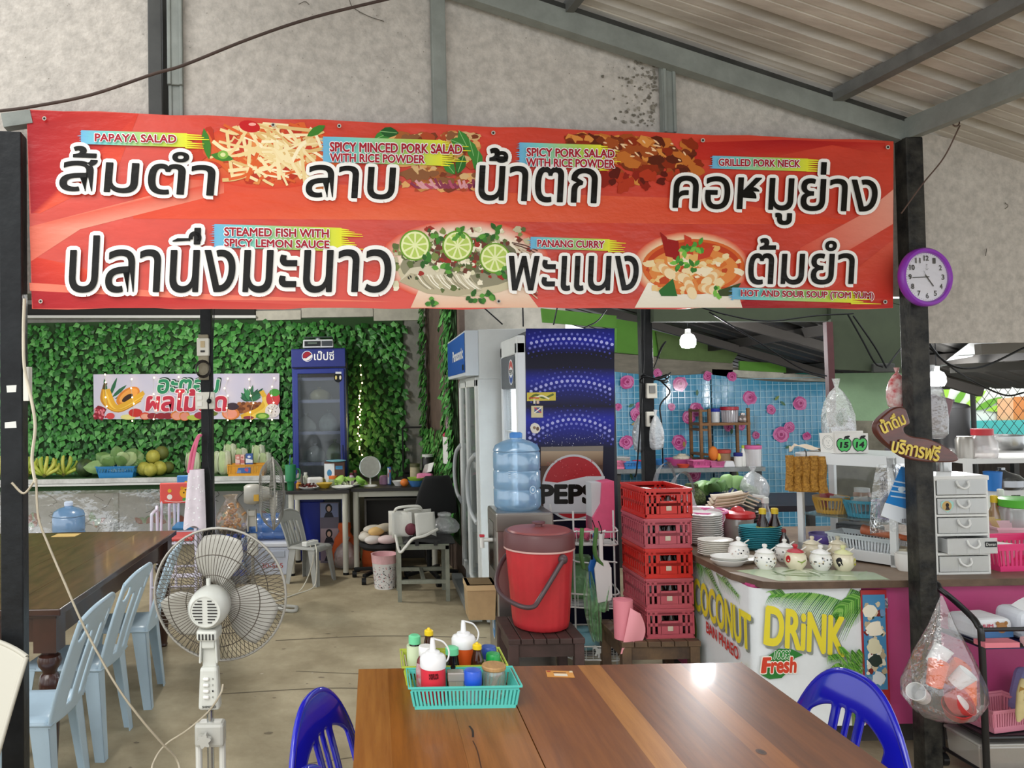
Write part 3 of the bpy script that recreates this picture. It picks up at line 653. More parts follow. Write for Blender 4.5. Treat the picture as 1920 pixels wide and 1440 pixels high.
def basket_mesh(mb, w, d, h, m, taper=.86, slots=18, rim=.014, t=.0035, lo=.25, hi=.82, gap=.5):
    """open slotted basket, base at z = 0"""
    bw, bd = w*taper/2, d*taper/2; W, D = w/2, d/2
    def corner(v): a = v; return (bw+(W-bw)*a, bd+(D-bd)*a)
    mb.box((0, 0, t), (bw*2, bd*2, t*2), m)
    def band(v0, v1, ex=0):
        x0, y0 = corner(v0); x1, y1 = corner(v1); x0 += ex; y0 += ex; x1 += ex; y1 += ex
        o = [(-x0, -y0, v0*h), (x0, -y0, v0*h), (x0, y0, v0*h), (-x0, y0, v0*h), (-x1, -y1, v1*h), (x1, -y1, v1*h), (x1, y1, v1*h), (-x1, y1, v1*h)]
        i = [(p[0]*(1-t/max(abs(p[0]), 1e-6)), p[1]*(1-t/max(abs(p[1]), 1e-6)), p[2]) for p in o]
        fs = []
        for k in range(4):
            j = (k+1) % 4; fs += [(k, j, 4+j, 4+k), (8+j, 8+k, 12+k, 12+j), (4+k, 4+j, 12+j, 12+k), (j, k, 8+k, 8+j)]
        mb.add(o+i, fs, m)
    band(0, lo); band(hi, .93); band(.92, 1, rim*.5)
    for sx in (-1, 1):
        for n_, ax in ((slots, 0), (max(3, int(slots*d/w)), 1)):
            for i in range(n_+1):
                u = -1+2*i/n_; x0, y0 = corner(lo); x1, y1 = corner(hi); ww = (w if ax == 0 else d)/n_*gap/2
                if ax == 0: a, b = V((u*x0, sx*(y0-t/2), lo*h)), V((u*x1, sx*(y1-t/2), hi*h)); mb.bar(a, b, t, ww*2, m, up=(1, 0, 0))
                else: a, b = V((sx*(x0-t/2), u*y0, lo*h)), V((sx*(x1-t/2), u*y1, hi*h)); mb.bar(a, b, t, ww*2, m, up=(0, 1, 0))
    return mb
def basket(name, label, loc, w, d, h, m, rz=0, cat='basket', group=None, **kw):
    return single(basket_mesh(MB(), w, d, h, m, **kw), name, label, cat, loc, group, rz=rz, smooth=0)
def legs4(root, w, d, h, s, m, name='leg', taper=1):
    for x in (-1, 1):
        for y in (-1, 1): MB().box((x*(w/2-s/2), y*(d/2-s/2), h/2), (s, s, h), m).build(name, root, bevel=.002, smooth=0)
def jug(name, label, loc, r, h, m, cap=None, rot=None, s=1):
    t = thing(name, label, 'water bottle', loc, rot=rot); p = [(0, 0), (r*.86, 0), (r*.96, .015)]
    k = 3
    for i in range(k):
        z0 = .02+(h*.74)*i/k; z1 = .02+(h*.74)*(i+1)/k; p += [(r, z0+.008), (r, z1-.014), (r*.965, z1-.006)]
    p += [(r, h*.79), (r*.9, h*.86), (r*.6, h*.91), (r*.26, h*.94), (r*.22, h)]
    tpart(t, 'bottle_body', p, m, 32); tpart(t, 'bottle_cap', [(r*.25, h*.955), (r*.27, h*.96), (r*.27, h*1.015), (r*.2, h*1.03), (0, h*1.03)], cap or M('#2f62b8', .35), 20)
    return t
bluepet = film('#7fb0e0', .52, .12, .1); 
# ================================================================ back room: fruit shelf along the ivy
sy0 = 8.28; sz = .83; sx1 = at(546, 890, sy0).x
t = thing('shelf_counter', 'long fruit shelf topped with green turf and a white metal edge', 'shelf', (0, 0, 0))
turf = M('#3d6a34', .95, var=.35, vs=60, bump=.6, bs=150)
MB().box(((sx1-5)/2, 8.55, sz-.015), (sx1+5, .54, .03), turf).build('turf_top', t, smooth=0)
m2 = MB(); m2.box(((sx1-5)/2, sy0-.012, sz-.022), (sx1+5, .03, .05), M('#d2d3cf', .45, var=.3, vs=7)); m2.box(((sx1-5)/2, sy0-.02, sz-.062), (sx1+5, .03, .022), M('#dadbd8', .4)); m2.build('metal_edge', t, smooth=0, bevel=.003)
MB().box(((sx1-5)/2, sy0, sz-.115), (sx1+5, .012, .085), M('#22401f', .95, bump=.4, bs=120)).build('turf_skirt', t, smooth=0)
for x in (-4.5, -2.8, sx1-.04):
    MB().box((x, sy0+.05, .4), (.05, .05, .8), steel).build('leg', t, smooth=0)
ik = Ink(lambda x, y, l: V((x, 8.86-l, y)), base=.001)
t = thing('vinyl_sheet', 'grey cracked stone pattern vinyl sheet under the fruit shelf', 'vinyl sheet')
MB().box((-2.6, 8.87, .37), (3.9, .008, .74), M('#c7c9c8', .35, var=.12, vs=3)).build('sheet', t, smooth=0)
for i in range(20):
    x, y = rnd.uniform(-4.2, -.8), rnd.uniform(.15, .72); pts = [(x, y)]
    for j in range(5): x += rnd.uniform(-.07, .07); y -= rnd.uniform(0, .06); pts.append((x, y))
    ik.stroke(pts, .006, '#5d5f5d', 2)
for x in (-3.95, -2.6, -2.35, -2.1, -1.75, -1.2, -3.3):
    for i in range(7): ik.leaf(x+rnd.uniform(-.1, .1), rnd.uniform(.2, .3), .12, .06, rnd.uniform(.2, 2.9), rnd.choice(['#6f9a6a', '#8fb087', '#a5685a', '#b98a6d']))
ik.build('stone_pattern', t)
m2 = MB()
def filmfn(u, v):
    a = 1-v; return V((-4.2+2.0*u+.3*v*(u-.5), 8.2+.05*math.sin(14*u+6*v)*(1-v)-.04*v, .08+.64*v))
m2.grid(filmfn, 40, 10, film('#ffffff', .12, .12, .16, .8, 9))
single(m2, 'plastic_sheet', 'crumpled clear plastic sheet hanging under the fruit shelf', 'plastic sheet', (0, 0, 0))
# ---- fruit and vegetables on the shelf
ban = [M(h, .45, var=.12, vs=20) for h in ('#b9c24a', '#c9c95a', '#a5b53f')]; stem = M('#6d6a33', .7)
def bananas(label, px, py, n, L, Y=8.5, sp=1.15):
    t = thing('banana_bunch', label, 'bananas', V((at(px, py, Y).x, Y, sz)), group='banana bunches on the shelf')
    for i in range(n):
        a = -sp+2*sp*i/(n-1)+rnd.uniform(-.06, .06); row = i % 2; dy = -.05+.07*row
        pts = [V((.01*math.sin(a), dy*.3, .03)), V((L*.45*math.sin(a), dy, .03+L*.3*math.cos(a)+.01)), V((L*.95*math.sin(a)*.95, dy*.9, .03+L*.75*math.cos(a)+.015)), V((L*1.02*math.sin(a)*.9, dy*.6+.02, .03+L*1.05*math.cos(a)+.03))]
        pts = [V((p.x, p.y, max(.022, p.z))) for p in pts]
        MB().tube(spline(pts, 5), lambda q: .0195*(1-.55*abs(2*q-1)**3), rnd.choice(ban), 8).build('banana', t, smooth=60)
    MB().tube([(0, -.05, .025), (0, -.02, .045), (0, .02, .07)], .018, stem, 8).build('stalk', t)
bananas('bunch of green yellow bananas nearest the dark watermelon', 122, 880, 9, .17)
bananas('bunch of green yellow bananas in the middle of the banana row', 86, 886, 11, .17, 8.42)
bananas('bunch of green yellow bananas right beside the black post', 56, 880, 8, .16, 8.55)
bananas('bunch of bananas peeking out on the far side of the black post', 6, 880, 9, .18)
p = at(160, 876, 8.5); mb = MB(); mb.lathe([(0, -.1)]+[(.105*math.sin(PI*i/12), -.1*math.cos(PI*i/12)) for i in range(1, 12)]+[(0, .1)], M('#4d6136', .4, var=.6, vs=5, stretch=(4, 4, .6), h2='#2a3a1f'), 24)
single(mb, 'watermelon', 'dark green watermelon between the bananas and the blue basket', 'watermelon', (p.x, 8.5, sz+.1))
bl = M('#2e86c4', .4); p = at(222, 880, 8.42)
basket('plastic_basket', 'blue plastic basket holding leafy greens on the shelf', (p.x, 8.45, sz), .42, .28, .125, bl, lo=.45, hi=.8, slots=24)
gl = [M(h, .5, var=.15, vs=15) for h in ('#8fae6e', '#b4c98e', '#6f9452')]; wstem = M('#dfe6c2', .5)
def greens(name, label, loc, n, spread, L, ms, lw=.09, group=None, up=.35):
    t = thing(name, label, 'leafy greens', loc, group=group)
    ml = MB(); ms_ = MB()
    for i in range(n):
        a = rnd.uniform(-PI, PI); e = rnd.uniform(up, 1.2); l = L*rnd.uniform(.7, 1.1)
        d = V((math.cos(a)*math.cos(e)*spread, math.sin(a)*math.cos(e)*.5, math.sin(e))).normalized()
        s_ = d.cross(V((0, -1, .2))).normalized(); b = V((d.x*.05, d.y*.05, 0))
        ms_.tube([b, b+d*l*.6], .007, wstem, 5)
        f = lambda u, v, d=d, s_=s_, b=b, l=l: b+d*(l*(.35+.75*v))+s_*((u-.5)*lw*2*math.sin(PI*min(1, .12+v*.86))**.7)+V((0, -1, 0))*.03*math.sin(PI*u)+V((0, 0, -1))*(.05*v*v)
        ml.grid(f, 4, 6, rnd.choice(ms))
    ml.build('leaves', t, smooth=70); ms_.build('stems', t)
    return t
greens('leafy_greens', 'pale mustard greens fanned out in the blue basket on the shelf', (p.x, 8.42, sz+.06), 24, 1.5, .29, gl, .075, up=.45)
pom = M('#c4bd50', .55, var=.25, vs=18, bump=.1, bs=70, h2='#a09c3e')
for i, (px, py, r, lab, yy) in enumerate(((270, 874, .078, 'yellow pomelo at the end of the heap beside the blue basket', 8.45), (299, 873, .08, 'yellow pomelo on the shelf at the ivy end of the heap', 8.46), (282, 879, .074, 'brownish pomelo in front of the heap', 8.36), (287, 857, .078, 'yellow pomelo resting on two others', 8.5), (303, 850, .08, 'dull green pomelo at the top of the heap', 8.6), (315, 872, .07, 'dark green pomelo behind the yellow ones', 8.66))):
    q = at(px, py, yy); zc = sz+r if i in (0, 1, 2, 5) else q.z
    single(MB().lathe([(0, -r)]+[(r*math.sin(PI*k_/10), -r*math.cos(PI*k_/10)*(.95 if k_ < 5 else 1.05)) for k_ in range(1, 10)]+[(r*.08, r*1.03), (0, r*1.0)], pom if i < 4 else M('#6d7434', .6, var=.2, vs=14), 20), 'pomelo', lab, 'pomelo', (q.x, yy, zc), 'pomelos on the shelf', smooth=60)
nap = [M(h, .5, var=.2, vs=12, stretch=(3, 3, .5)) for h in ('#cfd8b0', '#dfe6c6', '#b9cc94')]
for px, py, yy, s_, lab in ((362, 872, 8.5, 1, 'white napa cabbage half hidden by the dotted tote bag'), (402, 872, 8.55, 1, 'napa cabbage beside the thin black post'), (421, 872, 8.45, 1.05, 'tall napa cabbage beside the yellow crate'), (452, 858, 8.65, 1, 'napa cabbage behind the small cartons'), (432, 850, 8.72, .95, 'napa cabbage standing behind the tall one'), (485, 852, 8.68, 1, 'round pale cabbage at the fan end of the shelf'), (497, 866, 8.6, .9, 'small cabbage next to the crate by the back fan')):
    q = at(px, py, yy); t = thing('napa_cabbage', lab, 'cabbage', (q.x, yy, sz if py > 865 else q.z-.12), group='napa cabbages on the shelf')
    if py <= 865: t.location.z = sz
    hh = .235*s_ if py > 865 else q.z+.09-sz
    m2 = MB(); m2.lathe([(0, 0), (.04, .0), (.06, hh*.12), (.074, hh*.4), (.078, hh*.62), (.06, hh*.86), (.03, hh*.97), (0, hh)], nap[0], 26, wob=lambda a, v: .05*math.sin(9*a+3*v)); m2.build('head', t, smooth=60)
    m2 = MB()
    for k_ in range(6):
        a = 2*PI*k_/6+.3
        f = lambda u, v, a=a: V(((.068+.014*math.sin(PI*v)+.004*math.sin(9*u))*math.cos(a+(u-.5)*.95*(.6+v*.5)), (.068+.014*math.sin(PI*v))*math.sin(a+(u-.5)*.95*(.6+v*.5)), .01+hh*(.1+.93*v)*(1-.08*(2*u-1)**2)))
        m2.grid(f, 6, 6, nap[1] if k_ % 2 else nap[2])
    m2.build('outer_leaves', t, smooth=70)
q = at(463, 887, 8.33); t = thing('plastic_crate', 'yellow plastic crate with a blue and red label on the shelf', 'crate', (q.x, 8.36, sz)); yel = M('#e2a02a', .4)
basket_mesh(m2 := MB(), .39, .2, .125, yel, taper=.97, slots=26, lo=.2, hi=.85, gap=.75); m2.build('body', t, smooth=0)
f = Ink(frame_fn((-.1, -.101, .035), (1, 0, 0), (0, 0, 1)), base=.002); f.poly([(0, .0), (.15, 0), (.15, .06), (.02, .055)], '#4a6da8'); f.blob(.11, .03, .02, '#c4586a'); f.poly([(.0, .0), (.05, 0), (.05, .03), (.01, .03)], '#7d93b8'); f.build('label', t)
for px, w, h, cols, lab in ((447, .055, .1, ('#d98f82', '#e8c9c0'), 'small pink tea carton standing on the yellow crate'), (455, .05, .1, ('#e2b9aa', '#c9736a'), 'pale pink carton beside the blue one on the yellow crate'), (468, .075, .11, ('#3d5fa0', '#e4e8ee'), 'blue and white carton standing on the yellow crate')):
    q = at(px, 865, 8.36); t = thing('drink_carton', lab, 'carton', (q.x, 8.36, sz+.014)); H = .125-.014+h
    MB().box((0, 0, H/2), (w, .06, H), M(cols[0], .5)).build('box', t, smooth=0)
    f = Ink(frame_fn((-w/2, -.03, H-h), (1, 0, 0), (0, 0, 1))); f.poly([(0, h*.1), (w, h*.1), (w, h*.4), (0, h*.55)], cols[1]); f.ell(w*.5, h*.7, w*.25, h*.12, cols[1], 12); f.build('print', t)
# ---- fruit banner and fairy lights
t = thing('fruit_banner', 'lilac vinyl banner with fruit pictures and green and red Thai lettering', 'banner')
FX = lambda x, y, l: at(x, y, 8.82-l)
f = Ink(FX, base=0); f.poly([(175, 702), (524, 700), (523, 786), (176, 786)], ['#cfcbe0', '#c6c2da', '#d6d4e6', '#d8d4e4']); f.build('sheet', t, bump=.2)
f = Ink(FX, base=.001); f.eps = 1e-4
for x, y, L, a in ((205, 745, 40, -1.2), (210, 745, 36, -.7), (215, 748, 34, -.4), (200, 745, 36, -1.7)): f.leaf(x, y, L, 7, a, '#2f6a48')
f.ell(240, 743, 25, 14, '#e0852e', a=-.6); f.ell(241, 742, 20, 10, '#f0a650', a=-.6); f.ell(239, 746, 12, 5, '#3a2418', a=-.6)
for i in range(5): f.stroke([(196+i*1.5, 730), (195+i*5, 752+i*2), (222+i*2, 768-i*2), (262+i*2, 748-i*3)], 11-i*.8, ['#c98a24', '#e9b83c', '#d9a02c', '#f2cc58', '#e4ae34'][i], 6)
f.stroke([(194, 730), (196, 722), (200, 718)], 5, '#5a4a24', 3)
f.blob(186, 776, 13, '#8a1f2c'); 
for i in range(24): f.ell(186+rnd.uniform(-10, 12), 775+rnd.uniform(-9, 9), 2.2, 2.2, rnd.choice(['#c23a4c', '#a82436', '#e07a86']), 8)
f.ell(207, 780, 8, 6, '#d94a4a'); f.ell(240, 782, 14, 5, '#e6dc8a'); f.ell(254, 774, 13, 8, '#c9342e'); f.ell(272, 780, 10, 7, '#d9503a'); f.ell(272, 781, 8, 5, '#e8a58c')
for x in (286, 302, 315): f.ell(x, 780, 10, 6, '#8f2430')
f.ell(332, 779, 12, 9, '#e0843a'); f.ell(332, 780, 9.5, 7, '#eda08a'); f.ell(346, 780, 10, 9, '#e0843a'); f.ell(346, 781, 8, 7, '#e8937c'); f.ell(364, 783, 14, 5, '#b8c24a')
f.ell(378, 779, 14, 7, '#a83040'); f.ell(400, 772, 9, 8, '#6d7a2c'); f.ell(433, 775, 17, 12, '#e0843a'); f.ell(432, 776, 13, 9, '#ee9c84'); f.ell(436, 762, 12, 7, '#3d2f3c')
for i in range(13): f.leaf(468, 752, rnd.uniform(18, 36), 7, -PI/2+(-1.2+2.4*i/12), rnd.choice(['#2f6f4e', '#3f8a5c', '#245a40']))
for j in range(4):
    for i in range(6): f.ell(449+i*7.5+(j % 2)*3, 757+j*5, 4.6, 3.6, rnd.choice(['#8a4f2a', '#a8683a', '#6d3c20']), 8)
f.stroke([(490, 733), (497, 750), (485, 768), (452, 782)], 9, '#e2b53a', 6); f.stroke([(494, 745), (500, 765), (470, 784)], 8, '#f0cf60', 6)
f.ell(512, 748, 13, 15, '#c8434a'); f.ell(515, 736, 10, 7, '#4c9a3f'); f.ell(511, 770, 14, 13, '#e3dfe0')
for i in range(18): f.ell(511+rnd.uniform(-9, 9), 770+rnd.uniform(-9, 9), .9, .9, '#3a3538', 6)
f.ell(492, 780, 13, 6, '#5f9a34'); f.ell(492, 780, 8, 4, '#a5cc62'); f.ell(466, 783, 10, 3, '#8f3a4c')
f.build('fruit_pictures', t)
f = Ink(FX, base=.004); f.eps = 1e-4
f.text('อะตอม', 296, 737, 411, 712, '#2f8f62', fat=.03, out='#eef4ee', outw=.03, shear=.15, shadow=('#1c3a2c', 2.0, .03))
f.text('ผลไม้สด', 274, 770, 424, 731, '#c8354a', fat=.035, out='#f6e8ec', outw=.04, shear=.1); f.build('lettering', t)
warm = M('#ffd98a', .4, emis=9)
def fairy(label, strands, Y):
    t = thing('hanging_fairy_lights', label, 'string lights'); m2 = MB()
    for s_ in strands: m2.tube([at(x, y, Y+.008) for x, y in s_], .0015, M('#cfd2c0', .5), 4)
    m2.build('wire', t)
    for s_ in strands:
        for x, y in s_: MB().ball(at(x, y, Y), .0085, warm, 8, 5).build('bulb', t)
fairy('warm fairy lights hanging over the fruit banner', [[(197, 702), (198, 717), (198, 745), (200, 762)], [(247, 711), (246, 728), (248, 745), (251, 757), (248, 789)], [(289, 708), (288, 739), (295, 753), (293, 769), (288, 786)], [(335, 707), (337, 734), (336, 748)], [(427, 710), (421, 728), (427, 742), (425, 765), (427, 788)], [(467, 711), (468, 727), (470, 742), (475, 756), (469, 773), (470, 789)], [(514, 709), (510, 725), (509, 742), (513, 755), (507, 771), (510, 787)]], 8.76)
fairy('warm fairy lights trailing down the ivy beside the drinks fridge', [[(676, 685), (677, 703), (679, 718), (676, 733), (674, 742), (674, 747), (675, 757), (673, 763), (677, 768), (675, 772), (675, 778), (671, 782), (674, 786), (676, 797), (672, 801), (671, 813), (674, 817), (677, 824), (670, 827), (674, 838), (674, 842), (679, 853)]], 8.80)
lamp('fairy_glow', at(675, 790, 8.55), 1.2, .1, (1, .75, .35))
# ================================================================ blue drinks fridge
navy = M('#1c2f86', .3, coat=.3); navy2 = M('#141f5c', .3, coat=.3)
Yf = 8.2; xa, xb = at(547, 700, Yf).x, at(648, 700, Yf).x; zt = at(600, 653, Yf).z; w = xb-xa
t = thing('drinks_fridge', 'navy blue drinks fridge with a glass door against the ivy', 'fridge', ((xa+xb)/2, Yf, 0)); D = .58
m2 = MB(); z1, z2 = .16, at(600, 690, Yf).z
m2.box((0, D/2+.02, .08), (w, D, .16), navy2); m2.box((0, D/2+.02, (zt+z2)/2), (w, D, zt-z2), navy2)
for s_ in (-1, 1): m2.box((s_*(w/2-.02), D/2+.02, (z1+z2)/2), (.04, D, z2-z1), navy)
m2.box((0, D, (z1+z2)/2), (w, .03, z2-z1), M('#a9adb0', .5)); m2.build('cabinet', t, smooth=0, bevel=.004)
m2 = MB(); m2.box((0, 0, (zt+z2)/2+.0), (w, .05, zt-z2-.02), M('#232f7d', .25, coat=.4)); m2.build('header_panel', t, smooth=0, bevel=.006)
f = Ink(lambda x, y, l: at(x, y, Yf-.026-l)-V(((xa+xb)/2, Yf, 0)), base=.001); f.eps = 1e-4
f.ell(576, 668, 10, 10, '#e9e9ee', 28); f.ell(576, 668, 9, 9, '#22307f', 28); f.poly([(568, 671), (568.5, 664), (573, 660), (579, 659.6), (584, 663), (578, 668), (572, 672)], '#9c2430'); f.poly([(568, 671.5), (574, 672), (581, 667), (585, 664.5), (585, 669), (581, 674), (574, 676.6), (570, 674.5)], '#e9e4e0')
f.text('เป๊ปซี่', 589, 675, 626, 658, '#f2f2f4', fat=.015); f.build('header_print', t)
fr = MB()
dz0, dz1 = .17, z2-.01; dw = w-.03
for s_ in (-1, 1): fr.box((s_*(dw/2-.025), -.012, (dz0+dz1)/2), (.05, .035, dz1-dz0), navy)
for z_ in (dz0+.03, dz1-.025): fr.box((0, -.012, z_), (dw-.1, .035, .05), navy)
dr = fr.build('door', t, smooth=0, bevel=.005)
MB().box((0, -.012, (dz0+dz1)/2), (dw-.1, .006, dz1-dz0-.1), film('#aab4b8', .06, .05, .03)).build('glass', dr, smooth=0)
MB().tube([(dw/2-.03, -.03, .75), (dw/2-.03, -.06, .8), (dw/2-.03, -.06, 1.1), (dw/2-.03, -.03, 1.15)], .009, navy2, 8).build('handle', dr)
for z_ in (.6, .95, 1.28, 1.62, 1.86):
    m2 = MB(); m2.box((0, .27, z_), (w-.09, .42, .012), M('#cdd3d8', .4)); m2.box((0, .055, z_), (w-.1, .01, .035), M('#8b93b5', .4)); m2.build('shelf', t, smooth=0)
f = Ink(lambda x, y, l: at(x, y, Yf-.03-l)-V(((xa+xb)/2, Yf, 0)), base=.001); f.ell(634, 708, 8, 9, '#15181c', 20); f.poly([(629, 697), (640, 697), (640, 701), (629, 701)], '#d9dbe0'); f.ell(630, 708, 2, 4, '#d9c77a', 10); f.ell(638, 708, 2, 4, '#e8e4d0', 10); f.build('sticker', t)
def sack(name, label, cat, loc, r, h, m, sy=.7, seed=1, n=18, knot=True, group=None, rz=0):
    """a soft bag: a lumpy lathe drawn in at the neck"""
    R_ = random.Random(seed); ph = [R_.uniform(0, 6) for _ in range(4)]
    wob = lambda a, v: (.10*math.sin(3*a+ph[0]+4*v)+.06*math.sin(7*a+ph[1]-6*v)+.04*math.sin(11*a+ph[2]))*(1 if v > .05 else .3)
    p = [(0, 0), (r*.6, 0), (r*.9, h*.06), (r, h*.25), (r*.97, h*.45), (r*.75, h*.65), (r*.4, h*.8)]
    p += [(r*.12, h*.87), (r*.2, h*.95), (r*.26, h)] if knot else [(r*.5, h*.9), (r*.45, h)]
    return turned(name, label, cat, loc, p, m, group, n, 1, sy, 70, wob, rz)
for px, z_, r, h, mt, lab in ((590, .957, .11, .2, film('#dfe4e4', .6), 'pale bag of food on the middle shelf inside the drinks fridge'), (627, .957, .1, .24, M('#5f7d42', .6, var=.5, vs=14), 'bundle of greens on the middle shelf inside the drinks fridge'), (575, 1.287, .1, .2, M('#b3b8b0', .6), 'grey white parcel on the upper shelf inside the fridge'), (618, 1.287, .11, .24, M('#8e9a9a', .6, var=.4), 'tall bag on the upper shelf inside the fridge'), (585, .607, .1, .2, M('#cfc9bb', .6), 'cream parcel on the lower shelf inside the fridge'), (600, 1.627, .12, .15, film('#d5cf9e', .6), 'yellowish bag on the top shelf inside the drinks fridge')):
    sack('food_bag', lab, 'bag', (at(px, 800, Yf+.27).x, Yf+.27, z_), r, h, mt, .9, int(px))
q = at(598, 648, Yf+.2); t = thing('digital_scale', 'silver digital scale on top of the drinks fridge', 'scale', (q.x, Yf+.18, zt))
MB().box((0, 0, .055), (.33, .25, .09), M('#c9cccf', .4), top=(.97, .9)).build('body', t, smooth=0, bevel=.006)
m2 = MB(); m2.box((-.06, -.124, .055), (.17, .012, .055), M('#22262a', .2)); m2.box((.095, -.124, .055), (.11, .012, .055), M('#3a4046', .3)); m2.box((-.06, -.1305, .06), (.1, .002, .02), M('#5c6a60', .2)); m2.build('display', t, smooth=0)
MB().box((0, .0, .125), (.31, .24, .012), M('#3a4a44', .3)).build('tray', t, smooth=0, bevel=.004)
m2 = MB(); m2.cyl((0, 0, .1), (0, 0, .125), .04, chrome); m2.build('pillar', t)
# ================================================================ thin post with sockets, tote bag
pp = at(387, 800, 5.4); post('steel_post', 'thin black post with sockets beside the dotted tote bag', V((pp.x, 5.44, 0)), .075, 3.05)
def plate_box(name, label, px, py, Y, w, h, parts, cat='socket', m=None):
    q = at(px, py, Y); t = thing(name, label, cat, q); MB().box((0, 0, 0), (w, .035, h), m or M('#e6e3d6', .45)).build('plate', t, smooth=0, bevel=.006)
    for n_, x, z, ww, hh, c in parts: MB().box((x, -.02, z), (ww, .008, hh), M(c, .4)).build(n_, t, smooth=0, bevel=.002)
    return t
plate_box('breaker_box', 'cream breaker box high on the thin black post', 381, 651, 5.385, .085, .125, [('switch', 0, -.03, .03, .014, '#2a2622'), ('lever', 0, .02, .03, .045, '#c9b48a')])
plate_box('wall_socket', 'cream double socket on the thin black post over the fruit banner', 385, 751, 5.385, .135, .12, [('switch', -.035, .02, .035, .03, '#f4f2ea'), ('switch', -.035, -.025, .035, .03, '#f4f2ea'), ('outlet', .035, 0, .03, .05, '#d2cfc2')])
q = at(380, 690, 5.38); t = thing('cable_coil', 'coil of black cable hung on the thin post under the breaker box', 'cable', q); m2 = MB()
for i in range(4): m2.tube([V((.05*math.cos(a)+.004*i, -.012*i, .055*math.sin(a)-.005*i)) for a in [2*PI*k_/16 for k_ in range(16)]], .004, M('#2a2522', .5), 6, closed=True)
m2.build('coil', t, smooth=60)
m2 = MB(); m2.tube(spline([at(390, 750, 5.36), at(393, 742, 5.3), at(396, 700, 5.36), at(400, 620, 5.38), at(402, 570, 5.38)]), .004, black, 6); m2.tube(spline([at(390, 750, 5.34), at(392, 800, 5.36), at(390, 855, 5.36), at(396, 900, 5.34)]), .005, black, 6)
single(m2, 'plug_cable', 'black cable running down the thin post from the double socket', 'cable', (0, 0, 0), smooth=60)
MB().ball(at(392, 752, 5.34), .018, black, 8, 6).build('plug', None)
tag(bpy.data.objects['plug'], 'black plug in the double socket on the thin post', 'plug')
plate_box('junction_board', 'worn wooden backing board on the thin post behind the cable coil', 382, 670, 5.398, .07, .32, [], 'board', M('#a39a84', .8, var=.3))
q = at(368, 880, 5.33); t = thing('tote_bag', 'pink and white dotted tote bag hanging by a pink strap on the thin post', 'bag', q)
tb = M('#eadfe6', .8, var=.12, vs=9); 
def totefn(u, v):
    a = 2*PI*u; w_ = .055+.025*(1-v); return V((w_*math.cos(a)-.01*(1-v)*1.5, .035*math.sin(a)*(1+.25*math.sin(5*a)), -.40+.40*v+.015*math.sin(3*a)*(v < .1)))
m2 = MB(); m2.grid(totefn, 24, 10, tb, closeu=True); m2.build('body', t, smooth=70)
m2 = MB()
for d in (-.02, .0): m2.tube(spline([(-.03+d, -.02, -.02), (-.005+d, -.02, .12), (.02+d*.3, -.012, .22), (.03, .02, .235)]), .011, M('#e0708f', .7), 6)
m2.build('strap', t, smooth=60)
f = Ink(lambda x, y, l: totefn(-.25+x, y)+V((0, -.003, 0)), base=0)
for i in range(26): f.ell(rnd.uniform(-.17, .17), rnd.uniform(.05, .95), .014, .014, '#ffffff', 8)
f.build('dots', t)
# ================================================================ children's high chairs
tubew = M('#ddd8ea', .35)
def high_chair(name, label, x, y, z, cpan, cseat, rz):
    t = thing(name, label, 'chair', (x, y, 0), rz); W = .17
    m2 = MB()
    for s_ in (-1, 1):
        m2.tube(spline([(s_*W, -.2, 0), (s_*W, -.14, .35), (s_*W, -.12, z+.16), (s_*W, -.08, z+.2), (s_*W, .1, z+.2), (s_*W, .15, z+.16), (s_*W, .2, 0)], 5), .0125, tubew, 8)
        m2.tube([(s_*W*.8, .13, z), (s_*W*.8, .19, z+.36)], .011, tubew, 8)
    for yy in (-.17, .17): m2.tube([(-W, yy, .2), (W, yy, .2)], .01, tubew, 8)
    m2.tube([(-W, -.13, z-.03), (W, -.13, z-.03)], .01, tubew, 8); m2.tube([(-W, .16, z-.03), (W, .16, z-.03)], .01, tubew, 8)
    m2.build('frame', t, smooth=60)
    MB().box((0, 0, z), (.3, .28, .03), M(cseat, .4)).build('seat', t, smooth=0, bevel=.012)
    m2 = MB(); m2.box((0, .175, z+.33), (.3, .022, .17), M(cpan, .35)); m2.build('backrest', t, smooth=0, bevel=.03, seg=3)
    f = Ink(frame_fn((0, .163, z+.33), (1, 0, 0), (0, 0, 1)), base=.001); f.eps = 1e-4
    f.ell(.06, .0, .05, .045, '#f0b53a', 14); f.ell(.03, .04, .014, .014, '#e09a2c', 8); f.ell(.09, .04, .014, .014, '#e09a2c', 8); f.poly([(.05, .03), (.07, .03), (.06, .015)], '#5a3a1c'); f.ell(.045, .002, .006, .008, '#2a2018', 8); f.ell(.078, .002, .006, .008, '#2a2018', 8); f.ell(.06, -.055, .03, .016, '#58a04a', 10)
    f.ell(-.07, -.03, .022, .022, '#f4efe6', 10); f.ell(-.07, .02, .016, .016, '#e6b83c', 10); f.stroke([(-.11, -.06), (0, -.075), (.13, -.05)], .005, '#f4efe6', 3); f.build('animal_print', t)
q = at(330, 1000, 6.2); high_chair('high_chair', "red children's high chair with a cartoon animal on its back", q.x, 6.2, .56, '#e4574f', '#c84a46', .12)
high_chair('high_chair', "blue children's high chair standing behind the red one", q.x+.03, 6.62, .58, '#3f86c8', '#2f7ab0', .1)
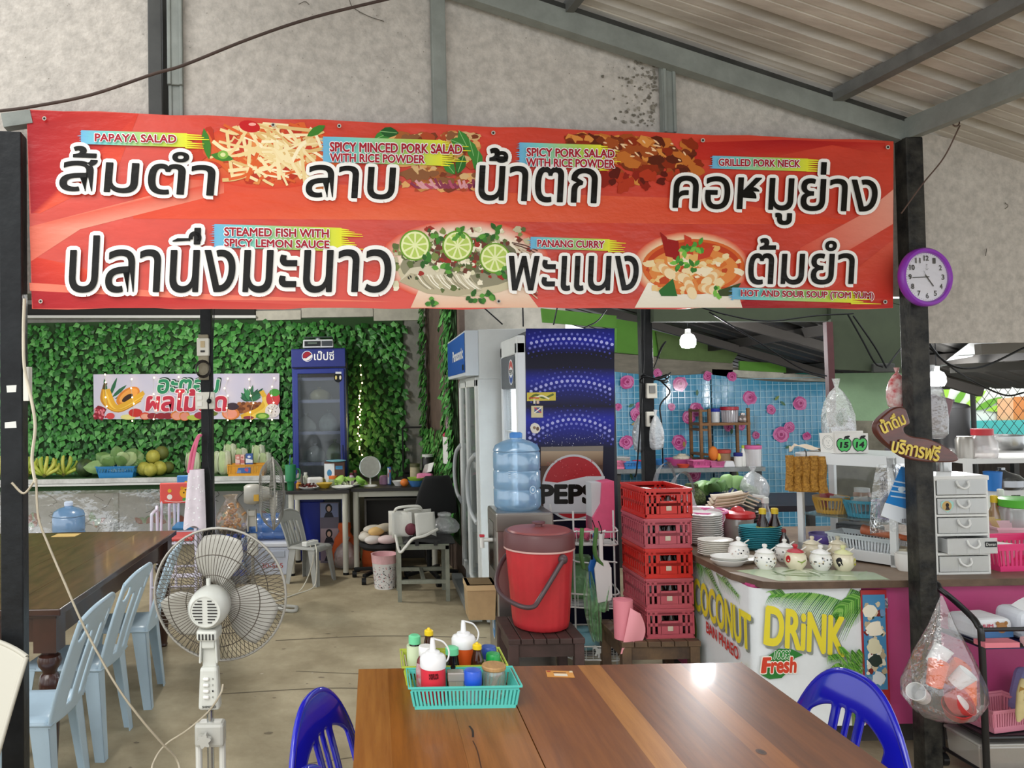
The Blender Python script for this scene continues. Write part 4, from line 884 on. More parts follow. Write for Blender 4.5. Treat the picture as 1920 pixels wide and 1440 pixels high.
# ================================================================ water jug, bottled water, cooler, snacks
q = at(129, 1000, 6.7)
t = thing('wooden_box', 'low wooden box under the blue water bottle behind the brown table', 'box', (q.x, 6.7, 0)); MB().box((0, 0, .14), (.4, .36, .28), M('#8a7350', .8, var=.3)).build('body', t, smooth=0, bevel=.004)
MB().box((0, 0, .27), (.42, .38, .02), M('#9a835c', .8, var=.3)).build('top', t, smooth=0)
jug('water_jug', 'blue water jug with a white cap behind the brown table', (q.x, 6.7, .28), .135, .5, bluepet, M('#cfdcf0', .4))
cap = M('#2f4fb0', .35); pet = film('#cfdcec', .22, .08, .12); lab_ = M('#3550a8', .4)
def water_pack(label, loc):
    t = thing('water_bottle_pack', label, 'water bottles', loc, group='shrink wrapped packs of bottled water')
    for i in range(4):
        for j in range(2):
            x, y = -.105+.07*i, -.035+.07*j; b = MB(); b.lathe([(0, 0), (.03, 0), (.032, .01), (.03, .06), (.032, .1), (.031, .14), (.014, .185), (.013, .195)], pet, 12, (x, y, 0)); b.lathe([(.0325, .07), (.0325, .125)], lab_, 12, (x, y, 0)); o = b.build('bottle', t)
            MB().lathe([(.0145, .193), (.0145, .212), (0, .214)], cap, 10, (x, y, 0)).build('cap', o)
    MB().box((0, 0, .075), (.295, .15, .15), film('#e8eef6', .1, .12, .1)).build('film', t, smooth=0)
    return t
q = at(434, 1000, 7.0); w1 = water_pack('lower pack of bottled water on the floor under the snack bag', (q.x, 7.0, 0)); dup(w1, (q.x, 7.0, .214), label='upper pack of blue capped bottled water behind the front fan')
t = thing('storage_box', 'dark storage box on the floor behind the bottled water', 'box', (-1.385, 7.25, 0)); MB().box((0, 0, .2), (.25, .26, .4), M('#4a4f58', .6)).build('body', t, smooth=0, bevel=.01); MB().box((0, 0, .41), (.265, .28, .02), M('#5a606a', .6)).build('lid', t, smooth=0, bevel=.004)
q = at(440, 985, 7.22); t = thing('snack_bag', 'big clear bag of golden crackers in front of the stone pattern sheet', 'snack bag', (-1.35, 7.22, .42))
m2 = MB(); m2.lathe([(0, .0), (.12, 0), (.155, .06), (.15, .14), (.09, .24), (.05, .3), (.07, .34)], film('#ffe9cf', .1, .15, .1, .6, 20), 20, wob=lambda a, v: .1*math.sin(3*a+v*4)+.05*math.sin(8*a)); m2.build('bag', t, smooth=70)
for i in range(44):
    a = rnd.uniform(0, 6.3); r = rnd.uniform(.02, .115); z_ = rnd.uniform(.03, .25); r *= 1 if z_ < .16 else .55
    d = V((rnd.uniform(-1, 1), rnd.uniform(-1, 1), rnd.uniform(-1, 1))).normalized()*.022
    c = V((r*math.cos(a), r*math.sin(a), z_)); MB().tube(spline([c-d, c+V((.006, 0, .008)), c+d], 3), .011, M(rnd.choice(['#d9a35f', '#c98d4a', '#e3b677', '#b97a3a']), .6), 6).build('cracker', t, smooth=60)
q = at(497, 1073, 7.32); t = thing('cooler_box', 'white plastic ice box on the floor behind the fan', 'cooler', (q.x, 7.42, 0))
cw = M('#cfd6e6', .4); MB().box((0, 0, .13), (.5, .34, .26), cw, top=(1.05, 1.05)).build('body', t, smooth=0, bevel=.015)
m2 = MB(); m2.box((0, 0, .285), (.54, .38, .045), M('#dfe3ec', .35)); m2.build('lid', t, smooth=0, bevel=.012)
m2 = MB(); m2.box((.1, -.182, .2), (.2, .01, .06), M('#b4bccb', .4)); m2.build('handle_recess', t, smooth=0, bevel=.004)
f = Ink(frame_fn((-.02, -.178, .07), (1, 0, 0), (0, 0, 1)), base=.003); f.text('30-565', 0, .0, .2, .045, '#b5453c'); f.build('writing', t)
jug('water_jug', 'dark blue water jug lying on the ice box behind the back fan', (q.x+.2, 7.42, .307+.125), .125, .42, film('#3f7fd0', .68, .12, .1), rot=(0, -PI/2, 0))
# ================================================================ pedestal fans
fan_white = M('#b4b3ab', .35, var=.1, vs=7); wire = M('#5c544a', .45, metal=.4); wire2 = M('#a5a29a', .4)
def fan(label, loc, R, zc, yaw, pitch, lowpole, wm, blade_m, body, big, cord=False, extras=True, nw=84, offx=0):
    t = thing('pedestal_fan', label, 'fan', loc)
    H = Matrix.Translation((offx, 0, zc)) @ Matrix.Rotation(yaw, 4, 'Z') @ Matrix.Rotation(pitch, 4, 'X')   # head frame: +Y blows, -Y is the motor
    def cage(name, dep, sgn, hub):
        m2 = MB(); m2.T = H
        for i in range(nw):
            a = 2*PI*i/nw; ca, sa = math.cos(a), math.sin(a); pts = []
            for q in range(7):
                u = q/6; r = hub+(R-hub)*u; y_ = sgn*dep*(1-(u**3.2)); tw = .05*(1-u)
                pts.append(V((r*math.cos(a+tw), y_, r*math.sin(a+tw))))
            m2.tube(pts, .0012 if R < .28 else .0016, wm, 4, cap=False)
        for r, rr in ((R, .005), (R*.68, .0018), (R*.4, .0016)):
            u = (r-hub)/(R-hub); y_ = sgn*(dep*(1-u**3.2)+.001)
            m2.tube([V((r*math.cos(2*PI*k_/48), y_, r*math.sin(2*PI*k_/48))) for k_ in range(48)], rr, wm if r < R else M('#a8a49b', .4), 6, closed=True)
        return m2.build(name, t, smooth=60)
    cage('rear_cage', R*.38, -1, R*.26); cage('front_cage', R*.3, 1, R*.16)
    m2 = MB(); m2.T = H; m2.lathe([(0, 0), (R*.2, 0), (R*.2, .01), (0, .012)], body, 24) ; 
    m2 = MB(); m2.T = H @ Matrix.Rotation(-PI/2, 4, 'X'); m2.lathe([(0, R*.3), (R*.17, R*.3), (R*.17, R*.315), (0, R*.33)], body, 24); m2.build('front_badge', t)
    for b in range(3):
        a0 = 2*PI*b/3+1.75; m2 = MB(); m2.T = H
        def bf(u, v, a0=a0):
            r = R*(.16+.74*v); half = (.36+.74*math.sin(PI*min(1, .18+.72*v)))*(1-.22*v); a = a0+(u-.5)*2*half*.72-.25*v
            return V((r*math.cos(a), .0+(u-.5)*R*.22*(1-.4*v), r*math.sin(a)))
        m2.grid(bf, 10, 10, blade_m); m2.build('blade', t, smooth=70, solid=.003)
    m2 = MB(); m2.T = H @ Matrix.Rotation(PI/2, 4, 'X')                    # motor housing towards -Y
    m2.lathe([(R*.17, R*.1), (R*.24, R*.38), (R*.28, R*.42), (R*.285, R*.6), (R*.27, R*.72), (R*.22, R*.8), (R*.205, R*.8), (R*.2, R*.79), (0, R*.79)], body, 32); mh = m2.build('motor_housing', t, smooth=45)
    if extras:
        m2 = MB(); m2.T = H; y_ = -R*.795
        for i in range(8):
            z_ = R*(.15-.043*i); hw = math.sqrt(max(0, (R*.185)**2-z_**2))
            for s_ in (-1, 1): m2.box((s_*(hw/2+.004), y_, z_), (max(.004, hw-.012), .004, R*.014), M('#2a2927', .6))
        m2.build('vent', mh, smooth=0)
        m2 = MB(); m2.T = H; m2.cyl((-R*.04, -R*.45, R*.27), (-R*.04, -R*.45, R*.37), .008, body, n=10); m2.build('knob', mh)
        m2 = MB(); m2.T = H; m2.box((0, -R*.6, -R*.36), (R*.3, R*.32, R*.16), body); m2.build('chin', mh, smooth=0, bevel=.01)
        m2 = MB(); m2.T = H
        for i in range(5): m2.box((R*(-.1+.05*i), -R*.765, -R*.37), (.005, .004, R*.08), M('#2a2927', .6))
        m2.build('chin_vent', mh, smooth=0)
    hx = H @ V((0, -R*.58, 0)); x0, y0 = hx.x, hx.y; zb = zc-R*(.88 if extras else 1.1)
    m2 = MB()
    for s_ in (-1, 1): m2.bar((x0+s_*R*.1, y0, zc-R*.42), (x0+s_*R*.12, y0, zb+.02), .008, .05, body, up=(0, 1, 0))
    m2.box((x0, y0, zc-R*.52), (R*.18, .05, R*.14), body); m2.box((x0, y0+.01, zc-R*.72), (R*.2, .03, R*.34), body); m2.build('neck', t, smooth=0, bevel=.004)
    m2 = MB(); m2.box((x0, y0, zb-R*.28), (R*.31, .05, R*.6), body, top=(.82, .9)); cb = m2.build('control_box', t, smooth=0, bevel=.012, seg=3)
    for i in range(4):
        m2 = MB(); m2.box((x0-.008, y0-.028, zb-R*(.13+.085*i)), (.022, .012, .012), M('#e6e5df', .3)); m2.build('button', cb, smooth=0, bevel=.005, seg=3)
    f = Ink(frame_fn((x0, y0-.0255, zb), (1, 0, 0), (0, 0, 1)), base=.0012)
    for i, c in enumerate('3210'): f.text(c, .013, -R*(.145+.085*i), .018, -R*(.118+.085*i), '#333333')
    f.text('SHIMONO', -.022, -R*.535, .026, -R*.505, '#2a2a2a', fat=.03) if extras else None
    f.build('markings', cb)
    m2 = MB(); m2.cyl((x0, y0, lowpole), (x0, y0, zb-R*.6), .0125, chrome, n=14); m2.build('pole', t)
    return t, V((x0, y0, zb))
fl = V((-.595, 2.93, 0)); fan1, nk = fan('white pedestal fan seen from its motor side between the plastic chairs and the wooden table', (fl.x, 2.93, 0), .252, .915, math.radians(-4), math.radians(3), .2, wire, M('#b3b0a7', .35), M('#cacbc3', .3), False)
x0, y0 = nk.x, nk.y; z_ = 1.65-(1360-748)/1440*2.8
m2 = MB(); m2.box((x0, y0, z_), (.105, .06, .085), fan_white); cl = m2.build('clamp', fan1, smooth=0, bevel=.012)
m2 = MB(); m2.T = Matrix.Translation((x0-.012, y0-.04, z_-.005)) @ Matrix.Rotation(PI/2, 4, 'X'); m2.lathe([(0, 0), (.022, 0), (.022, .02), (0, .02)], fan_white, 30, wob=lambda a, v: .22*math.sin(6*a)); m2.build('clamp_knob', cl)
for s_ in (-1, 1):
    m2 = MB(); m2.tube([(x0+s_*.042, y0, z_-.02), (x0+s_*.042, y0, .06), (x0+s_*.05, y0, .025)], .012, M('#cfcec7', .35), 10); m2.build('upright', fan1)
m2 = MB(); m2.tube(spline([(x0-.16, y0-.2, .015), (x0-.05, y0, .02), (x0+.05, y0, .02), (x0+.16, y0-.2, .015)]), .013, fan_white, 8); m2.tube(spline([(x0-.16, y0+.2, .015), (x0-.05, y0, .02), (x0+.05, y0, .02), (x0+.16, y0+.2, .015)]), .013, fan_white, 8); m2.build('base', fan1, smooth=60)
q = at(512, 925, 6.1); fan2, nk = fan('large white pedestal fan seen edge on in front of the fruit shelf', (q.x, 6.1, 0), .285, q.z, math.radians(-80), 0, .1, M('#8f8d86', .45, metal=.3), M('#a9a69c', .4), M('#bdbab0', .4), True, extras=False, nw=72)
x0, y0 = nk.x, nk.y
m2 = MB(); m2.tube(spline([(x0-.1, y0-.25, .015), (x0, y0, .04), (x0+.3, y0-.1, .015), (x0+.34, y0-.03, .015), (x0+.3, y0+.03, .015), (x0, y0, .04), (x0-.1, y0+.25, .015)]), .014, fan_white, 8); m2.cyl((x0, y0, .02), (x0, y0, .14), .025, fan_white); m2.build('base', fan2, smooth=60)
m2 = MB(); hx = V((x0, y0, q.z)); m2.box((x0+.045, y0-.075, q.z-.02), (.04, .004, .05), M('#d9a93a', .5)); m2.build('sticker', fan2, smooth=0)
# fan cord: from the control box down to the floor and up along the front post
def floorpt(px, py): return on(px, py, .006)
P = [fan1.location+V((nk.x*0+.02, 0, 0))]
k0 = at(418, 1283, 2.76)
m2 = MB(); m2.tube(spline([k0, at(413, 1302, 2.74), at(390, 1335, 2.76), at(350, 1370, 2.8), at(312, 1395, 2.85), at(290, 1425, 2.8), at(285, 1460, 2.78), floorpt(300, 1560), floorpt(340, 1520)], 6), .0035, M('#b3a893', .5), 6)
m2.tube(spline([at(22, 905, 2.66), at(45, 925, 2.66), at(66, 900, 2.66), at(68, 905, 2.66), at(72, 970, 2.66), at(90, 1020, 2.67), at(120, 1090, 2.68), at(160, 1180, 2.7), at(215, 1280, 2.72), at(262, 1345, 2.75), at(305, 1395, 2.8), at(332, 1425, 2.85), at(340, 1470, 2.85), floorpt(345, 1545), floorpt(340, 1520)], 6), .004, M('#b3a893', .5), 6)
m2.tube(spline([at(46, 560, 2.68), at(44, 620, 2.68), at(46, 690, 2.68), at(58, 745, 2.67), at(66, 800, 2.67), at(60, 860, 2.67), at(66, 905, 2.66)], 6), .0055, M('#c9c0ab', .5), 6)
single(m2, 'fan_cord', 'long beige fan cord looping from the black post down to the front fan', 'cord', (0, 0, 0), smooth=60)
m2 = MB(); p = at(52, 720, 2.71); m2.box(p, (.02, .03, .12), M('#d8d6cc', .6)); single(m2, 'cable_trunking', 'short white cable trunking on the side of the front black post', 'cable trunking', (0, 0, 0), smooth=0, bevel=.002)
# ================================================================ desks with things on them
dt = M('#2b2826', .45, var=.2); lg = M('#cfcdbf', .4)
def desk(label, x0, x1, y0, y1, z):
    t = thing('desk', label, 'desk', ((x0+x1)/2, (y0+y1)/2, 0)); w, d = x1-x0, y1-y0
    MB().box((0, 0, z-.015), (w, d, .03), dt).build('desktop', t, smooth=0, bevel=.003)
    m2 = MB()
    for s_ in (-1, 1): m2.bar((-w/2+.04, s_*(d/2-.05), z-.06), (w/2-.04, s_*(d/2-.05), z-.06), .02, .05, lg); m2.bar((s_*(w/2-.05), -d/2+.04, z-.06), (s_*(w/2-.05), d/2-.04, z-.06), .02, .05, lg)
    m2.build('apron', t, smooth=0)
    for a in (-1, 1):
        for b in (-1, 1):
            o = MB().cyl((a*(w/2-.045), b*(d/2-.045), .02), (a*(w/2-.045), b*(d/2-.045), z-.03), .027, lg, n=14).build('leg', t)
            MB().cyl((a*(w/2-.045), b*(d/2-.045), 0), (a*(w/2-.045), b*(d/2-.045), .022), .029, black, n=14).build('foot_cap', o)
    return t
dz = .79
xd0, xd1 = at(536, 910, 7.2).x, at(655, 910, 7.2).x
desk('black topped desk with round white legs holding plates of food', xd0, xd1, 7.18, 7.85, dz); desk('black topped desk with the round mirror beside the ivy partition', xd1+.01, .6, 7.3, 7.9, dz)
def plate(name, label, loc, r, m, h=.022, sx=1, sy=1, group=None, cat='plate'):
    return turned(name, label, cat, loc, [(0, .003), (r*.6, .003), (r*.62, 0), (r*.66, .002), (r, h), (r*.985, h+.003), (r*.62, .007), (0, .007)], m, group, 32, sx, sy)
def D(px, py): return on(px, py, dz)
pw_ = M('#efeee9', .25)
q = D(578, 910); t = turned('tumbler', 'tall green tumbler with a handle on the near end of the desk', 'tumbler', (at(545, 912, 7.26).x, 7.26, dz), [(0, 0), (.03, 0), (.033, .06), (.038, .08), (.05, .085), (.053, .235), (.05, .24), (0, .238)], M('#1f7a4a', .35))
m2 = MB(); m2.tube(spline([(.045, 0, .2), (.085, 0, .19), (.085, 0, .12), (.05, 0, .1)]), .008, M('#1f7a4a', .35), 8); m2.build('handle', t, smooth=60)
MB().tube([(-.01, 0, .2), (.0, 0, .33)], .004, M('#2f4fa0', .4), 6).build('straw', t)
for px, py, r, lab in ((578, 906, .1, 'white plate of dark red chillies on the desk'), (655, 901, .115, 'white plate of lettuce on the desk'), (642, 909, .105, 'empty white plate at the front edge of the desk')):
    plate('dinner_plate', lab, (at(px, 900, 7.31).x, {578: 7.32, 655: 7.34, 642: 7.3}[px]+(.16 if px == 655 else 0), dz), r, pw_, group='white plates on the desk')
q = D(608, 904); turned('bowl', 'white topped yellow bowl among the plates on the desk', 'bowl', (at(608, 905, 7.42).x, 7.42, dz), [(0, 0), (.045, 0), (.06, .02), (.08, .045), (.077, .045), (0, .02)], M('#e2b93a', .35))
q = D(578, 906); m2 = MB()
for i in range(40): m2.ball((rnd.gauss(0, .035), rnd.gauss(0, .035), .02+rnd.uniform(0, .03)), (.012, .009, .008), M(rnd.choice(['#5d1a14', '#7a221a', '#431310']), .4), 6, 4)
o = single(m2, 'chili_heap', 'heap of dark red chillies on the white plate', 'chillies', (at(578, 900, 7.31).x, 7.32, dz+.0), smooth=60); o['kind'] = 'stuff'
greens('lettuce', 'bright green lettuce leaves on the white plate', (at(655, 900, 7.31).x, 7.5, dz+.02), 12, 2.2, .13, [M('#9ccf55', .45), M('#b5dd72', .45), M('#7db344', .45)], .05, up=.05)
def carton(name, label, px, Y, w, d, h, cols, base=dz, cat='box', rz=0):
    t = thing(name, label, cat, (at(px, 900, Y).x, Y, base), rz); MB().box((0, 0, h/2), (w, d, h), M(cols[0], .5)).build('body', t, smooth=0, bevel=.003)
    f = Ink(frame_fn((-w/2, -d/2, 0), (1, 0, 0), (0, 0, 1))); f.poly([(0, h*.05), (w*.5, h*.05), (w*.5, h*.95), (0, h*.95)], cols[1]); f.ell(w*.25, h*.55, w*.12, h*.15, cols[2], 14); f.poly([(w*.55, h*.7), (w*.9, h*.7), (w*.9, h*.85), (w*.55, h*.85)], cols[2]); f.build('print', t)
    return t
carton('coffee_box', 'brown and white food box standing on the desk in front of the fridge', 628, 7.62, .2, .12, .23, ('#5f3a2c', '#e6ecf0', '#4a8fc0'))
turned('plate_lid', 'pale blue plate lying on top of the brown food box', 'plate', (at(630, 850, 7.62).x, 7.62, dz+.23), [(0, 0), (.06, 0), (.1, .012), (.098, .015), (0, .006)], M('#7fc4d8', .3))
q = at(590, 895, 7.5); t = thing('tissue_pack', 'white tissue pack on the desk', 'tissues', (q.x, 7.55, dz), .25); MB().box((0, 0, .045), (.15, .09, .09), M('#eceae6', .7, bump=.2, bs=20)).build('pack', t, smooth=0, bevel=.02, seg=3)
q = at(602, 893, 7.45); m2 = MB(); m2.lathe([(0, 0), (.035, .005), (.045, .035), (.04, .07), (0, .085)], M('#9a8f4a', .7, bump=.8, bs=60, var=.3), 16); t = single(m2, 'baby_pineapple', 'small brown green spiky fruit on the desk behind the plates', 'fruit', (q.x, 7.58, dz))
q = at(624, 895, 7.5); t = turned('glass_jar', 'glass jar with an orange lid on the desk beside the lettuce', 'jar', (q.x, 7.55, dz), [(0, 0), (.045, 0), (.048, .06), (.035, .075)], film('#cfe0b0', .5)); tpart(t, 'lid', [(.042, .072), (.042, .1), (0, .102)], M('#e0742c', .4))
for px, yy, h, c, cc, lab in ((561, 7.55, .16, '#8a8378', '#2a2622', 'dark capped glass jar beside the green tumbler'), (573, 7.62, .13, '#c9cdb8', '#e0e0d6', 'small clear sauce bottle on the desk behind the tissue pack'), (560, 7.42, .06, '#d9963a', '#c98a2c', 'small orange pot beside the green tumbler'), (659, 7.6, .12, '#cbb2c4', '#6d2a3a', 'small pink glitter bottle beside the round mirror'), (666, 7.66, .14, '#3a2f2c', '#8f3a30', 'slim dark bottle beside the round mirror')):
    q = at(px, 890, yy); t = turned('small_bottle', lab, 'bottle', (q.x, yy, dz), [(0, 0), (.026, 0), (.028, h*.7), (.016, h*.82), (.016, h*.86)], M(c, .3), 'small bottles on the desks', 14); tpart(t, 'cap', [(.018, h*.84), (.018, h), (0, h)], M(cc, .4), 12)
q = at(694, 880, 7.5); t = thing('table_mirror', 'round table mirror on the desk showing green reflections', 'mirror', (q.x, 7.5, dz), .0)
Rm = Matrix.Translation((0, 0, .185)) @ Matrix.Rotation(PI/2-.2, 4, 'X'); m2 = MB(); m2.T = Rm; m2.lathe([(0, 0), (.1, 0), (.1, .004), (0, .004)], M('#dfe8e6', .04, 1), 36); m2.build('glass', t)
m2 = MB(); m2.T = Rm; m2.tube([V((.1*math.cos(a), .1*math.sin(a), .0)) for a in [2*PI*i/40 for i in range(40)]], .006, M('#cdd6d4', .2, .6), 8, closed=True); m2.build('rim', t)
m2 = MB(); m2.tube([(0, .01, .09), (0, .02, .0)], .008, wht); m2.lathe([(0, 0), (.07, 0), (.06, .012), (0, .015)], wht); m2.build('stand', t)
q = at(720, 895, 7.65); turned('powder_tin', 'pink powder compact behind the round mirror', 'compact', (q.x, 7.65, dz), [(0, 0), (.045, 0), (.045, .07), (.03, .085), (0, .085)], M('#b58aa5', .4))
carton('medicine_box', 'slim blue and white tube box standing on the mirror desk', 730, 7.6, .035, .03, .17, ('#3f6fb8', '#e9ecf2', '#d95a3a'))
q = D(744, 896); turned('bowl', 'white bowl on the mirror desk', 'bowl', (q.x, 7.5, dz), [(0, 0), (.04, 0), (.07, .045), (.067, .046), (0, .015)], pw_)
q = D(755, 902); single(MB().ball((0, 0, .04), (.042, .042, .038), M('#e0792a', .5, bump=.2, bs=90)), 'orange_fruit', 'orange lying on the mirror desk beside the blue bowl', 'orange', (q.x, 7.38, dz), smooth=60)
q = D(776, 904); turned('bowl', 'blue bowl on the mirror desk with a lime green bowl in it', 'bowl', (q.x, 7.4, dz), [(0, 0), (.05, 0), (.085, .06), (.082, .06), (.045, .006), (0, .006)], M('#4a7fc0', .35)); turned('bowl', 'lime green bowl nested in the blue bowl', 'bowl', (q.x, 7.4, dz+.035), [(0, 0), (.045, 0), (.083, .05), (.08, .05), (0, .008)], M('#a5d24a', .35))
q = at(778, 870, 7.7); t = turned('milk_powder_jar', 'cream jar with a dark lid at the back of the mirror desk', 'jar', (q.x, 7.72, dz), [(0, 0), (.05, 0), (.05, .15), (.045, .165)], M('#c9bd98', .4, var=.3)); tpart(t, 'lid', [(.052, .16), (.052, .19), (0, .192)], M('#5a5a3a', .4))
q = at(790, 868, 7.78); t = turned('coffee_jar', 'black jar with a red label at the back of the mirror desk', 'jar', (at(802, 868, 7.8).x, 7.8, dz), [(0, 0), (.06, 0), (.06, .24), (.05, .255)], M('#22211f', .3)); tpart(t, 'lid', [(.058, .25), (.058, .275), (0, .277)], M('#d2d2cc', .4))
q = at(797, 880, 7.42); t = thing('tissue_pack', 'pink flowered tissue pack with a white tissue sticking out', 'tissues', (q.x, 7.45, dz), -.3); MB().box((0, 0, .06), (.17, .1, .12), M('#e59ab8', .6, var=.3, vs=14, h2='#d9689a'), top=(.9, .8)).build('pack', t, smooth=0, bevel=.02, seg=3)
m2 = MB(); m2.grid(lambda u, v: V((.0+.1*(u-.3)+.03*v, .03*math.sin(5*u), .11+.09*v+.03*u)), 8, 6, wht); m2.build('tissue', t, smooth=70)
carton('paper_box', 'blue and white box on the ledge under the mirror desk', 735, 7.75, .17, .12, .08, ('#dfe2e4', '#4a7cc0', '#e8e8e8'), base=.665)
m2 = MB(); m2.box((0, 0, 0), (.62, .3, .02), M('#5a5651', .6)); m2.box((-.3, 0, -.325), (.02, .3, .63), M('#6b6761', .6)); m2.box((.3, 0, -.325), (.02, .3, .63), M('#6b6761', .6)); m2.box((0, .14, -.325), (.62, .01, .63), M('#4a4743', .6)); single(m2, 'drawer_cabinet', 'grey metal cabinet standing under the mirror desk', 'cabinet', (.2, 7.72, .65), smooth=0)
# things under the desks
t = thing('storage_bin', 'dark blue bin standing under the black desk', 'bin', (at(583, 980, 7.9).x, 7.98, 0)); MB().box((0, 0, .3), (.26, .24, .6), M('#142a94', .4)).build('body', t, smooth=0, bevel=.012); MB().box((0, 0, .61), (.28, .26, .03), M('#0f2070', .4)).build('lid', t, smooth=0, bevel=.006)
q = at(617, 980, 7.72); t = thing('picture_poster', 'glossy poster of women leaning under the black desk', 'poster', (q.x, 7.75, 0), rot=(math.radians(-5), 0, 0)); MB().box((0, 0, .3), (.19, .008, .6), M('#6d6472', .4)).build('board', t, smooth=0)
f = Ink(frame_fn((-.095, -.004, 0), (1, 0, 0), (0, 0, 1)), base=.001)
for r0, bgc in ((.45, '#8a93b5'), (.2, '#b9a3a8'), (.02, '#8f7f90')):
    f.poly([(.005, r0), (.185, r0), (.185, r0+.14), (.005, r0+.14)], bgc); f.ell(.09, r0+.09, .035, .045, '#1c1618', 14); f.ell(.09, r0+.085, .02, .028, '#d9b39c', 14); f.poly([(.04, r0), (.06, r0+.05), (.12, r0+.05), (.14, r0)], '#2c2a34')
f.build('picture', t)
for px, yy, r, h, lab, sd_ in ((648, 7.6, .13, .42, 'orange cloth sack under the desks', 3), (700, 7.55, .16, .4, 'orange sack of goods beside the drawer cabinet', 5)):
    sack('cloth_sack', lab, 'sack', (at(px, 1040, yy).x+(.06 if px > 690 else 0), yy if px < 690 else 7.43, 0), r, h, M('#c9561f', .8, var=.2, bump=.2, bs=20), .7, sd_, knot=False, group='orange sacks under the desks')
sack('carrier_bag', 'clear carrier bag on the floor beside the desk leg', 'bag', (at(650, 1060, 7.35).x, 7.5, 0), .12, .3, film('#e9ecee', .35, .15, .1, .6, 20), .8, 9)
# small grey chair with the power strip
def plastic_chair(name, label, m, loc, rz, W=.40, Ds=.40, hs=.43, ht=.82, lean=.12, holes=None, arch=.16, group=None, tw=1.0):
    """one piece plastic chair facing +X: seat, pierced backrest, four legs"""
    t = thing(name, label, 'chair', loc, rz, group)
    m2 = MB()
    def sf(u, v):
        x = -Ds/2+Ds*u; y = (-W/2+W*v)*(1-.06*u); edge = max(abs(2*u-1), abs(2*v-1))
        return V((x, y, hs-.012*math.sin(PI*u)*math.sin(PI*v)-(.018 if u > .97 else 0)-(.02 if edge > .97 else 0)))
    m2.grid(sf, 12, 12, m); m2.build('seat', t, smooth=60, solid=.006)
    H = ht-hs+.03
    def bf(u, v):
        c = 2*u-1; wv = W*(.92+.14*tw*v); top = 1-arch*abs(c)**2.6
        x = -Ds/2+.012-lean*v**1.2-.035*(1-c*c)*(.5+.5*v); return V((x, c*wv/2, hs-.03+H*v*top))
    m2 = MB(); m2.grid(bf, 40, 32, m, mask=(lambda u, v: not holes(u, v)) if holes else None); m2.build('backrest', t, smooth=60, solid=.011, sub=1)
    m2 = MB(); rim_ = [bf(i/24, 1) for i in range(25)]; m2.tube(rim_, .009, m, 8); m2.tube([bf(0, i/10) for i in range(11)], .008, m, 8); m2.tube([bf(1, i/10) for i in range(11)], .008, m, 8); m2.build('back_rim', t, smooth=60)
    for a in (-1, 1):
        for b in (-1, 1):
            x0 = a*(Ds/2-.035); y0 = b*(W/2-.03); x1 = a*(Ds/2+.02); y1 = b*(W/2+.01); m2 = MB(); w0, w1 = .075, .045
            for (dx, dy) in ((1, 0), (0, 1)):
                A = [V((x0+a*.02, y0+b*.02, hs-.01)), V((x0+a*.02-a*dx*w0, y0+b*.02-b*dy*w0, hs-.01)), V((x1-a*dx*w1, y1-b*dy*w1, 0)), V((x1, y1, 0))]
                n = V((-a*.005*dy, -b*.005*dx, 0)); m2.add(A+[p+n for p in A], [(0, 1, 2, 3), (7, 6, 5, 4), (0, 4, 5, 1), (1, 5, 6, 2), (2, 6, 7, 3), (3, 7, 4, 0)], m)
            m2.build('leg', t, smooth=0)
    return t
slat_holes = lambda u, v: (.12 < v < .72 and any(abs(u-c) < .034 for c in (.2, .35, .5, .65, .8)))
gq = at(583, 1060, 7.0); plastic_chair('plastic_chair', 'small grey plastic chair with a power strip on its seat', M('#a9aaa5', .4, var=.1), (gq.x, 6.98, 0), -.5, .3, .3, .33, .63, .09, slat_holes)
q = V((gq.x, 6.95, .33)); t = thing('power_strip', 'white power strip lying on the small grey chair', 'power strip', q, .9); MB().box((0, 0, .02), (.16, .06, .04), wht).build('body', t, smooth=0, bevel=.006)
for i in range(3): MB().box((-.045+.045*i, 0, .042), (.03, .035, .004), M('#c9c7c0', .4)).build('outlet', t, smooth=0)
m2 = MB(); m2.tube(spline([q+V((.05, -.06, .02)), q+V((.07, -.17, -.02)), q+V((.07, -.2, -.2)), V((q.x+.04, 6.72, .01)), V((q.x-.1, 6.5, .007)), V((q.x-.25, 6.3, .007)), V((q.x-.4, 6.4, .007))]), .006, M('#d2cec0', .5), 6); m2.tube(spline([q+V((0, -.03, .02)), q+V((.04, -.19, -.1)), V((q.x-.06, 6.66, .008)), V((q.x-.2, 6.52, .008)), V((q.x-.32, 6.6, .008))]), .005, M('#c4bfae', .5), 6)
single(m2, 'extension_cord', 'white extension cord trailing from the grey chair over the floor', 'cord', (0, 0, 0), smooth=60)
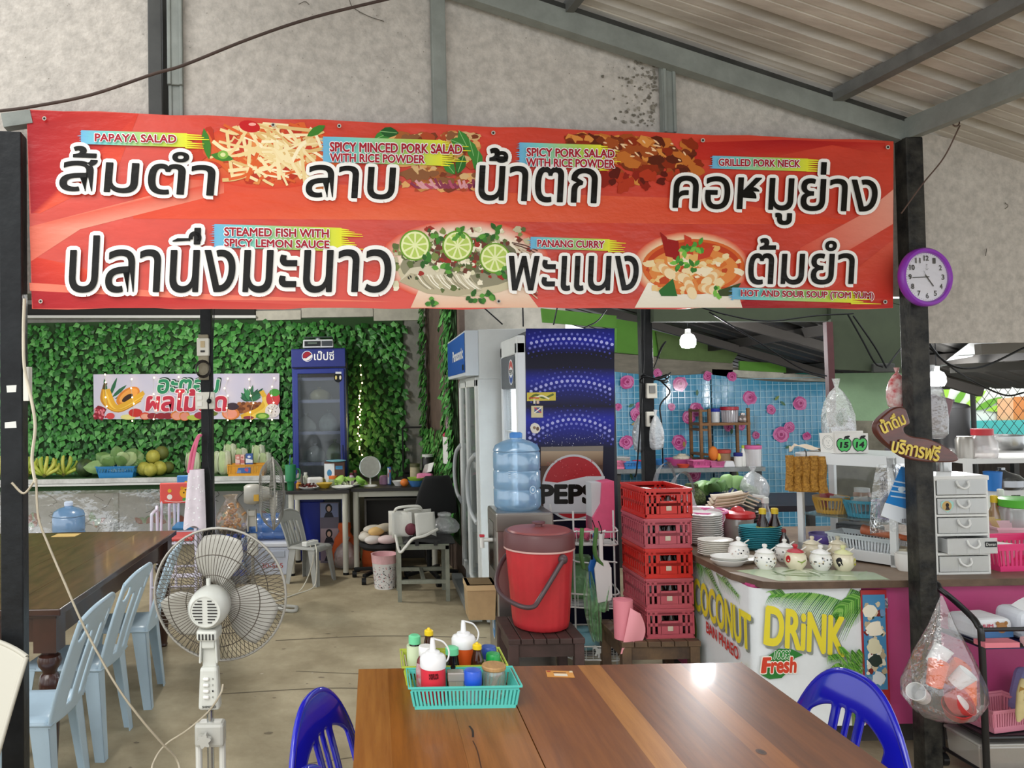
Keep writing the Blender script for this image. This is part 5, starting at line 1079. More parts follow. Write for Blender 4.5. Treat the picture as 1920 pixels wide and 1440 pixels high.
# office chairs, pebble cushion, bin, stool
blk = M('#161617', .75)
def office_chair(label, x, y, rz, zs, back=True, zb=1.0):
    t = thing('office_chair', label, 'office chair', (x, y, 0), rz)
    MB().lathe([(0, zs-.06), (.17, zs-.06), (.2, zs-.03), (.19, zs), (0, zs+.004)], blk, 24).build('seat', t)
    MB().cyl((0, 0, .09), (0, 0, zs-.05), .022, black).build('column', t)
    for i in range(5):
        a = 2*PI*i/5+.3; o = MB().bar((0, 0, .1), (.26*math.cos(a), .26*math.sin(a), .075), .035, .03, black).build('base_arm', t, smooth=0, bevel=.006)
        MB().cyl((.26*math.cos(a)-.02, .26*math.sin(a), .03), (.26*math.cos(a)+.02, .26*math.sin(a), .03), .03, black, n=14).build('caster', o)
    if back:
        m2 = MB(); m2.grid(lambda u, v: V(((2*u-1)*.19*(1-.45*v**2), .19+.04*(1-(2*u-1)**2)+.05*v, zs+.12+(zb-zs-.12)*v)), 12, 10, blk); m2.build('backrest', t, smooth=60, solid=.05, bevel=.015)
        MB().bar((0, .1, zs-.03), (0, .24, zs+.2), .05, .015, black).build('back_bracket', t, smooth=0)
    return t
office_chair('black office chair with a tall padded back beside the ivy partition', .475, 6.96, PI+.25, .5, True, .96)
q = at(714, 1010, 6.95); office_chair('low black swivel stool under the pebble cushion', q.x, 7.03, 0, .34, False)
t = thing('pebble_cushion', 'ring cushion of pastel pebble shapes on the swivel stool', 'cushion', (q.x, 7.03, .344), .3)
for i, (x, y, z_, rx, ry, c, a) in enumerate(((-.1, -.1, .035, .09, .06, '#ddd6d0', .3), (.02, -.14, .035, .1, .06, '#e5cfcc', 0), (.13, -.08, .04, .07, .055, '#b9c46a', .8), (-.15, .0, .045, .07, .06, '#d8d2c6', 1.4), (-.06, -.06, .1, .085, .06, '#e0b878', .4), (.03, -.02, .12, .11, .055, '#c9bda8', .5), (.12, .02, .1, .1, .06, '#b9b2a4', .5), (-.05, .06, .1, .1, .06, '#cfc8ba', .1), (.1, .12, .04, .09, .06, '#c4b4a4', .6), (-.08, .13, .04, .09, .06, '#bdb0a0', 2.2))):
    MB().ball((x, y, z_), (rx, ry, .04), M(c, .85), 16, 8, Matrix.Rotation(a, 3, 'Z')).build('pebble', t, smooth=60)
q = on(722, 1107, 0); t = thing('waste_bin', 'white dotted waste bin with a pink liner', 'bin', (q.x, q.y+.1, 0))
m2 = MB(); m2.lathe([(0, 0), (.088, 0), (.09, .006), (.112, .285), (.116, .29), (.108, .285), (.086, .01), (0, .01)], M('#eeeceb', .4), 32); m2.build('body', t)
m2 = MB(); m2.lathe([(.1095, .22), (.1145, .285), (.118, .293), (.106, .291), (.1, .2)], M('#eab9bd', .5, var=.15, bump=.3, bs=30), 40, wob=lambda a, v: .012*math.sin(17*a)); m2.build('liner', t, smooth=70)
f = Ink(lambda x, y, l: V(((.0905+.0785*y/1.0+l)*math.cos(x), (.0905+.0785*y+l)*math.sin(x), y)), base=.0008)
for i in range(150):
    y = rnd.uniform(.015, .2); f.ell(rnd.uniform(-PI, 0), y, .055, .005, rnd.choice(['#2c2a2a', '#b9b5b3', '#d9a5a8', '#9fa5ad', '#c9c5c0']), 8)
f.build('dots', t)
q = at(793, 1100, 6.35); t = thing('metal_stool', 'grey painted metal stool carrying a black folded bag', 'stool', (q.x, 6.42, 0)); sm = M('#8a8c7e', .5, var=.25, vs=9)
sw, sd2, sh = .42, .4, .45
legs4(t, sw, sd2, sh-.0, .032, sm)
m2 = MB()
for s_ in (-1, 1): m2.bar((-sw/2, s_*(sd2/2-.016), sh-.016), (sw/2, s_*(sd2/2-.016), sh-.016), .03, .032, sm); m2.bar((s_*(sw/2-.016), -sd2/2, sh-.016), (s_*(sw/2-.016), sd2/2, sh-.016), .03, .032, sm)
m2.build('top_frame', t, smooth=0)
for a, b in (((-sw/2+.03, -sd2/2+.016, .16), (sw/2-.03, -sd2/2+.016, .16)), ((-sw/2+.03, sd2/2-.016, .18), (sw/2-.03, sd2/2-.016, .18)), ((0, -sd2/2+.02, .16), (0, sd2/2-.02, .18))): MB().bar(a, b, .028, .03, sm).build('stretcher', t, smooth=0)
MB().box((0, 0, sh+.006), (sw, sd2, .012), M('#7a7f70', .6)).build('top_board', t, smooth=0)
m2 = MB(); m2.grid(lambda u, v: V((-.16+.42*u, -.2+.4*v, .05+.025*math.sin(6*u+4*v)*.6-.045*max(abs(2*u-1), abs(2*v-1))**4)), 14, 12, M('#2a2a2a', .5, bump=.3, bs=15)); m2.grid(lambda u, v: V((-.16+.42*u, -.2+.4*v, .002)), 2, 2, M('#2a2a2a', .5))
for s_ in ((-.05, -.205), (.1, -.205)): m2.box((s_[0], s_[1], .01), (.03, .02, .04), M('#1a1a1a', .5))
single(m2, 'folded_bag', 'folded black bag lying on the grey metal stool', 'bag', (q.x, 6.42, sh+.012), smooth=60)
t = thing('tote_bag', 'white canvas tote bag lying open on the black folded bag', 'bag', (q.x-.09, 6.35, sh+.058), .2); cv = M('#e6e4db', .85, bump=.15, bs=60)
m2 = MB(); m2.grid(lambda u, v: V((-.17+.17*u, -.06+.05*math.sin(3*u)+.02*v, .2*v+.0)), 6, 6, cv); m2.grid(lambda u, v: V((.02+.18*u, -.1+.04*u+.05*v, -.01+.2*v+.03*math.sin(3*u)*(1-v))), 6, 6, cv); m2.grid(lambda u, v: V((-.17+.37*u, .08-.02*math.sin(4*u), .2*v)), 8, 6, cv)
m2.build('body', t, smooth=60, solid=.004)
m2 = MB(); m2.tube(spline([(-.13, .05, .19), (-.1, .0, .235), (.06, .0, .24), (.1, .03, .2), (.05, .0, .22), (-.06, -.02, .215)]), .011, cv, 6); m2.tube(spline([(-.15, -.08, .03), (-.13, -.13, -.1), (-.08, -.14, -.06), (-.02, -.14, .0), (.08, -.14, .02), (.2, -.1, .06)]), .012, cv, 6); m2.build('strap', t, smooth=60)
MB().ball((-.01, -.04, .06), (.05, .04, .05), M('#6d2f3c', .7), 12, 8).build('lining', t, smooth=60)
sack('carrier_bag', 'crumpled clear plastic bag beside the tote bag on the metal stool', 'bag', (q.x+.2, 6.5, sh+.05), .12, .17, film('#d9dcdc', .35, .15, .12, .8, 25), .9, 15, knot=False)
t = thing('paper_notice', 'handwritten paper hung on a pink ribbon from the partition', 'paper', (0, 0, 0)); q = PA+pd*((PB_-PA).length*.80)+pn*.05
m2 = MB(); m2.bar(q+V((0, 0, 1.85)), q+V((0, 0, 1.25)), .004, .035, M('#e9c3d0', .6), up=pn); m2.build('ribbon', t)
m2 = MB(); m2.grid(lambda u, v: q+pd*(-.1+.22*u)+pn*(.02+.03*math.sin(3*u))+V((0, 0, 1.02+.25*v*(1-.0*u))), 6, 6, M('#e4e2de', .8)); m2.build('sheet', t, smooth=60)
MB().ball(q+pn*.02+V((0, 0, 1.28)), (.03, .03, .03), M('#c9305a', .6), 10, 6).build('bow', t)
m2 = MB()
for a, b in (((0, 0, 0), (.26, 0, 0)), ((0, 0, .5), (.26, 0, .5)), ((0, 0, 0), (0, 0, .5)), ((.26, 0, 0), (.26, 0, .5))): m2.bar(a, b, .02, .035, blk, up=(0, 1, 0))
t = thing('display_board', 'empty black frame leaning on the wall behind the mirror desk', 'frame', (at(757, 900, 8.7).x, 8.8, 0)); m2.T = None; o = m2.build('frame_bars', t, smooth=0); o.location.z = .8; MB().box((.13, .02, .4), (.26, .02, .8), blk).build('back_board', t, smooth=0)
lamp('back_room_fill', (-1.6, 6.6, 2.75), 75, .12, (1, .98, .93))  # fill lamp added to brighten the back room, no fitting hangs here
# ================================================================ brown dining table and pale chairs
wood_d = M('#6a4c34', .32, var=.45, vs=3, coat=.25, stretch=(9, 1.2, 1), h2='#4f3826'); wood_e = M('#3a1d14', .3, coat=.4, var=.3, vs=5)
tl, tr, ty0, ty1, tz = -2.62, -1.372, 3.34, 5.3, .76
t = thing('dining_table', 'large dark brown dining table with turned legs beside the pale blue chairs', 'table', ((tl+tr)/2, (ty0+ty1)/2, 0)); w, d = tr-tl, ty1-ty0
m2 = MB(); 
for i in range(5): m2.box((-w/2+w*(i+.5)/5, 0, tz-.012), (w/5-.0015, d-.02, .024), wood_d)
m2.build('tabletop', t, smooth=0)
m2 = MB()
for s_ in (-1, 1): m2.box((0, s_*(d/2-.005), tz-.014), (w, .012, .03), wood_e); m2.box((s_*(w/2-.003), 0, tz-.014), (.012, d, .03), wood_e)
m2.box((0, 0, tz-.038), (w-.05, d-.05, .02), wood_e); m2.build('edge_moulding', t, smooth=0, bevel=.004)
m2 = MB()
for s_ in (-1, 1): m2.box((0, s_*(d/2-.07), tz-.1), (w-.16, .025, .11), wood_e); m2.box((s_*(w/2-.07), 0, tz-.1), (.025, d-.16, .11), wood_e)
m2.build('apron', t, smooth=0)
for a in (-1, 1):
    for b in (-1, 1):
        m2 = MB(); m2.box((a*(w/2-.075), b*(d/2-.075), tz-.12), (.1, .1, .15), wood_e)
        m2.lathe([(.022, 0), (.03, .012), (.026, .03), (.03, .06), (.038, .2), (.045, .34), (.047, .42), (.04, .455), (.03, .465), (.034, .48), (.048, .5), (.052, .52), (.046, .54), (.03, .55), (.04, .56), (.042, tz-.19)], wood_e, 20, (a*(w/2-.075), b*(d/2-.075), 0)); m2.build('leg', t, smooth=40)
q = on(130, 1001, tz); single(MB().box((0, 0, .0008), (.16, .11, .0016), M('#d8b873', .5)), 'table_sticker', 'small tan sticker near the far edge of the dark brown table', 'sticker', (q.x, q.y-.05, tz), smooth=0)
pale = M('#b5cbd9', .35, var=.06, vs=4, spec=.4); pale2 = M('#a9c3d4', .35)
bh = lambda u, v: (.14 < v < .74 and any(abs(u-c) < .062 for c in (.33, .67))) or ((u-.14)**2/.005+(v-.82)**2/.005 < 1) or ((u-.86)**2/.005+(v-.82)**2/.005 < 1)
c0 = plastic_chair('plastic_chair', 'pale blue plastic chair nearest the fan cord at the brown table', pale, (-1.46, 3.16, 0), PI, .36, .40, .43, .85, .13, bh, .10, 'pale blue chairs along the brown table')
dup(c0, (-1.475, 3.76, 0), PI-.03, 'middle pale blue plastic chair tucked under the side of the brown table')
dup(c0, (-1.45, 4.33, 0), PI+.08, 'pale blue plastic chair partly hidden behind the front fan')
dup(c0, (-2.1, 3.05, 0), PI/2, 'pale blue plastic chair at the end of the brown table behind the black post')
ws = M('#b8b4a6', .4)
plastic_chair('plastic_chair', 'cream white plastic chair with a slatted back cut off beside the black post', ws, (-1.50, 2.3, 0), -PI/2-.12, .5, .42, .43, .85, .15, lambda u, v: .1 < v < .72 and any(abs(u-.5-c*(.6+.5*v)) < .035 for c in (-.36, -.24, -.12, 0, .12, .24, .36)), .12, tw=1.3)
# ================================================================ tall coolers
whitep = M('#d9dcda', .35, var=.05); greyf = M('#b4b9bb', .35)
Xp, yp0, yp1, ztp = .756, 5.56, 6.82, 2.13
t = thing('display_fridge', 'white two door glass display fridge with a blue header facing the room', 'fridge', (Xp, yp0, 0)); L_ = yp1-yp0
m2 = MB(); m2.box((.33, L_/2, .09), (.6, L_, .14), greyf); m2.box((.315, .02, .965), (.63, .04, 1.61), whitep); m2.box((.315, L_-.02, .965), (.63, .04, 1.61), whitep); m2.box((.61, L_/2, 1.08), (.04, L_, 1.86), whitep); m2.box((.32, L_/2, 1.95), (.62, L_, .36), whitep); m2.build('cabinet', t, smooth=0, bevel=.004)
m2 = MB(); m2.box((-.04, L_/2, 1.96), (.1, L_, .33), M('#cfd6dc', .35)); hp = m2.build('header', t, smooth=0, bevel=.006)
f = Ink(frame_fn((-.092, L_-.0, 1.8), (0, -1, 0), (0, 0, 1))); f.poly([(.0, .02), (L_, .02), (L_, .31), (0, .31)], ['#1d4f9e', '#2458ae', '#2a5fb5', '#204f9c']); f.text('Panasonic', L_*.36, .13, L_*.92, .21, '#f2f4f6', fat=.03); f.poly([(L_-.16, .04), (L_-.06, .04), (L_-.06, .08), (L_-.16, .08)], '#16202c'); f.build('header_print', hp)
for k_, y0 in enumerate((.03, L_/2-.01)):
    y1 = y0+L_/2-.02; m2 = MB(); xo = -.0+.02*k_
    for y in (y0+.025, y1-.025): m2.box((xo, y, .97), (.035, .05, 1.6), whitep)
    for z in (.2, 1.75): m2.box((xo, (y0+y1)/2, z), (.035, y1-y0, .07), whitep)
    dr = m2.build('door', t, smooth=0, bevel=.006); MB().box((xo, (y0+y1)/2, .97), (.006, y1-y0-.08, 1.5), film('#cfd9d9', .22, .05, .12)).build('glass', dr, smooth=0)
    yh = y0+.04 if k_ == 0 else y1-.04
    m2 = MB(); m2.tube(spline([(xo-.02, yh+.0, .72), (xo-.05, yh+.13, .8), (xo-.06, yh+.19, .97), (xo-.05, yh+.13, 1.14), (xo-.02, yh, 1.22)], 6), .017, greyf, 8); m2.build('handle', dr, smooth=60)
for z in (.5, .85, 1.2, 1.5): MB().box((.3, L_/2, z), (.5, L_-.1, .015), M('#c9cfd0', .4)).build('shelf', t, smooth=0)
MB().box((-.05, L_/2, .06), (.09, L_+.02, .06), M('#8a8f8f', .4, .4)).build('kick_rail', t, smooth=0, bevel=.004)
lampm = M('#f6fbff', .4, emis=6)
Xc, yc0, yc1, ztc = .972, 4.88, 5.50, 2.055
t = thing('display_fridge', 'tall cola fridge with a dark blue dotted side behind the water dispenser', 'fridge', (Xc, yc0, 0)); wc = at(1153, 700, yc0).x-Xc; L_ = yc1-yc0
m2 = MB(); m2.box((wc/2, L_/2, ztc/2), (wc, L_, ztc), M('#23262e', .35)); m2.build('cabinet', t, smooth=0, bevel=.006)
m2 = MB()
for y in (.03, L_-.03): m2.box((-.03, y, 1.0), (.06, .06, 1.98), M('#dadfe3', .35))
m2.box((-.03, L_/2, .1), (.06, L_, .2), whitep); m2.box((-.03, L_/2, 1.97), (.06, L_, .12), whitep); fr_ = m2.build('door', t, smooth=0, bevel=.01)
MB().box((-.03, L_/2, .95), (.01, L_-.1, 1.5), film('#dfe7ea', .3, .05, .12)).build('glass', fr_, smooth=0)
MB().box((-.012, L_/2, .95), (.01, L_*.5, 1.48), lampm).build('light_strip', fr_, smooth=0)
m2 = MB(); m2.box((-.04, L_/2, 1.8), (.05, L_-.1, .22), M('#222c38', .25)); hd = m2.build('header', fr_, smooth=0, bevel=.01)
f = Ink(frame_fn((-.0655, L_-.06, 1.69), (0, -1, 0), (0, 0, 1))); c_ = L_*.62; f.ell(c_, .11, .085, .085, '#eef0f2', 24); f.poly([(c_-.08, .12), (c_-.05, .17), (c_, .19), (c_+.05, .17), (c_+.08, .12), (c_, .15)], '#c0392f'); f.poly([(c_-.08, .10), (c_-.05, .05), (c_, .03), (c_+.05, .05), (c_+.08, .10), (c_, .07)], '#1d4f9e'); f.text('PEPSI', c_-.06, .095, c_+.06, .125, '#16181c', fat=.03); f.build('header_print', hd)
for z in (.5, .8, 1.1, 1.4): MB().box((-.035, L_/2, z), (.02, L_-.12, .01), greyf).build('shelf_edge', fr_, smooth=0)
base_o = V((Xc, yc0, 0)); f = Ink(lambda x, y, l: at(x, y, yc0-l)-base_o, base=.001); f.eps = 1e-5
bands = [(616, '#141a5e'), (640, '#1c2390'), (662, '#0d0c22'), (690, '#0e0d26'), (712, '#1d2494'), (738, '#161a60'), (762, '#120e24'), (786, '#20279c'), (815, '#191e70'), (840, '#0d0d26'), (965, '#0b0c1e'), (1250, '#0c1030')]
for (y0, c0_), (y1, c1_) in zip(bands, bands[1:]): f.l -= f.eps; f.poly([(986, y1), (1152, y1), (1152, y0), (986, y0)], [c1_, c1_, c0_, c0_])
for cx_, cy_, R_, n_ in ((1067, 940, 305, 60), (1074, 878, 164, 40), (1076, 900, 114, 32)):
    for row in range(-3, 4):
        r = R_-row*8.6; s_ = [1.1, 1.7, 2.4, 3.1, 2.6, 1.9, 1.2][row+3]; col = ['#2a2f80', '#3f45a0', '#6d72c4', '#a5a8e0', '#7378c8', '#474da8', '#2c3185'][row+3]
        for i in range(-n_, n_):
            a = -PI/2+(i+.5*(row % 2))*10.2/R_; x, y = cx_+r*math.cos(a), cy_+r*math.sin(a)
            if 990 < x < 1149 and 621 < y < 836: f.ell(x, y, s_, s_, col, 10)
for i in range(60): f.ell(rnd.uniform(1020, 1135), rnd.uniform(812, 838), rnd.uniform(.4, 1.1), rnd.uniform(.4, 1.1), rnd.choice(['#8a8db0', '#5a5d90', '#c9cbe0']), 6)
f.poly([(1014, 838), (1131, 836), (1129, 960), (1014, 960)], '#4a3428'); f.poly([(1014, 838), (1131, 836), (1131, 846), (1014, 846)], '#7d756c'); f.poly([(1014, 846), (1131, 846), (1130, 872), (1014, 874)], ['#b09a80', '#a08a70', '#5a3d2a', '#6a4a34'])
f.ell(1076, 914, 60, 62, '#b9b9ba', 48); f.ell(1076, 914, 56, 58, '#a3262c', 48); f.poly([(1019, 902), (1045, 905), (1072, 899), (1100, 893), (1134, 893), (1134, 960), (1019, 960)], '#c4c4c6')
for i in range(60): f.ell(rnd.uniform(1025, 1125), rnd.uniform(862, 895), rnd.uniform(.4, 1.2), rnd.uniform(.4, 1.2), rnd.choice(['#c0585a', '#8a1f24', '#d98a8a']), 6)
f.poly([(1012, 960), (1134, 960), (1134, 963), (1012, 963)], '#9a9a9c')
f.text('PEPSI', 1014, 943, 1125, 910, '#15140f', fat=.05)
f.poly([(988, 752), (1042, 751), (1042, 735), (988, 736)], '#c9b84a'); f.stroke([(992, 748), (1005, 740), (1020, 746), (1038, 739)], 4, '#5a6a2a', 4); f.stroke([(1000, 748), (1015, 742), (1030, 748)], 3, '#e3dfc0', 4)
f.poly([(996, 783), (1018, 783), (1018, 761), (996, 761)], '#cfc39a'); f.poly([(1002, 774), (1015, 774), (1015, 764), (1002, 764)], '#4a5a8a'); f.stroke([(1002, 764), (1015, 774)], 2, '#c9504a', 1); f.stroke([(1015, 764), (1002, 774)], 2, '#e9e4dc', 1)
f.poly([(1000, 757), (1004, 757), (1004, 750), (1000, 750)], '#d9d4c4'); f.poly([(1006, 757), (1011, 757), (1011, 750), (1006, 750)], '#d2b8a0'); f.poly([(992, 747.5), (1011, 747.5), (1011, 745), (992, 745)], '#b8402f')
f.blob(1004, 804, 10, '#ddd6c8', j=.15); f.ell(1002, 802, 3, 3, '#8a6f5a', 8); f.ell(1008, 804, 3, 4, '#6a5040', 8)
f.build('side_print', t, rough=.3)
# ================================================================ water dispenser
xa, ya = at(930, 1000, 4.42).x, 4.42
t = thing('water_dispenser', 'stainless steel water dispenser under the big blue bottle', 'water dispenser', (xa+.165, ya+.16, 0)); H_ = .975
MB().box((0, 0, H_/2), (.33, .32, H_), ss).build('cabinet', t, smooth=0, bevel=.01)
m2 = MB(); m2.box((0, -.004, H_-.06), (.332, .32, .1), M('#8d8780', .35, .7)); m2.build('top_panel', t, smooth=0, bevel=.008)
m2 = MB(); m2.box((-.166, 0, .77), (.006, .16, .28), M('#6d6a67', .15, .9)); m2.build('tap_recess', t, smooth=0, bevel=.003)
m2 = MB(); m2.tube([(-.165, -.03, .80), (-.23, -.03, .80)], .011, wht, 10); m2.tube([(-.228, -.03, .815), (-.228, -.03, .755)], .013, wht, 10); tp = m2.build('tap', t); MB().box((-.228, -.03, .825), (.03, .02, .014), M('#d03a4a', .4)).build('tap_lever', tp, smooth=0, bevel=.003)
f = Ink(frame_fn((-.166, .12, .30), (0, -1, 0), (0, 0, 1)), base=.001); f.ell(.14, .02, .055, .1, '#e8eef2', 30); f.ell(.14, .02, .05, .094, '#2f86c8', 30); f.text('K', .115, -.02, .165, .06, '#eef4f8', fat=.05, shear=.3); f.build('sticker', t)
q = at(971, 958, ya+.15); jug('water_jug', 'big pale blue water bottle standing on the stainless dispenser', (q.x, ya+.16, H_), .138, .44, film('#8fc0e6', .6, .1, .12), M('#3f86d0', .35))
f = Ink(lambda x, y, l: V((q.x+(.1385+l)*math.cos(x), ya+.16+(.1385+l)*math.sin(x), y)), base=.0005)
for y in range(4): f.poly([(-2.1, 1.17+.012*y), (-1.75, 1.17+.012*y), (-1.75, 1.174+.012*y), (-2.1, 1.174+.012*y)], '#c9dced')
f.ell(-1.05, 1.1, .17, .024, '#c9e0f2', 20); f.ell(-1.05, 1.1, .13, .018, '#7faad0', 20); f.ell(-1.05, 1.1, .06, .009, '#d5e6f4', 12)
o = f.build('print'); o.parent = [c for c in COL.objects if c.name.startswith('water_jug')][-1]; o.location = -V(o.parent.location)
q = at(910, 1137, 4.5); t = thing('cup_box', 'open brown cardboard box fixed to the side of the steel dispenser', 'box', (xa-.085, ya+.12, .36)); cb_ = M('#b79a70', .8, var=.15)
m2 = MB(); m2.box((0, 0, .1), (.15, .17, .2), cb_, top=(1.12, 1.12)); m2.build('body', t, smooth=0); m2 = MB(); m2.box((0, 0, .185), (.172, .196, .03), M('#c4a87c', .8)); m2.box((0, 0, .2015), (.13, .15, .003), M('#77613f', .9)); m2.build('rim', t, smooth=0)
# ================================================================ dark wooden stools
def wood_stool(label, x0, x1, y0, y1, h, m):
    t = thing('wooden_stool', label, 'stool', ((x0+x1)/2, (y0+y1)/2, 0)); w, d = x1-x0, y1-y0
    m2 = MB()
    for i in range(6): m2.box((-w/2+w*(i+.5)/6, 0, h-.014), (w/6-.004, d, .028), m)
    m2.build('seat_slats', t, smooth=0, bevel=.003)
    m2 = MB()
    for s_ in (-1, 1): m2.box((0, s_*(d/2-.03), h-.06), (w-.06, .025, .07), m); m2.box((s_*(w/2-.03), 0, h-.06), (.025, d-.06, .07), m)
    m2.build('apron', t, smooth=0); 
    for a in (-1, 1):
        for b in (-1, 1): MB().box((a*(w/2-.03), b*(d/2-.03), (h-.028)/2), (.05, .05, h-.028), m).build('leg', t, smooth=0, bevel=.004)
    for s_ in (-1, 1): MB().box((0, s_*(d/2-.03), .1), (w-.08, .022, .04), m).build('stretcher', t, smooth=0)
    return t
wood_stool('dark wooden slatted stool carrying the red ice bucket', .655, 1.045, 3.9, 4.31, .42, M('#4a3532', .55, var=.4, vs=6, stretch=(1, 6, 1), h2='#33241f'))
wood_stool('worn brown wooden stool under the stacked bottle crates', 1.24, 1.648, 3.95, 4.36, .38, M('#6d553c', .6, var=.45, vs=6, stretch=(1, 6, 1), h2='#45352a'))
# ================================================================ red ice bucket
bx, by = .868, 4.12; t = thing('ice_bucket', 'large red ice bucket with a brown lid and carrying handle', 'bucket', (bx, by, .42)); rd = M('#c9343a', .4, var=.15, vs=5); bn = M('#6a3f40', .4)
m2 = MB(); m2.lathe([(0, 0), (.125, 0), (.143, .01), (.15, .04), (.176, .40), (.178, .425)], rd, 96, wob=lambda a, v: -.012*(abs(math.sin(12*a)) < .14)*(.02 < v < .99)); m2.build('body', t, smooth=50)
m2 = MB(); m2.lathe([(.18, .42), (.187, .425), (.187, .49), (.18, .505), (.165, .507)], bn, 48); m2.lathe([(.167, .505), (.16, .515), (.09, .525), (0, .528)], M('#8f4a48', .4), 48); ld = m2.build('lid', t, smooth=40)
m2 = MB(); m2.lathe([(.02, .525), (.02, .54), (.035, .545), (.035, .552), (0, .555)], bn, 20); m2.build('lid_knob', ld)
m2 = MB(); m2.lathe([(.181, .415), (.187, .415), (.187, .424), (.18, .424)], M('#d9b0a8', .4), 48); m2.build('rim_band', t)
m2 = MB(); a0, a1 = math.radians(-62), math.radians(118)
A_ = V((.183*math.cos(a0), .183*math.sin(a0), .385)); B_ = V((.183*math.cos(a1), .183*math.sin(a1), .385))
m2.tube(spline([A_+V((.0, -.012, 0)), A_+V((-.13, -.05, -.18)), V((-.09, -.235, .165)), V((-.16, -.215, .17)), V((-.225, -.12, .20)), V((-.235, -.02, .25)), B_+V((-.09, -.04, -.06)), B_+V((-.01, .01, 0))], 5), .0125, M('#4f3d40', .4), 8); m2.build('handle', t, smooth=60)
for P_ in (A_, B_): MB().ball(P_, (.026, .026, .026), M('#4f3d40', .4), 12, 8).build('pivot', t, smooth=60)
# ================================================================ bottle crates
def crate_mesh(m):
    m2 = MB(); w, d, h = .247, .335, .153; x, y = w/2, d/2; th = .006
    for s_ in (-1, 1):
        for (L, ax, off) in ((w, 0, s_*(y-th/2)), (d, 1, s_*(x-th/2))):
            def pan(a0, a1, z0, z1, t_=th):
                c = ((a0+a1)/2, (z0+z1)/2); dm = (abs(a1-a0), z1-z0)
                if ax == 0: m2.box((c[0], off, c[1]), (dm[0], t_, dm[1]), m)
                else: m2.box((off, c[0], c[1]), (t_, dm[0], dm[1]), m)
            pan(-L/2, L/2, 0, .022); pan(-L/2, L/2, .062, .078); pan(-L/2, L/2, h-.03, h)
            pan(-L/2, L/2, h-.012, h, th*2.6); pan(-L/2, L/2, h-.034, h-.03, th*2.2); pan(-L/2, L/2, .0, .006, th*2)
            if ax == 0:
                for a, b in ((-.5, -.42), (-.37, -.32), (-.26, -.18), (.18, .26), (.32, .37), (.42, .5)): pan(a*L, b*L, .02, h-.02)
                pan(-.2*L, .2*L, .02, .088); pan(-.2*L, .2*L, .118, h-.02)
            else:
                n = 11
                for i in range(n+1): c = -L/2+L*i/n; pan(c-.006, c+.006, .02, h-.02)
    m2.box((0, 0, .004), (w-.01, d-.01, .008), m)
    return m2
redc = M('#c8261f', .35); pinkc = M('#b9525e', .45, var=.08); zc0 = .38
labs = ['bottom pink bottle crate of the stack on the wooden stool', 'pink bottle crate second from the bottom of the stack', 'red bottle crate in the middle of the stack', 'pink bottle crate right under the top red one', 'top red bottle crate with a white paper inside']
cr = {}
brownglass = M('#2a1a14', .1, coat=.5)
for i in range(5):
    c = redc if i in (2, 4) else pinkc; loc = (1.508+(.004 if i == 4 else 0), 4.17, zc0+i*.1545)
    if c not in cr:
        t = thing('bottle_crate', labs[i], 'crate', loc, .02 if i < 4 else .05, 'stacked bottle crates'); crate_mesh(c).build('body', t, smooth=0)
        m2 = MB(); m2.box((0, -.1695, .05), (.028, .004, .024), M('#c9bca8', .6)); m2.build('emblem', t, smooth=0, bevel=.002); cr[c] = t
    else: dup(cr[c], loc, .02 if i < 4 else .05, labs[i])
b0 = None
for i in range(5):
    for x in (-.08, -.0267, .0267, .08):
        for y in (-.12, -.06, 0):
            if i == 4 and y > -.1: continue
            loc = (1.508+x, 4.17+y, zc0+i*.1545+.0085)
            if b0 is None: b0 = turned('glass_bottle', 'small dark glass bottle standing in one of the stacked crates', 'bottle', loc, [(0, 0), (.02, 0), (.022, .01), (.022, .07), (.01, .1), (.009, .13), (.011, .132), (.011, .138), (0, .138)], brownglass, 'bottles inside the stacked crates', 12)
            else: dup(b0, loc)
single(MB().box((0, 0, 0), (.06, .1, .002), wht), 'paper_slip', 'white paper slip lying in the top red crate', 'paper', (1.46, 4.12, zc0+5*.1545-.016), smooth=0, rot=(.05, .1, .3))
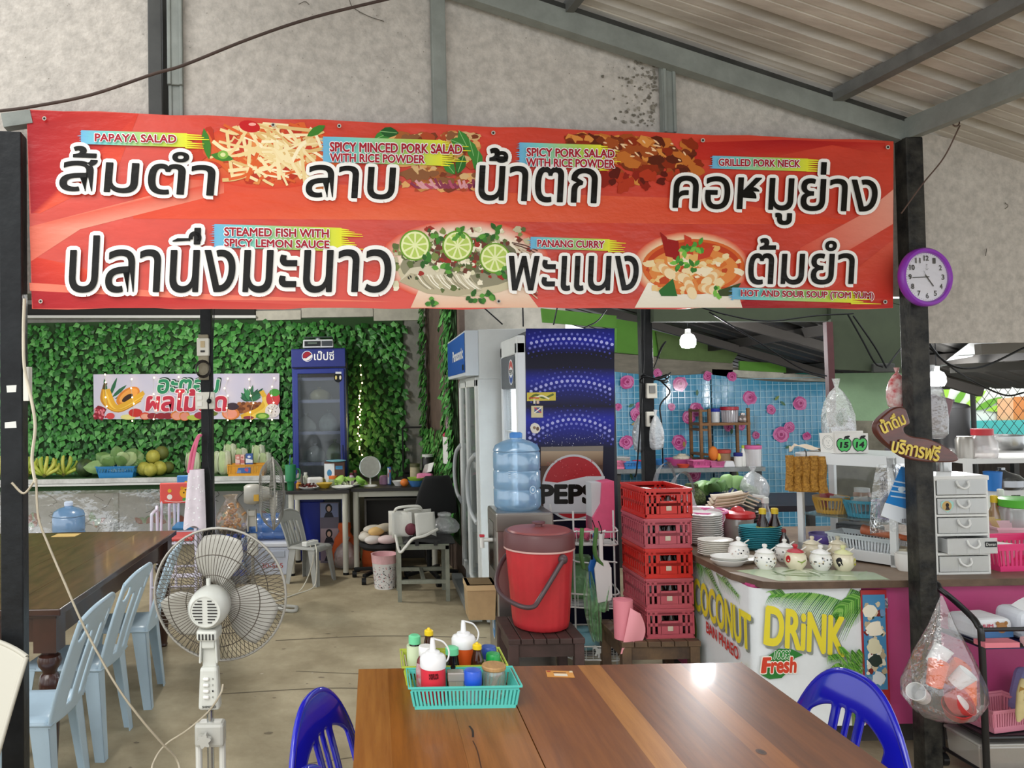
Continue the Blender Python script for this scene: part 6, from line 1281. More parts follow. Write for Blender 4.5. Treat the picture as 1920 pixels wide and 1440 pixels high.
# ================================================================ wire rack with horses
rackw = M('#dcdcd8', .35, .3); rx0, rx1, ry0, ry1 = 1.07, 1.36, 4.4, 4.72
t = thing('wire_rack', 'white wire kitchen rack with horse cutouts between the bucket and the crates', 'rack', (rx0, ry0, 0)); w, d = rx1-rx0, ry1-ry0
m2 = MB()
for x, y in ((.0, d), (w, d), (w, 0.02), (.06, .02)): m2.tube([(x, y, 0), (x, y, .98)], .0055, rackw, 8)
m2.build('frame', t)
def rackloop(z, sag=.0, r=.0045): return [V((.0, d, z)), V((-.02, d*.5, z)), V((0, .0, z)), V((.06, -.05, z)), V((w*.5, -.06, z)), V((w, -.05, z)), V((w, d, z))]
for z in (.16, .45, .80):
    m2 = MB(); m2.tube(spline(rackloop(z), 5, True), .004, rackw, 6, closed=True); m2.tube(spline(rackloop(z+.075), 5, True), .005, rackw, 6, closed=True)
    for i in range(14): y = -.045+(d+.04)*i/13; m2.tube([(-.005+.02*(i < 2), y, z), (w, y, z)], .0022, rackw, 4)
    for i in range(8): x = .02+(w-.02)*i/7; m2.tube([(x, -.05, z), (x, -.05, z+.075)], .0022, rackw, 4)
    for i in range(6): y = d*i/5; m2.tube([(-.015, y, z), (-.015, y, z+.075)], .0022, rackw, 4)
    tr_ = m2.build('tier', t)
    hs_ = [(0, .035), (.012, .05), (.018, .044), (.028, .03), (.07, .03), (.08, .034), (.088, .012), (.082, .024), (.078, -.0), (.082, -.022), (.074, -.022), (.07, .004), (.04, .004), (.036, -.02), (.028, -.022), (.028, .002), (.018, -.012), (.008, -.01), (.018, .014), (.012, .03), (.004, .026)]
    MB().prism(hs_, (w*.45, -.066, z+.035), (1, 0, 0), (0, 0, 1), -.002, M('#cfd2cf', .4)).build('horse_plate', tr_, smooth=0)
    MB().prism(hs_, (-.024, d*.75, z+.035), (0, -1, 0), (0, 0, 1), -.002, M('#cfd2cf', .4)).build('horse_plate', tr_, smooth=0)
m2 = MB()
for s_ in (0, w*.55): m2.tube(spline([(s_+.06, -.06, .88), (s_+.01, -.065, .86), (s_+.0, -.065, .8), (s_+.03, -.065, .72), (s_+.12, -.06, .70)]), .005, rackw, 6)
m2.build('end_loop', t, smooth=60)
q = at(1130, 990, 4.42); t = thing('glove_box', 'pink box with a cut away grey front standing in the wire rack', 'box', (1.325, 4.58, .806), .05); MB().prism([(0, 0), (.13, 0), (.13, .33), (.06, .32), (.05, .2), (0, .12)], (-.06, .06, 0), (1, 0, 0), (0, 0, 1), .13, M('#dd5a80', .5, var=.1)).build('body', t, smooth=0); MB().box((-.01, .0, .17), (.1, .1, .3), M('#c2c3c4', .6)).build('inner_tray', t, smooth=0)
m2 = MB(); 
for i in range(9): m2.tube(spline([(rnd.uniform(-.06, .06), rnd.uniform(-.06, .06), .02), (rnd.uniform(-.06, .06), rnd.uniform(-.06, .06), .05), (rnd.uniform(-.08, .08), rnd.uniform(-.06, .06), .02)]), .016, M('#cf5f80', .6), 7)
single(m2, 'rubber_gloves', 'heap of pink rubber gloves on the top tier of the wire rack', 'gloves', (at(1093, 970, 4.46).x, 4.46, .806), smooth=60)
gn = film('#8fcf8a', .42, .4, .03, .5, 40)
m2 = MB(); m2.grid(lambda u, v: V(((u-.5)*(.03+.05*math.sin(PI*v)+.02*v)+.03*v, -.03*v+.018*math.sin(13*u+3*v), -.38*v)), 18, 12, gn); m2.grid(lambda u, v: V((.1+(u-.5)*(.04+.05*v)-.04*v, -.02*v+.015*math.sin(11*u+4*v), -.22*v)), 14, 8, gn); m2.tube(spline([(-.03, 0, .24), (-.045, -.02, .1), (-.03, -.01, .02)]), .012, M('#4f7a3f', .7), 6); m2.tube(spline([(.05, 0, .24), (.03, -.03, .1), (.09, -.01, .02)]), .012, M('#4f7a3f', .7), 6)
single(m2, 'net_cloth', 'green net cloth dangling from the wire rack', 'cloth', (at(1102, 1030, 4.32).x, 4.315, .66), smooth=60)
sack('net_bundle', 'pale green net bundle on the middle tier of the wire rack', 'net', (1.2, 4.57, .455), .13, .24, gn, .9, 5, knot=False)
sack('mask_bundle', 'light blue face masks on the lowest tier of the wire rack', 'masks', (1.19, 4.53, .166), .1, .12, M('#8fc4d2', .7, var=.2), .8, 8, knot=False)
def scoop(name, label, px, m, dx=0, dy=0):
    q = at(px, 1000, 4.2); t = thing(name, label, 'dustpan', (q.x+dx, 4.30+dy, .62), .15)
    MB().bar((0, 0, .25), (.0, 0, .09), .022, .012, m, up=(0, 1, 0)).build('handle', t, smooth=0, bevel=.004)
    m2 = MB(); m2.prism([(-.03, .1), (.035, .1), (.05, .07), (.052, -.12), (-.03, -.13), (-.045, .06)], (0, 0, 0), (1, 0, 0), (0, 0, 1), .012, m); m2.box((.05, .01, -.02), (.008, .05, .17), m); m2.build('pan', t, smooth=0, bevel=.004)
    m2 = MB(); m2.tube(spline([(0, 0, .245), (0, -.015, .27), (-.01, .0, .32)]), .003, black, 6); m2.build('hook', t); return t
scoop('dustpan', 'white hand dustpan hanging on the wire rack', 1136, M('#e3e3e0', .4)); scoop('dustpan', 'blue dustpan hanging behind the white one', 1128, M('#2468b8', .4), 0, .04)
t = thing('bag_roll', 'pink roll of plastic bags standing on the brown stool corner', 'bag roll', (1.275, 4.02, .38)); pk = film('#ef9aa5', .75, .3, .04)
MB().lathe([(.012, .0), (.048, 0), (.05, .2), (.02, .205), (.012, .2)], M('#e88d9a', .5), 24).build('roll', t); m2 = MB(); m2.grid(lambda u, v: V((.02+.05*u-.06*v+.03*math.sin(2.5*v)*u*2, -.055-.012*math.sin(3*u+2*v), .17*(1-u*.1)-.23*v+.04*u*(v-.3))), 10, 10, M('#f0a0aa', .6)); m2.build('loose_sheet', t, smooth=70)
# ================================================================ serving counter
CT = .80; cx0, cy0 = 1.685, 3.475
t = thing('serving_counter', 'long serving counter with a wooden top, coconut banner and pink front', 'counter', (0, 0, 0))
pinkp = M('#c24a80', .45, var=.1, vs=2.5)
m2 = MB(); m2.box((3.1, 4.12, .46), (2.83, 1.26, .63), pinkp); m2.build('body', t, smooth=0)
m2 = MB(); m2.box((3.1, 4.2, .07), (2.7, 1.1, .14), M('#4d4a46', .9, var=.3)); m2.build('plinth', t, smooth=0)
m2 = MB(); m2.prism([(1.655, 4.82), (1.655, 3.62), (1.72, 3.45), (1.80, 3.425), (4.6, 3.425), (4.6, 4.82)], (0, 0, CT-.032), (1, 0, 0), (0, 1, 0), .032, M('#8f7a66', .5, var=.35, vs=3, h2='#6a5646'), M('#6a5442', .7, var=.4, vs=8)); m2.build('worktop', t, smooth=0, bevel=.002)
f = Ink(lambda x, y, l: V((x, y, CT+l)), base=.0006); f.poly([(1.70, 3.66), (1.79, 3.45), (2.28, 3.44), (2.3, 3.58), (1.95, 3.72)], ['#b9c9a0', '#d5e0c4', '#a5b88f', '#8f9f7c', '#c2cbb4'])
for i in range(14): f.leaf(rnd.uniform(1.78, 2.25), rnd.uniform(3.48, 3.62), .12, .02, rnd.uniform(-.5, 2), rnd.choice(['#8fa578', '#e6ecd8', '#6d8458', '#c9d4b8']))
f.build('worktop_vinyl', t, rough=.12)
# coconut banner wrapped round the corner
def cb(x, y, l):
    """x runs along the side face (x < 0, towards the back) and then along the front"""
    if x < -.04: return V((cx0-.006-l, cy0+.04-.04-x-.04+.04, y))
    if x < .04: a = (x+.04)/.08*PI/2; return V((cx0+.034-(.04+l)*math.cos(a), cy0+.034-(.04+l)*math.sin(a), y))
    return V((cx0+.04+(x-.04)*.765, cy0-.006-l, y))
T = thing('vinyl_banner', 'white coconut drink vinyl banner wrapped around the counter corner', 'banner'); m2 = MB(); xs = [-.66, -.04]+[-.04+.01*i for i in range(1, 9)]+[.62]
m2.v += [cb(x, z, 0) for x in xs for z in (.15, .765)]; n = len(xs)
for i in range(n-1): m2.f.append([2*i, 2*i+2, 2*i+3, 2*i+1]); m2.mi.append(0)
m2.mats.append(M('#e3e7e8', .4, var=.05, bump=.2, bs=4)); m2.build('sheet', T, smooth=60)
f = Ink(cb, base=.0015); f.eps = 3e-5
def frond(x0, y0, x1, y1, n, L, flip=1, cols=('#5a9a3a', '#3f7a2c', '#86b85a')):
    P = spline([(x0, y0, 0), ((x0+x1)/2, (y0+y1)/2+.035, 0), (x1, y1, 0)], n)
    for i, p in enumerate(P):
        u = i/len(P); l = L*(.55+.45*math.sin(PI*min(1, u+.15)))*(1.05-.6*u)
        for s_ in (-1, 1):
            a = math.atan2(y1-y0, x1-x0)+s_*(.95-.4*u); c = rnd.choice(cols); q = (p.x+l*math.cos(a), p.y+l*math.sin(a)-.02*u-.25*l*l/L*1.0)
            if q[1] < .758 and p.y < .758: f.stroke([(p.x, p.y), ((p.x+q[0])/2, (p.y+q[1])/2+.012), q], .0075, c, 2, taper=True)
for a in ((.62, .67, .1, .735, 26, .2), (.62, .74, .25, .76, 20, .12), (.615, .72, .42, .56, 18, .1), (-.62, .75, -.12, .7, 16, .11), (-.6, .76, -.3, .66, 12, .09)): frond(*a)
fat_ = .03
f.text('COCONUT', -.60, .515, -.015, .675, '#e3d23a', fat=fat_, shadow=('#8a8f86', .009, .01), rot=(lambda X, Y: (X, Y-.06*(X+.6))))
f.text('BAN PHAEO', -.46, .43, -.12, .485, '#c23a34', fat=.03, rot=(lambda X, Y: (X, Y-.08*(X+.46))))
f.text('DRiNK', .045, .52, .50, .685, '#e3d23a', fat=.035, shear=.12, shadow=('#8a8f86', .010, .01), rot=(lambda X, Y: (X, Y-.13*(X-.06))))
f.poly([(.02, .40), (.06, .47), (.12, .5), (.2, .495), (.26, .47), (.21, .455), (.19, .41), (.13, .37), (.06, .365), (.025, .385)], '#2f7a34'); f.text('100%', .09, .455, .185, .49, '#2f8a3a', fat=.03, out='#eef4e4', outw=.05, shear=.2); f.text('Fresh', .028, .395, .215, .46, '#d0452f', fat=.04, out='#f6efe0', outw=.05, shear=.15)
for a in (-.2, .25, .7, 1.1, 1.5, 1.95, 2.4, 2.85, 3.3): 
    x, y = .53, .37; L = rnd.uniform(.13, .18); q = (x+L*math.cos(a), y+L*math.sin(a)*.9+.02)
    P = spline([(x, y, 0), ((x+q[0])/2, (y+q[1])/2+.035, 0), (q[0], q[1]-.03, 0)], 8)
    for p in P:
        for s_ in (-.6, -1.2, -1.8): 
            e = (p.x+.04*math.cos(a+s_), p.y-.045-.01*s_)
            if p.x < .6 and e[0] < .615: f.stroke([(p.x, p.y), e], .007, rnd.choice(['#4f8f34', '#7cb04a', '#3a6f28']), 1, taper=True)
f.poly([(.52, .16), (.54, .16), (.538, .37), (.525, .37)], '#6d7a4a'); f.blob(.58, .22, .05, '#3f7a2c'); f.blob(.6, .26, .03, '#5c9a3a')
f.poly([(-.1, .31), (-.04, .33), (-.05, .42), (-.09, .4)], '#ead9a0'); f.poly([(-.1, .27), (-.05, .28), (-.055, .34), (-.085, .34)], '#c9943a')
f.ell(-.6, .42, .06, .09, '#6d8a3a'); f.ell(-.62, .3, .07, .09, '#557a34'); f.ell(-.6, .54, .05, .06, '#7a9a44')
f.build('print', T, bump=.1)
o_ = V((2.168, cy0-.014, .27)); t = thing('food_poster', 'narrow red bordered food poster next to the coconut banner', 'poster', o_); MB().box((.052, .004, .23), (.115, .006, .5), M('#a82a30', .4)).build('sheet', t, smooth=0)
f = Ink(frame_fn((0, 0, 0), (1, 0, 0), (0, 0, 1)), base=.001); f.poly([(0, .04), (.1, .04), (.1, .46), (0, .46)], '#4a86b0')
for i in range(60): f.blob(rnd.uniform(.012, .088), rnd.uniform(.055, .42), rnd.uniform(.006, .016), rnd.choice(['#e6dfc8', '#cfc0a0', '#f2eee0', '#b8a888', '#6d8fb0', '#3a4a3a', '#7a2f2a']), sy=1.2)
for x, y, r, c in ((.03, .39, .03, '#e9e2cc'), (.05, .31, .036, '#efe6cf'), (.045, .23, .034, '#dcd6b4'), (.05, .17, .03, '#33403a'), (.06, .09, .03, '#d9dfe2')): f.blob(x, y, r, c, 14, .2)
f.build('picture', t)
t = thing('wall_hook', 'small clear hook stuck on the pink counter front', 'hook', (at(1656, 1130, cy0).x, cy0-.004, at(1656, 1130, cy0).z)); MB().box((0, -.004, 0), (.03, .012, .05), film('#e6e2e4', .5, .1, .15)).build('plate', t, smooth=0, bevel=.008); MB().tube(spline([(0, -.01, .015), (0, -.025, 0), (0, -.02, -.014), (0, -.012, -.01)]), .003, chrome, 6).build('hook_wire', t)
def K(px, py): return on(px, py, CT)
# ---- stacks of plates
cream = M('#e8e4da', .25); whp = M('#ecebe6', .25)
def pile(name, n, dz_, px, py, make, labels, group):
    q = K(px, py); first = None
    for i in range(n):
        loc = (q.x+rnd.uniform(-.002, .002), q.y+rnd.uniform(-.002, .002), CT+i*dz_)
        lab = labels(i)
        if first is None: first = make(loc, lab)
        else: dup(first, loc, rnd.uniform(-.05, .05), lab)
    return q
def ords(n, what, where):
    nm = ['bottom', 'second', 'third', 'fourth', 'fifth', 'sixth', 'seventh', 'eighth', 'ninth', 'tenth', 'eleventh', 'twelfth', 'thirteenth', 'fourteenth', 'fifteenth']
    return lambda i: (('topmost %s %s' if i == n-1 else '%s' % ('bottom %s %s' if i == 0 else nm[i]+' from the bottom %s %s')) % (what, where))
PP = lambda r, h: [(0, .004), (r*.55, .004), (r*.6, 0), (r*.66, .001), (r*.97, h), (r, h+.002), (r*.97, h+.004), (r*.62, .006), (0, .0065)]
pile('plate', 14, .0115, 1318, 1020, lambda l, s: turned('dinner_plate', s, 'plate', l, PP(.105, .02), whp, 'scalloped white plates beside the crates', 48, wob=lambda a, v: .025*math.sin(12*a)*(v > .35)), ords(14, 'scalloped white plate', 'of the tall stack beside the crates'), None)
pile('plate', 8, .0095, 1342, 1042, lambda l, s: turned('side_plate', s, 'plate', l, PP(.09, .016), cream, 'small white plates at the counter corner', 40, 1, .8), ords(8, 'small cream plate', 'of the low stack at the counter corner'), None)
def sqplate(l, s):
    m2 = MB(); a, b = .085, .055
    def ring(r, z, k_=6):
        out = []
        for i in range(32):
            t_ = 2*PI*i/32; c, n_ = math.cos(t_), math.sin(t_); q_ = (abs(c)**6+abs(n_)**6)**(-1/6); out.append(V((r*c*q_, r*n_*q_, z)))
        return out
    R_ = [ring(b, 0), ring(b+.004, .002), ring(a, .018), ring(a, .021), ring(b, .006)]; vs = [p for r in R_ for p in r]; fs = [tuple(range(32))[::-1], tuple(range(128, 160))]
    for j in range(4): fs += [(j*32+i, j*32+(i+1) % 32, (j+1)*32+(i+1) % 32, (j+1)*32+i) for i in range(32)]
    m2.add(vs, fs, M('#3a3b3c', .3)); return single(m2, 'square_plate', s, 'plate', l, 'black square plates', smooth=40)
pile('plate', 9, .0155, 1390, 1003, sqplate, ords(9, 'black square plate', 'of the stack behind the teal plates'), None)
teal = M('#3d9aa8', .3)
pile('plate', 12, .0095, 1427, 1030, lambda l, s: turned('oval_plate', s, 'plate', l, PP(.115, .018), teal, 'teal oval plates', 44, 1, .62), ords(12, 'teal oval plate', 'of the stack in front of the soy bottles'), None)
q = K(1391, 1056); turned('oval_plate', 'wide cream oval plate holding a dotted pot near the counter corner', 'plate', (q.x, q.y+.03, CT), PP(.105, .02), cream, None, 40, 1, .8); jq = V((q.x+.0, q.y+.03, CT+.007))
for i in range(2): turned('oval_dish', ('upper' if i else 'lower')+' white oval dish at the very corner of the counter', 'dish', (K(1373, 1062).x, K(1373, 1062).y+.03, CT+.016*i), PP(.09, .026), whp, 'white oval dishes', 40, 1, .72)
# ---- little pots
def pot(label, px, py, body, knob, deco, s=1, base=None):
    q = K(px, py); loc = base or (q.x, q.y+.045, CT); t = thing('condiment_pot', label, 'condiment pot', loc, group='lidded condiment pots'); r = .05*s
    MB().lathe([(0, 0), (r*.6, 0), (r*.64, .004), (r*.9, .022*s), (r, .042*s), (r*.92, .062*s), (r*.78, .074*s), (r*.86, .08*s), (r*.78, .08*s)], body, 32).build('body', t, smooth=50)
    MB().lathe([(r*.78, .079*s), (r*.6, .088*s), (r*.2, .096*s), (r*.14, .1*s), (r*.24, .107*s), (r*.2, .116*s), (0, .119*s)], knob, 24).build('lid', t, smooth=50)
    def sf(x, y, l): 
        h = y; rr = r*(.64+.36*math.sin(PI*min(1, max(0, (h/(.08*s))))**.8))+l; rr = r*(1-.5*((h-.042*s)/(.042*s))**2*.55)+l; return V((rr*math.cos(x), rr*math.sin(x), h))
    f = Ink(sf, base=.001)
    if deco == 'dots':
        for i in range(26): f.ell(rnd.uniform(-PI, 0), rnd.uniform(.016, .064)*s, .075, .0035*s, rnd.choice(['#1c1c1c', '#9aa0a4', '#c9b9b0', '#d9c9a0', '#2a2a2a']), 10)
    if deco == 'rooster':
        f.blob(-2.45, .045*s, .3, '#1c1a18', sy=.07); f.stroke([(-2.6, .04*s), (-2.35, .055*s), (-2.15, .03*s)], .008*s, '#1c1a18', 4); f.ell(-.8, .045*s, .35, .018*s, '#c9c43a', 14); f.stroke([(-2.4, .04*s), (-2.2, .03*s)], .003, '#f0ead8', 2)
    if deco == 'flower':
        f.ell(-2.75, .05*s, .25, .017*s, '#b8242a', 14); f.stroke([(-1.9, .045*s), (-1.5, .04*s), (-1.1, .048*s)], .005, '#7d9a3a', 4); f.stroke([(-1.6, .03*s), (-1.35, .046*s)], .004, '#a8b84a', 3); f.ell(-.3, .045*s, .22, .012*s, '#3a2a24', 12)
    if f.f: f.build('glaze_pattern', t, rough=.2)
    m2 = MB(); m2.tube([(r*.5, .0, .085*s), (r*1.15, .01, .1*s)], .003, cream, 6); m2.build('spoon', t); return t
wg = M('#eeece6', .18, coat=.4); cg = M('#e6dcc0', .2, coat=.4)
pot('white dotted condiment pot standing on the wide cream plate', 1394, 1040, wg, wg, 'dots', 1.0, tuple(jq)); pot('white dotted condiment pot nearest the counter edge by the oval dishes', 1444, 1070, wg, wg, 'dots')
pot('white dotted condiment pot behind the flowered one', 1481, 1056, wg, wg, 'dots', .95); pot('cream condiment pot painted with a red flower', 1502, 1070, cg, M('#b8303a', .3), 'flower'); pot('plain cream pot half hidden behind the dotted pots', 1533, 1050, cg, cg, '', .95)
pot('white dotted condiment pot beside the rooster pot', 1550, 1072, wg, wg, 'dots'); pot('plain cream pot behind the rooster pot', 1582, 1050, cg, cg, '', .95); pot('cream pot painted with a black rooster', 1593, 1073, cg, M('#d9d8a0', .3), 'rooster')
q = K(1702, 1075)
for i, (px, py, lab) in enumerate(((1700, 1060, 'white mug beside the black post on the counter'), (1706, 1072, 'cream cup in front of the white mug by the black post'))): turned('ceramic_cup', lab, 'cup', (K(px, py).x, K(px, py).y+.03, CT), [(0, 0), (.03, 0), (.04, .02), (.042, .08), (.039, .08), (.036, .02), (0, .008)], wg if i else cg)
# ---- basin of bowls, red lidded tub, trays, sauces
q = at(1322, 990, 4.46); basin_c = (q.x, 4.5, CT); turned('plastic_basin', 'bright pink basin holding white bowls behind the scalloped plates', 'basin', basin_c, [(0, 0), (.1, 0), (.13, .15), (.145, .155), (.143, .165), (.125, .16), (.095, .01), (0, .01)], M('#e87ab0', .35), n=36)
for x, y, z, rx, ry, lab in ((-.06, -.03, .11, 1.0, .3, 'white bowl tipped on its side in the pink basin'), (.05, -.05, .1, .7, -.5, 'smaller white bowl leaning in the pink basin'), (.0, .07, .1, 2.6, 0, 'upturned white bowl at the back of the pink basin')):
    o = turned('bowl', lab, 'bowl', (basin_c[0]+x, basin_c[1]+y, CT+z), [(0, .004), (.03, .0), (.035, .004), (.062, .045), (.06, .046), (.03, .01), (0, .009)], whp, 'white bowls in the pink basin'); o.rotation_euler = (rx, ry, 0)
q = at(1345, 935, 4.7)
tbm = M('#dccbb4', .5); f0 = None
for i in range(4):
    loc = (q.x+.015*i, 4.62+.012*i, CT+.17+.018*i)
    if f0 is None:
        f0 = thing('serving_scoop', 'lowest beige scoop of the leaning pile behind the pink basin', 'scoop', loc, .2, 'beige scoops'); m2 = MB(); m2.grid(lambda u, v: V((-.09+.2*u, -.045+.09*v, -.03*math.sin(PI*v)*(1-.3*u)+.02*u*u)), 10, 8, tbm); m2.build('bowl', f0, smooth=60, solid=.003); MB().bar((.1, 0, .01), (.2, 0, -.03), .025, .008, tbm).build('handle', f0, smooth=0)
    else: dup(f0, loc, .2-.05*i, ['', 'second beige scoop of the leaning pile behind the pink basin', 'third beige scoop of the leaning pile behind the pink basin', 'uppermost beige scoop of the leaning pile behind the pink basin'][i])
t = thing('scoop_stand', 'dark tub under the beige scoops', 'tub', (q.x+.03, 4.64, CT)); MB().lathe([(0, 0), (.08, 0), (.085, .135), (.08, .14), (0, .13)], M('#3a3a3c', .5), 20).build('body', t)
q = at(1390, 985, 4.42); t = turned('food_tub', 'clear tub with a bright red lid behind the black plates', 'tub', (q.x, 4.46, CT), [(0, 0), (.075, 0), (.085, .12), (.083, .125)], film('#e6dad0', .45, .1, .1)); tpart(t, 'lid', [(.0, .12), (.09, .12), (.095, .13), (.09, .15), (.04, .16), (.03, .175), (.012, .185), (0, .186)], M('#c8262a', .35), 32)
def sauce(name, label, loc, h, r, glassm, capm, labm=None, cat='bottle', neck=.4, group=None, lz=(.2, .55), capn=(.86, 1)):
    t = thing(name, label, cat, loc, group=group)
    MB().lathe([(0, 0), (r*.95, 0), (r, h*.02), (r, h*.52), (r*.92, h*.6), (r*neck, h*.78), (r*neck, h*.88)], glassm, 20).build('bottle_body', t)
    MB().lathe([(r*neck*1.12, h*capn[0]), (r*neck*1.12, h*capn[1]-.004), (r*neck*.8, h*capn[1]), (0, h*capn[1])], capm, 16).build('cap', t)
    if labm: MB().lathe([(r*1.02, h*lz[0]), (r*1.02, h*lz[1])], labm, 20).build('label', t)
    return t
soy = M('#20100c', .1, coat=.6); ylab = M('#d9b92a', .45, var=.25, vs=30, h2='#c98f2a'); ycap = M('#e3c22e', .4)
for px, lab in ((1436, 'soy sauce bottle with a yellow label next to the pump bottle'), (1459, 'soy sauce bottle with a yellow label next to the display cabinet')): 
    q = at(px, 1000, 4.14); t = sauce('sauce_bottle', lab, (q.x, 4.17, CT), .215, .033, soy, ycap, ylab, neck=.5)
    f = Ink(lambda x, y, l: V((.0337*math.cos(x)+l*math.cos(x), (.0337+l)*math.sin(x), y)), base=.0006); f.text('Lingsu', -2.1, .075, -1.0, .1, '#3a2a1c', shear=.2); f.poly([(-2.1, .05), (-1.0, .05), (-1.0, .06), (-2.1, .06)], '#e9e4d0'); f.build('label_print', t)
q = at(1474, 1012, 4.0); sauce('sauce_bottle', 'small dark sauce bottle at the foot of the display cabinet', (q.x, 4.02, CT), .13, .025, soy, M('#7a2a24', .4))
q = at(1446, 985, 4.36); t = sauce('pump_bottle', 'clear squeeze bottle with a white trigger behind the soy sauce', (q.x, 4.42, CT), .24, .032, film('#e9eef0', .2, .1, .12), wht, neck=.55); MB().bar((0, 0, .238), (-.07, 0, .25), .02, .018, wht).build('spout', t, smooth=0, bevel=.004)
# ================================================================ glass display cabinet
ca, cb2 = on(1487, 1040, CT), on(1684, 1078, CT); ca = V((2.2, 4.03, CT)); cb2 = V((2.46, 3.655, CT)); dx_ = (cb2-ca); LN = dx_.length; ang = math.atan2(dx_.y, dx_.x)
T = thing('display_cabinet', 'white framed glass display cabinet with plastic baskets on the counter', 'display cabinet', ca, ang); al = M('#dcdedd', .35, .2); DP, HT = .38, .52
m2 = MB(); s_ = .028
for x in (s_/2, LN-s_/2):
    for y in (s_/2, DP-s_/2): m2.box((x, y, HT/2), (s_, s_, HT), al)
for z in (.035, HT-.025):
    for y in (s_/2, DP-s_/2): m2.box((LN/2, y, z), (LN, s_, .05), al)
    for x in (s_/2, LN-s_/2): m2.box((x, DP/2, z), (s_, DP, .05), al)
m2.build('frame', T, smooth=0, bevel=.002)
MB().box((LN/2, DP/2, HT+.002), (LN, DP, .008), al).build('top_board', T, smooth=0)
MB().box((LN/2, DP/2, .018), (LN-.01, DP-.01, .01), al).build('floor_board', T, smooth=0)
MB().box((LN/2, DP/2, .205), (LN-.03, DP-.03, .006), film('#a9c4c2', .15, .05, .12)).build('glass_shelf', T, smooth=0)
m2 = MB(); m2.box((LN/2, .012, .29), (LN-.05, .004, .38), film('#eef3f3', .01, .03, .01)); m2.build('front_glass', T, smooth=0)
def cab(x, y, z): return T.matrix_basis @ V((x, y, z))
bpy.context.view_layer.update()
for x, y, col, w_, lab in ((.11, .13, '#d9a52f', .17, 'yellow round basket on the glass shelf of the display cabinet'), (.27, .13, '#3f9fb8', .19, 'turquoise basket in the middle of the glass shelf'), (.375, .15, '#7a5fb0', .15, 'purple basket at the post end of the glass shelf')):
    p = cab(x, y, .21); mt = M(col, .4); m2 = MB(); r = w_/2; m2.lathe([(0, 0), (r*.72, 0), (r*.74, .006), (r*.72, .008), (0, .008)], mt, 24)
    for i in range(30): a = 2*PI*i/30; m2.bar((r*.74*math.cos(a), r*.74*math.sin(a), 0), (r*.97*math.cos(a), r*.97*math.sin(a), .075), .004, .009, mt, up=(math.cos(a), math.sin(a), 0))
    for z0, z1 in ((0, .02), (.07, .085)): m2.lathe([(r*(.74+.23*z0/.075), z0), (r*(.75+.24*z1/.075), z1), (r*(.75+.24*z1/.075)-.004, z1), (r*(.74+.23*z0/.075)-.004, z0)], mt, 30)
    single(m2, 'plastic_basket', lab, 'basket', p, 'round baskets in the display cabinet', smooth=40)
for x, y, z, c, lab, nm in ((.10, .13, .24, '#c9353f', 'red and silver sachets in the yellow basket', 'sauce_sachets'), (.27, .13, .24, '#d9d6c9', 'white packets in the turquoise basket', 'seasoning_packets')):
    p = cab(x, y, z-.02); t = thing(nm, lab, 'packets', p)
    for i in range(5): MB().box((rnd.uniform(-.04, .04), rnd.uniform(-.03, .03), .05), (.045, .004, .07), M(c if i % 2 else '#cfcfcc', .3)).build('packet', t, smooth=0, rot=None)
    for ch in t.children: ch.rotation_euler = (rnd.uniform(-.2, .3), rnd.uniform(-.3, .3), rnd.uniform(-.3, .3))
p = cab(.27, .08, .026); basket('plastic_basket', 'white slotted basket at the bottom front of the display cabinet', cab(.275, .125, .024), .3, .17, .1, M('#dfe4e6', .35), ang, slots=20, lo=.18, hi=.78)
p = cab(.075, .12, .024); turned('bowl', 'purple bowl at the bottom corner of the display cabinet', 'bowl', p, [(0, 0), (.04, 0), (.068, .03), (.072, .075), (.068, .075), (.05, .015), (0, .01)], M('#6a55a0', .4))
p = cab(.36, .12, .135); m2 = MB(); m2.tube([(-.1, 0, .01), (-.02, 0, .0), (.14, 0, -.012)], lambda u: .026*(1-.55*u), M('#d0693a', .5), 12); single(m2, 'carrot', 'peeled orange carrot lying across the white basket', 'carrot', p, rz=ang, smooth=60)
p = cab(.18, .28, .025); t = thing('storage_tub', 'dark storage tub at the back of the display cabinet floor', 'tub', p, ang); MB().box((0, 0, .06), (.2, .1, .12), M('#22262e', .5)).build('body', t, smooth=0, bevel=.01)
p = cab(.40, .05, .215); t = thing('metal_grater', 'steel hand grater hanging at the post end of the cabinet shelf', 'grater', (p.x, p.y, p.z), ang-.3); MB().box((0, 0, .12), (.06, .012, .22), ss).build('plate', t, smooth=0, bevel=.004)
f = Ink(frame_fn((-.03, -.006, .02), (1, 0, 0), (0, 0, 1)), base=.001)
for i in range(5):
    for j in range(8): f.ell(.01+.01*i, .03+.02*j, .002, .003, '#3c3c3a', 6)
f.build('holes', t)
for px, yy, w_, h_, cl, lab in ((1590, 4.1, .08, .1, '#e6b99c', 'clear jar of orange bits behind the cabinet glass'), (1612, 4.08, .075, .1, '#d9a08a', 'clear jar with a pale blue lid behind the cabinet glass')):
    q = at(px, 940, yy); p = cab(.2 if px < 1600 else .32, .27, .209); t = turned('plastic_jar', lab, 'jar', p, [(0, 0), (w_/2, 0), (w_/2, h_), (w_*.4, h_+.01)], film(cl, .5, .1, .1)); tpart(t, 'lid', [(w_*.45, h_), (w_*.45, h_+.025), (0, h_+.027)], M('#7fb0d8' if px > 1600 else '#e6e6e2', .4), 20)
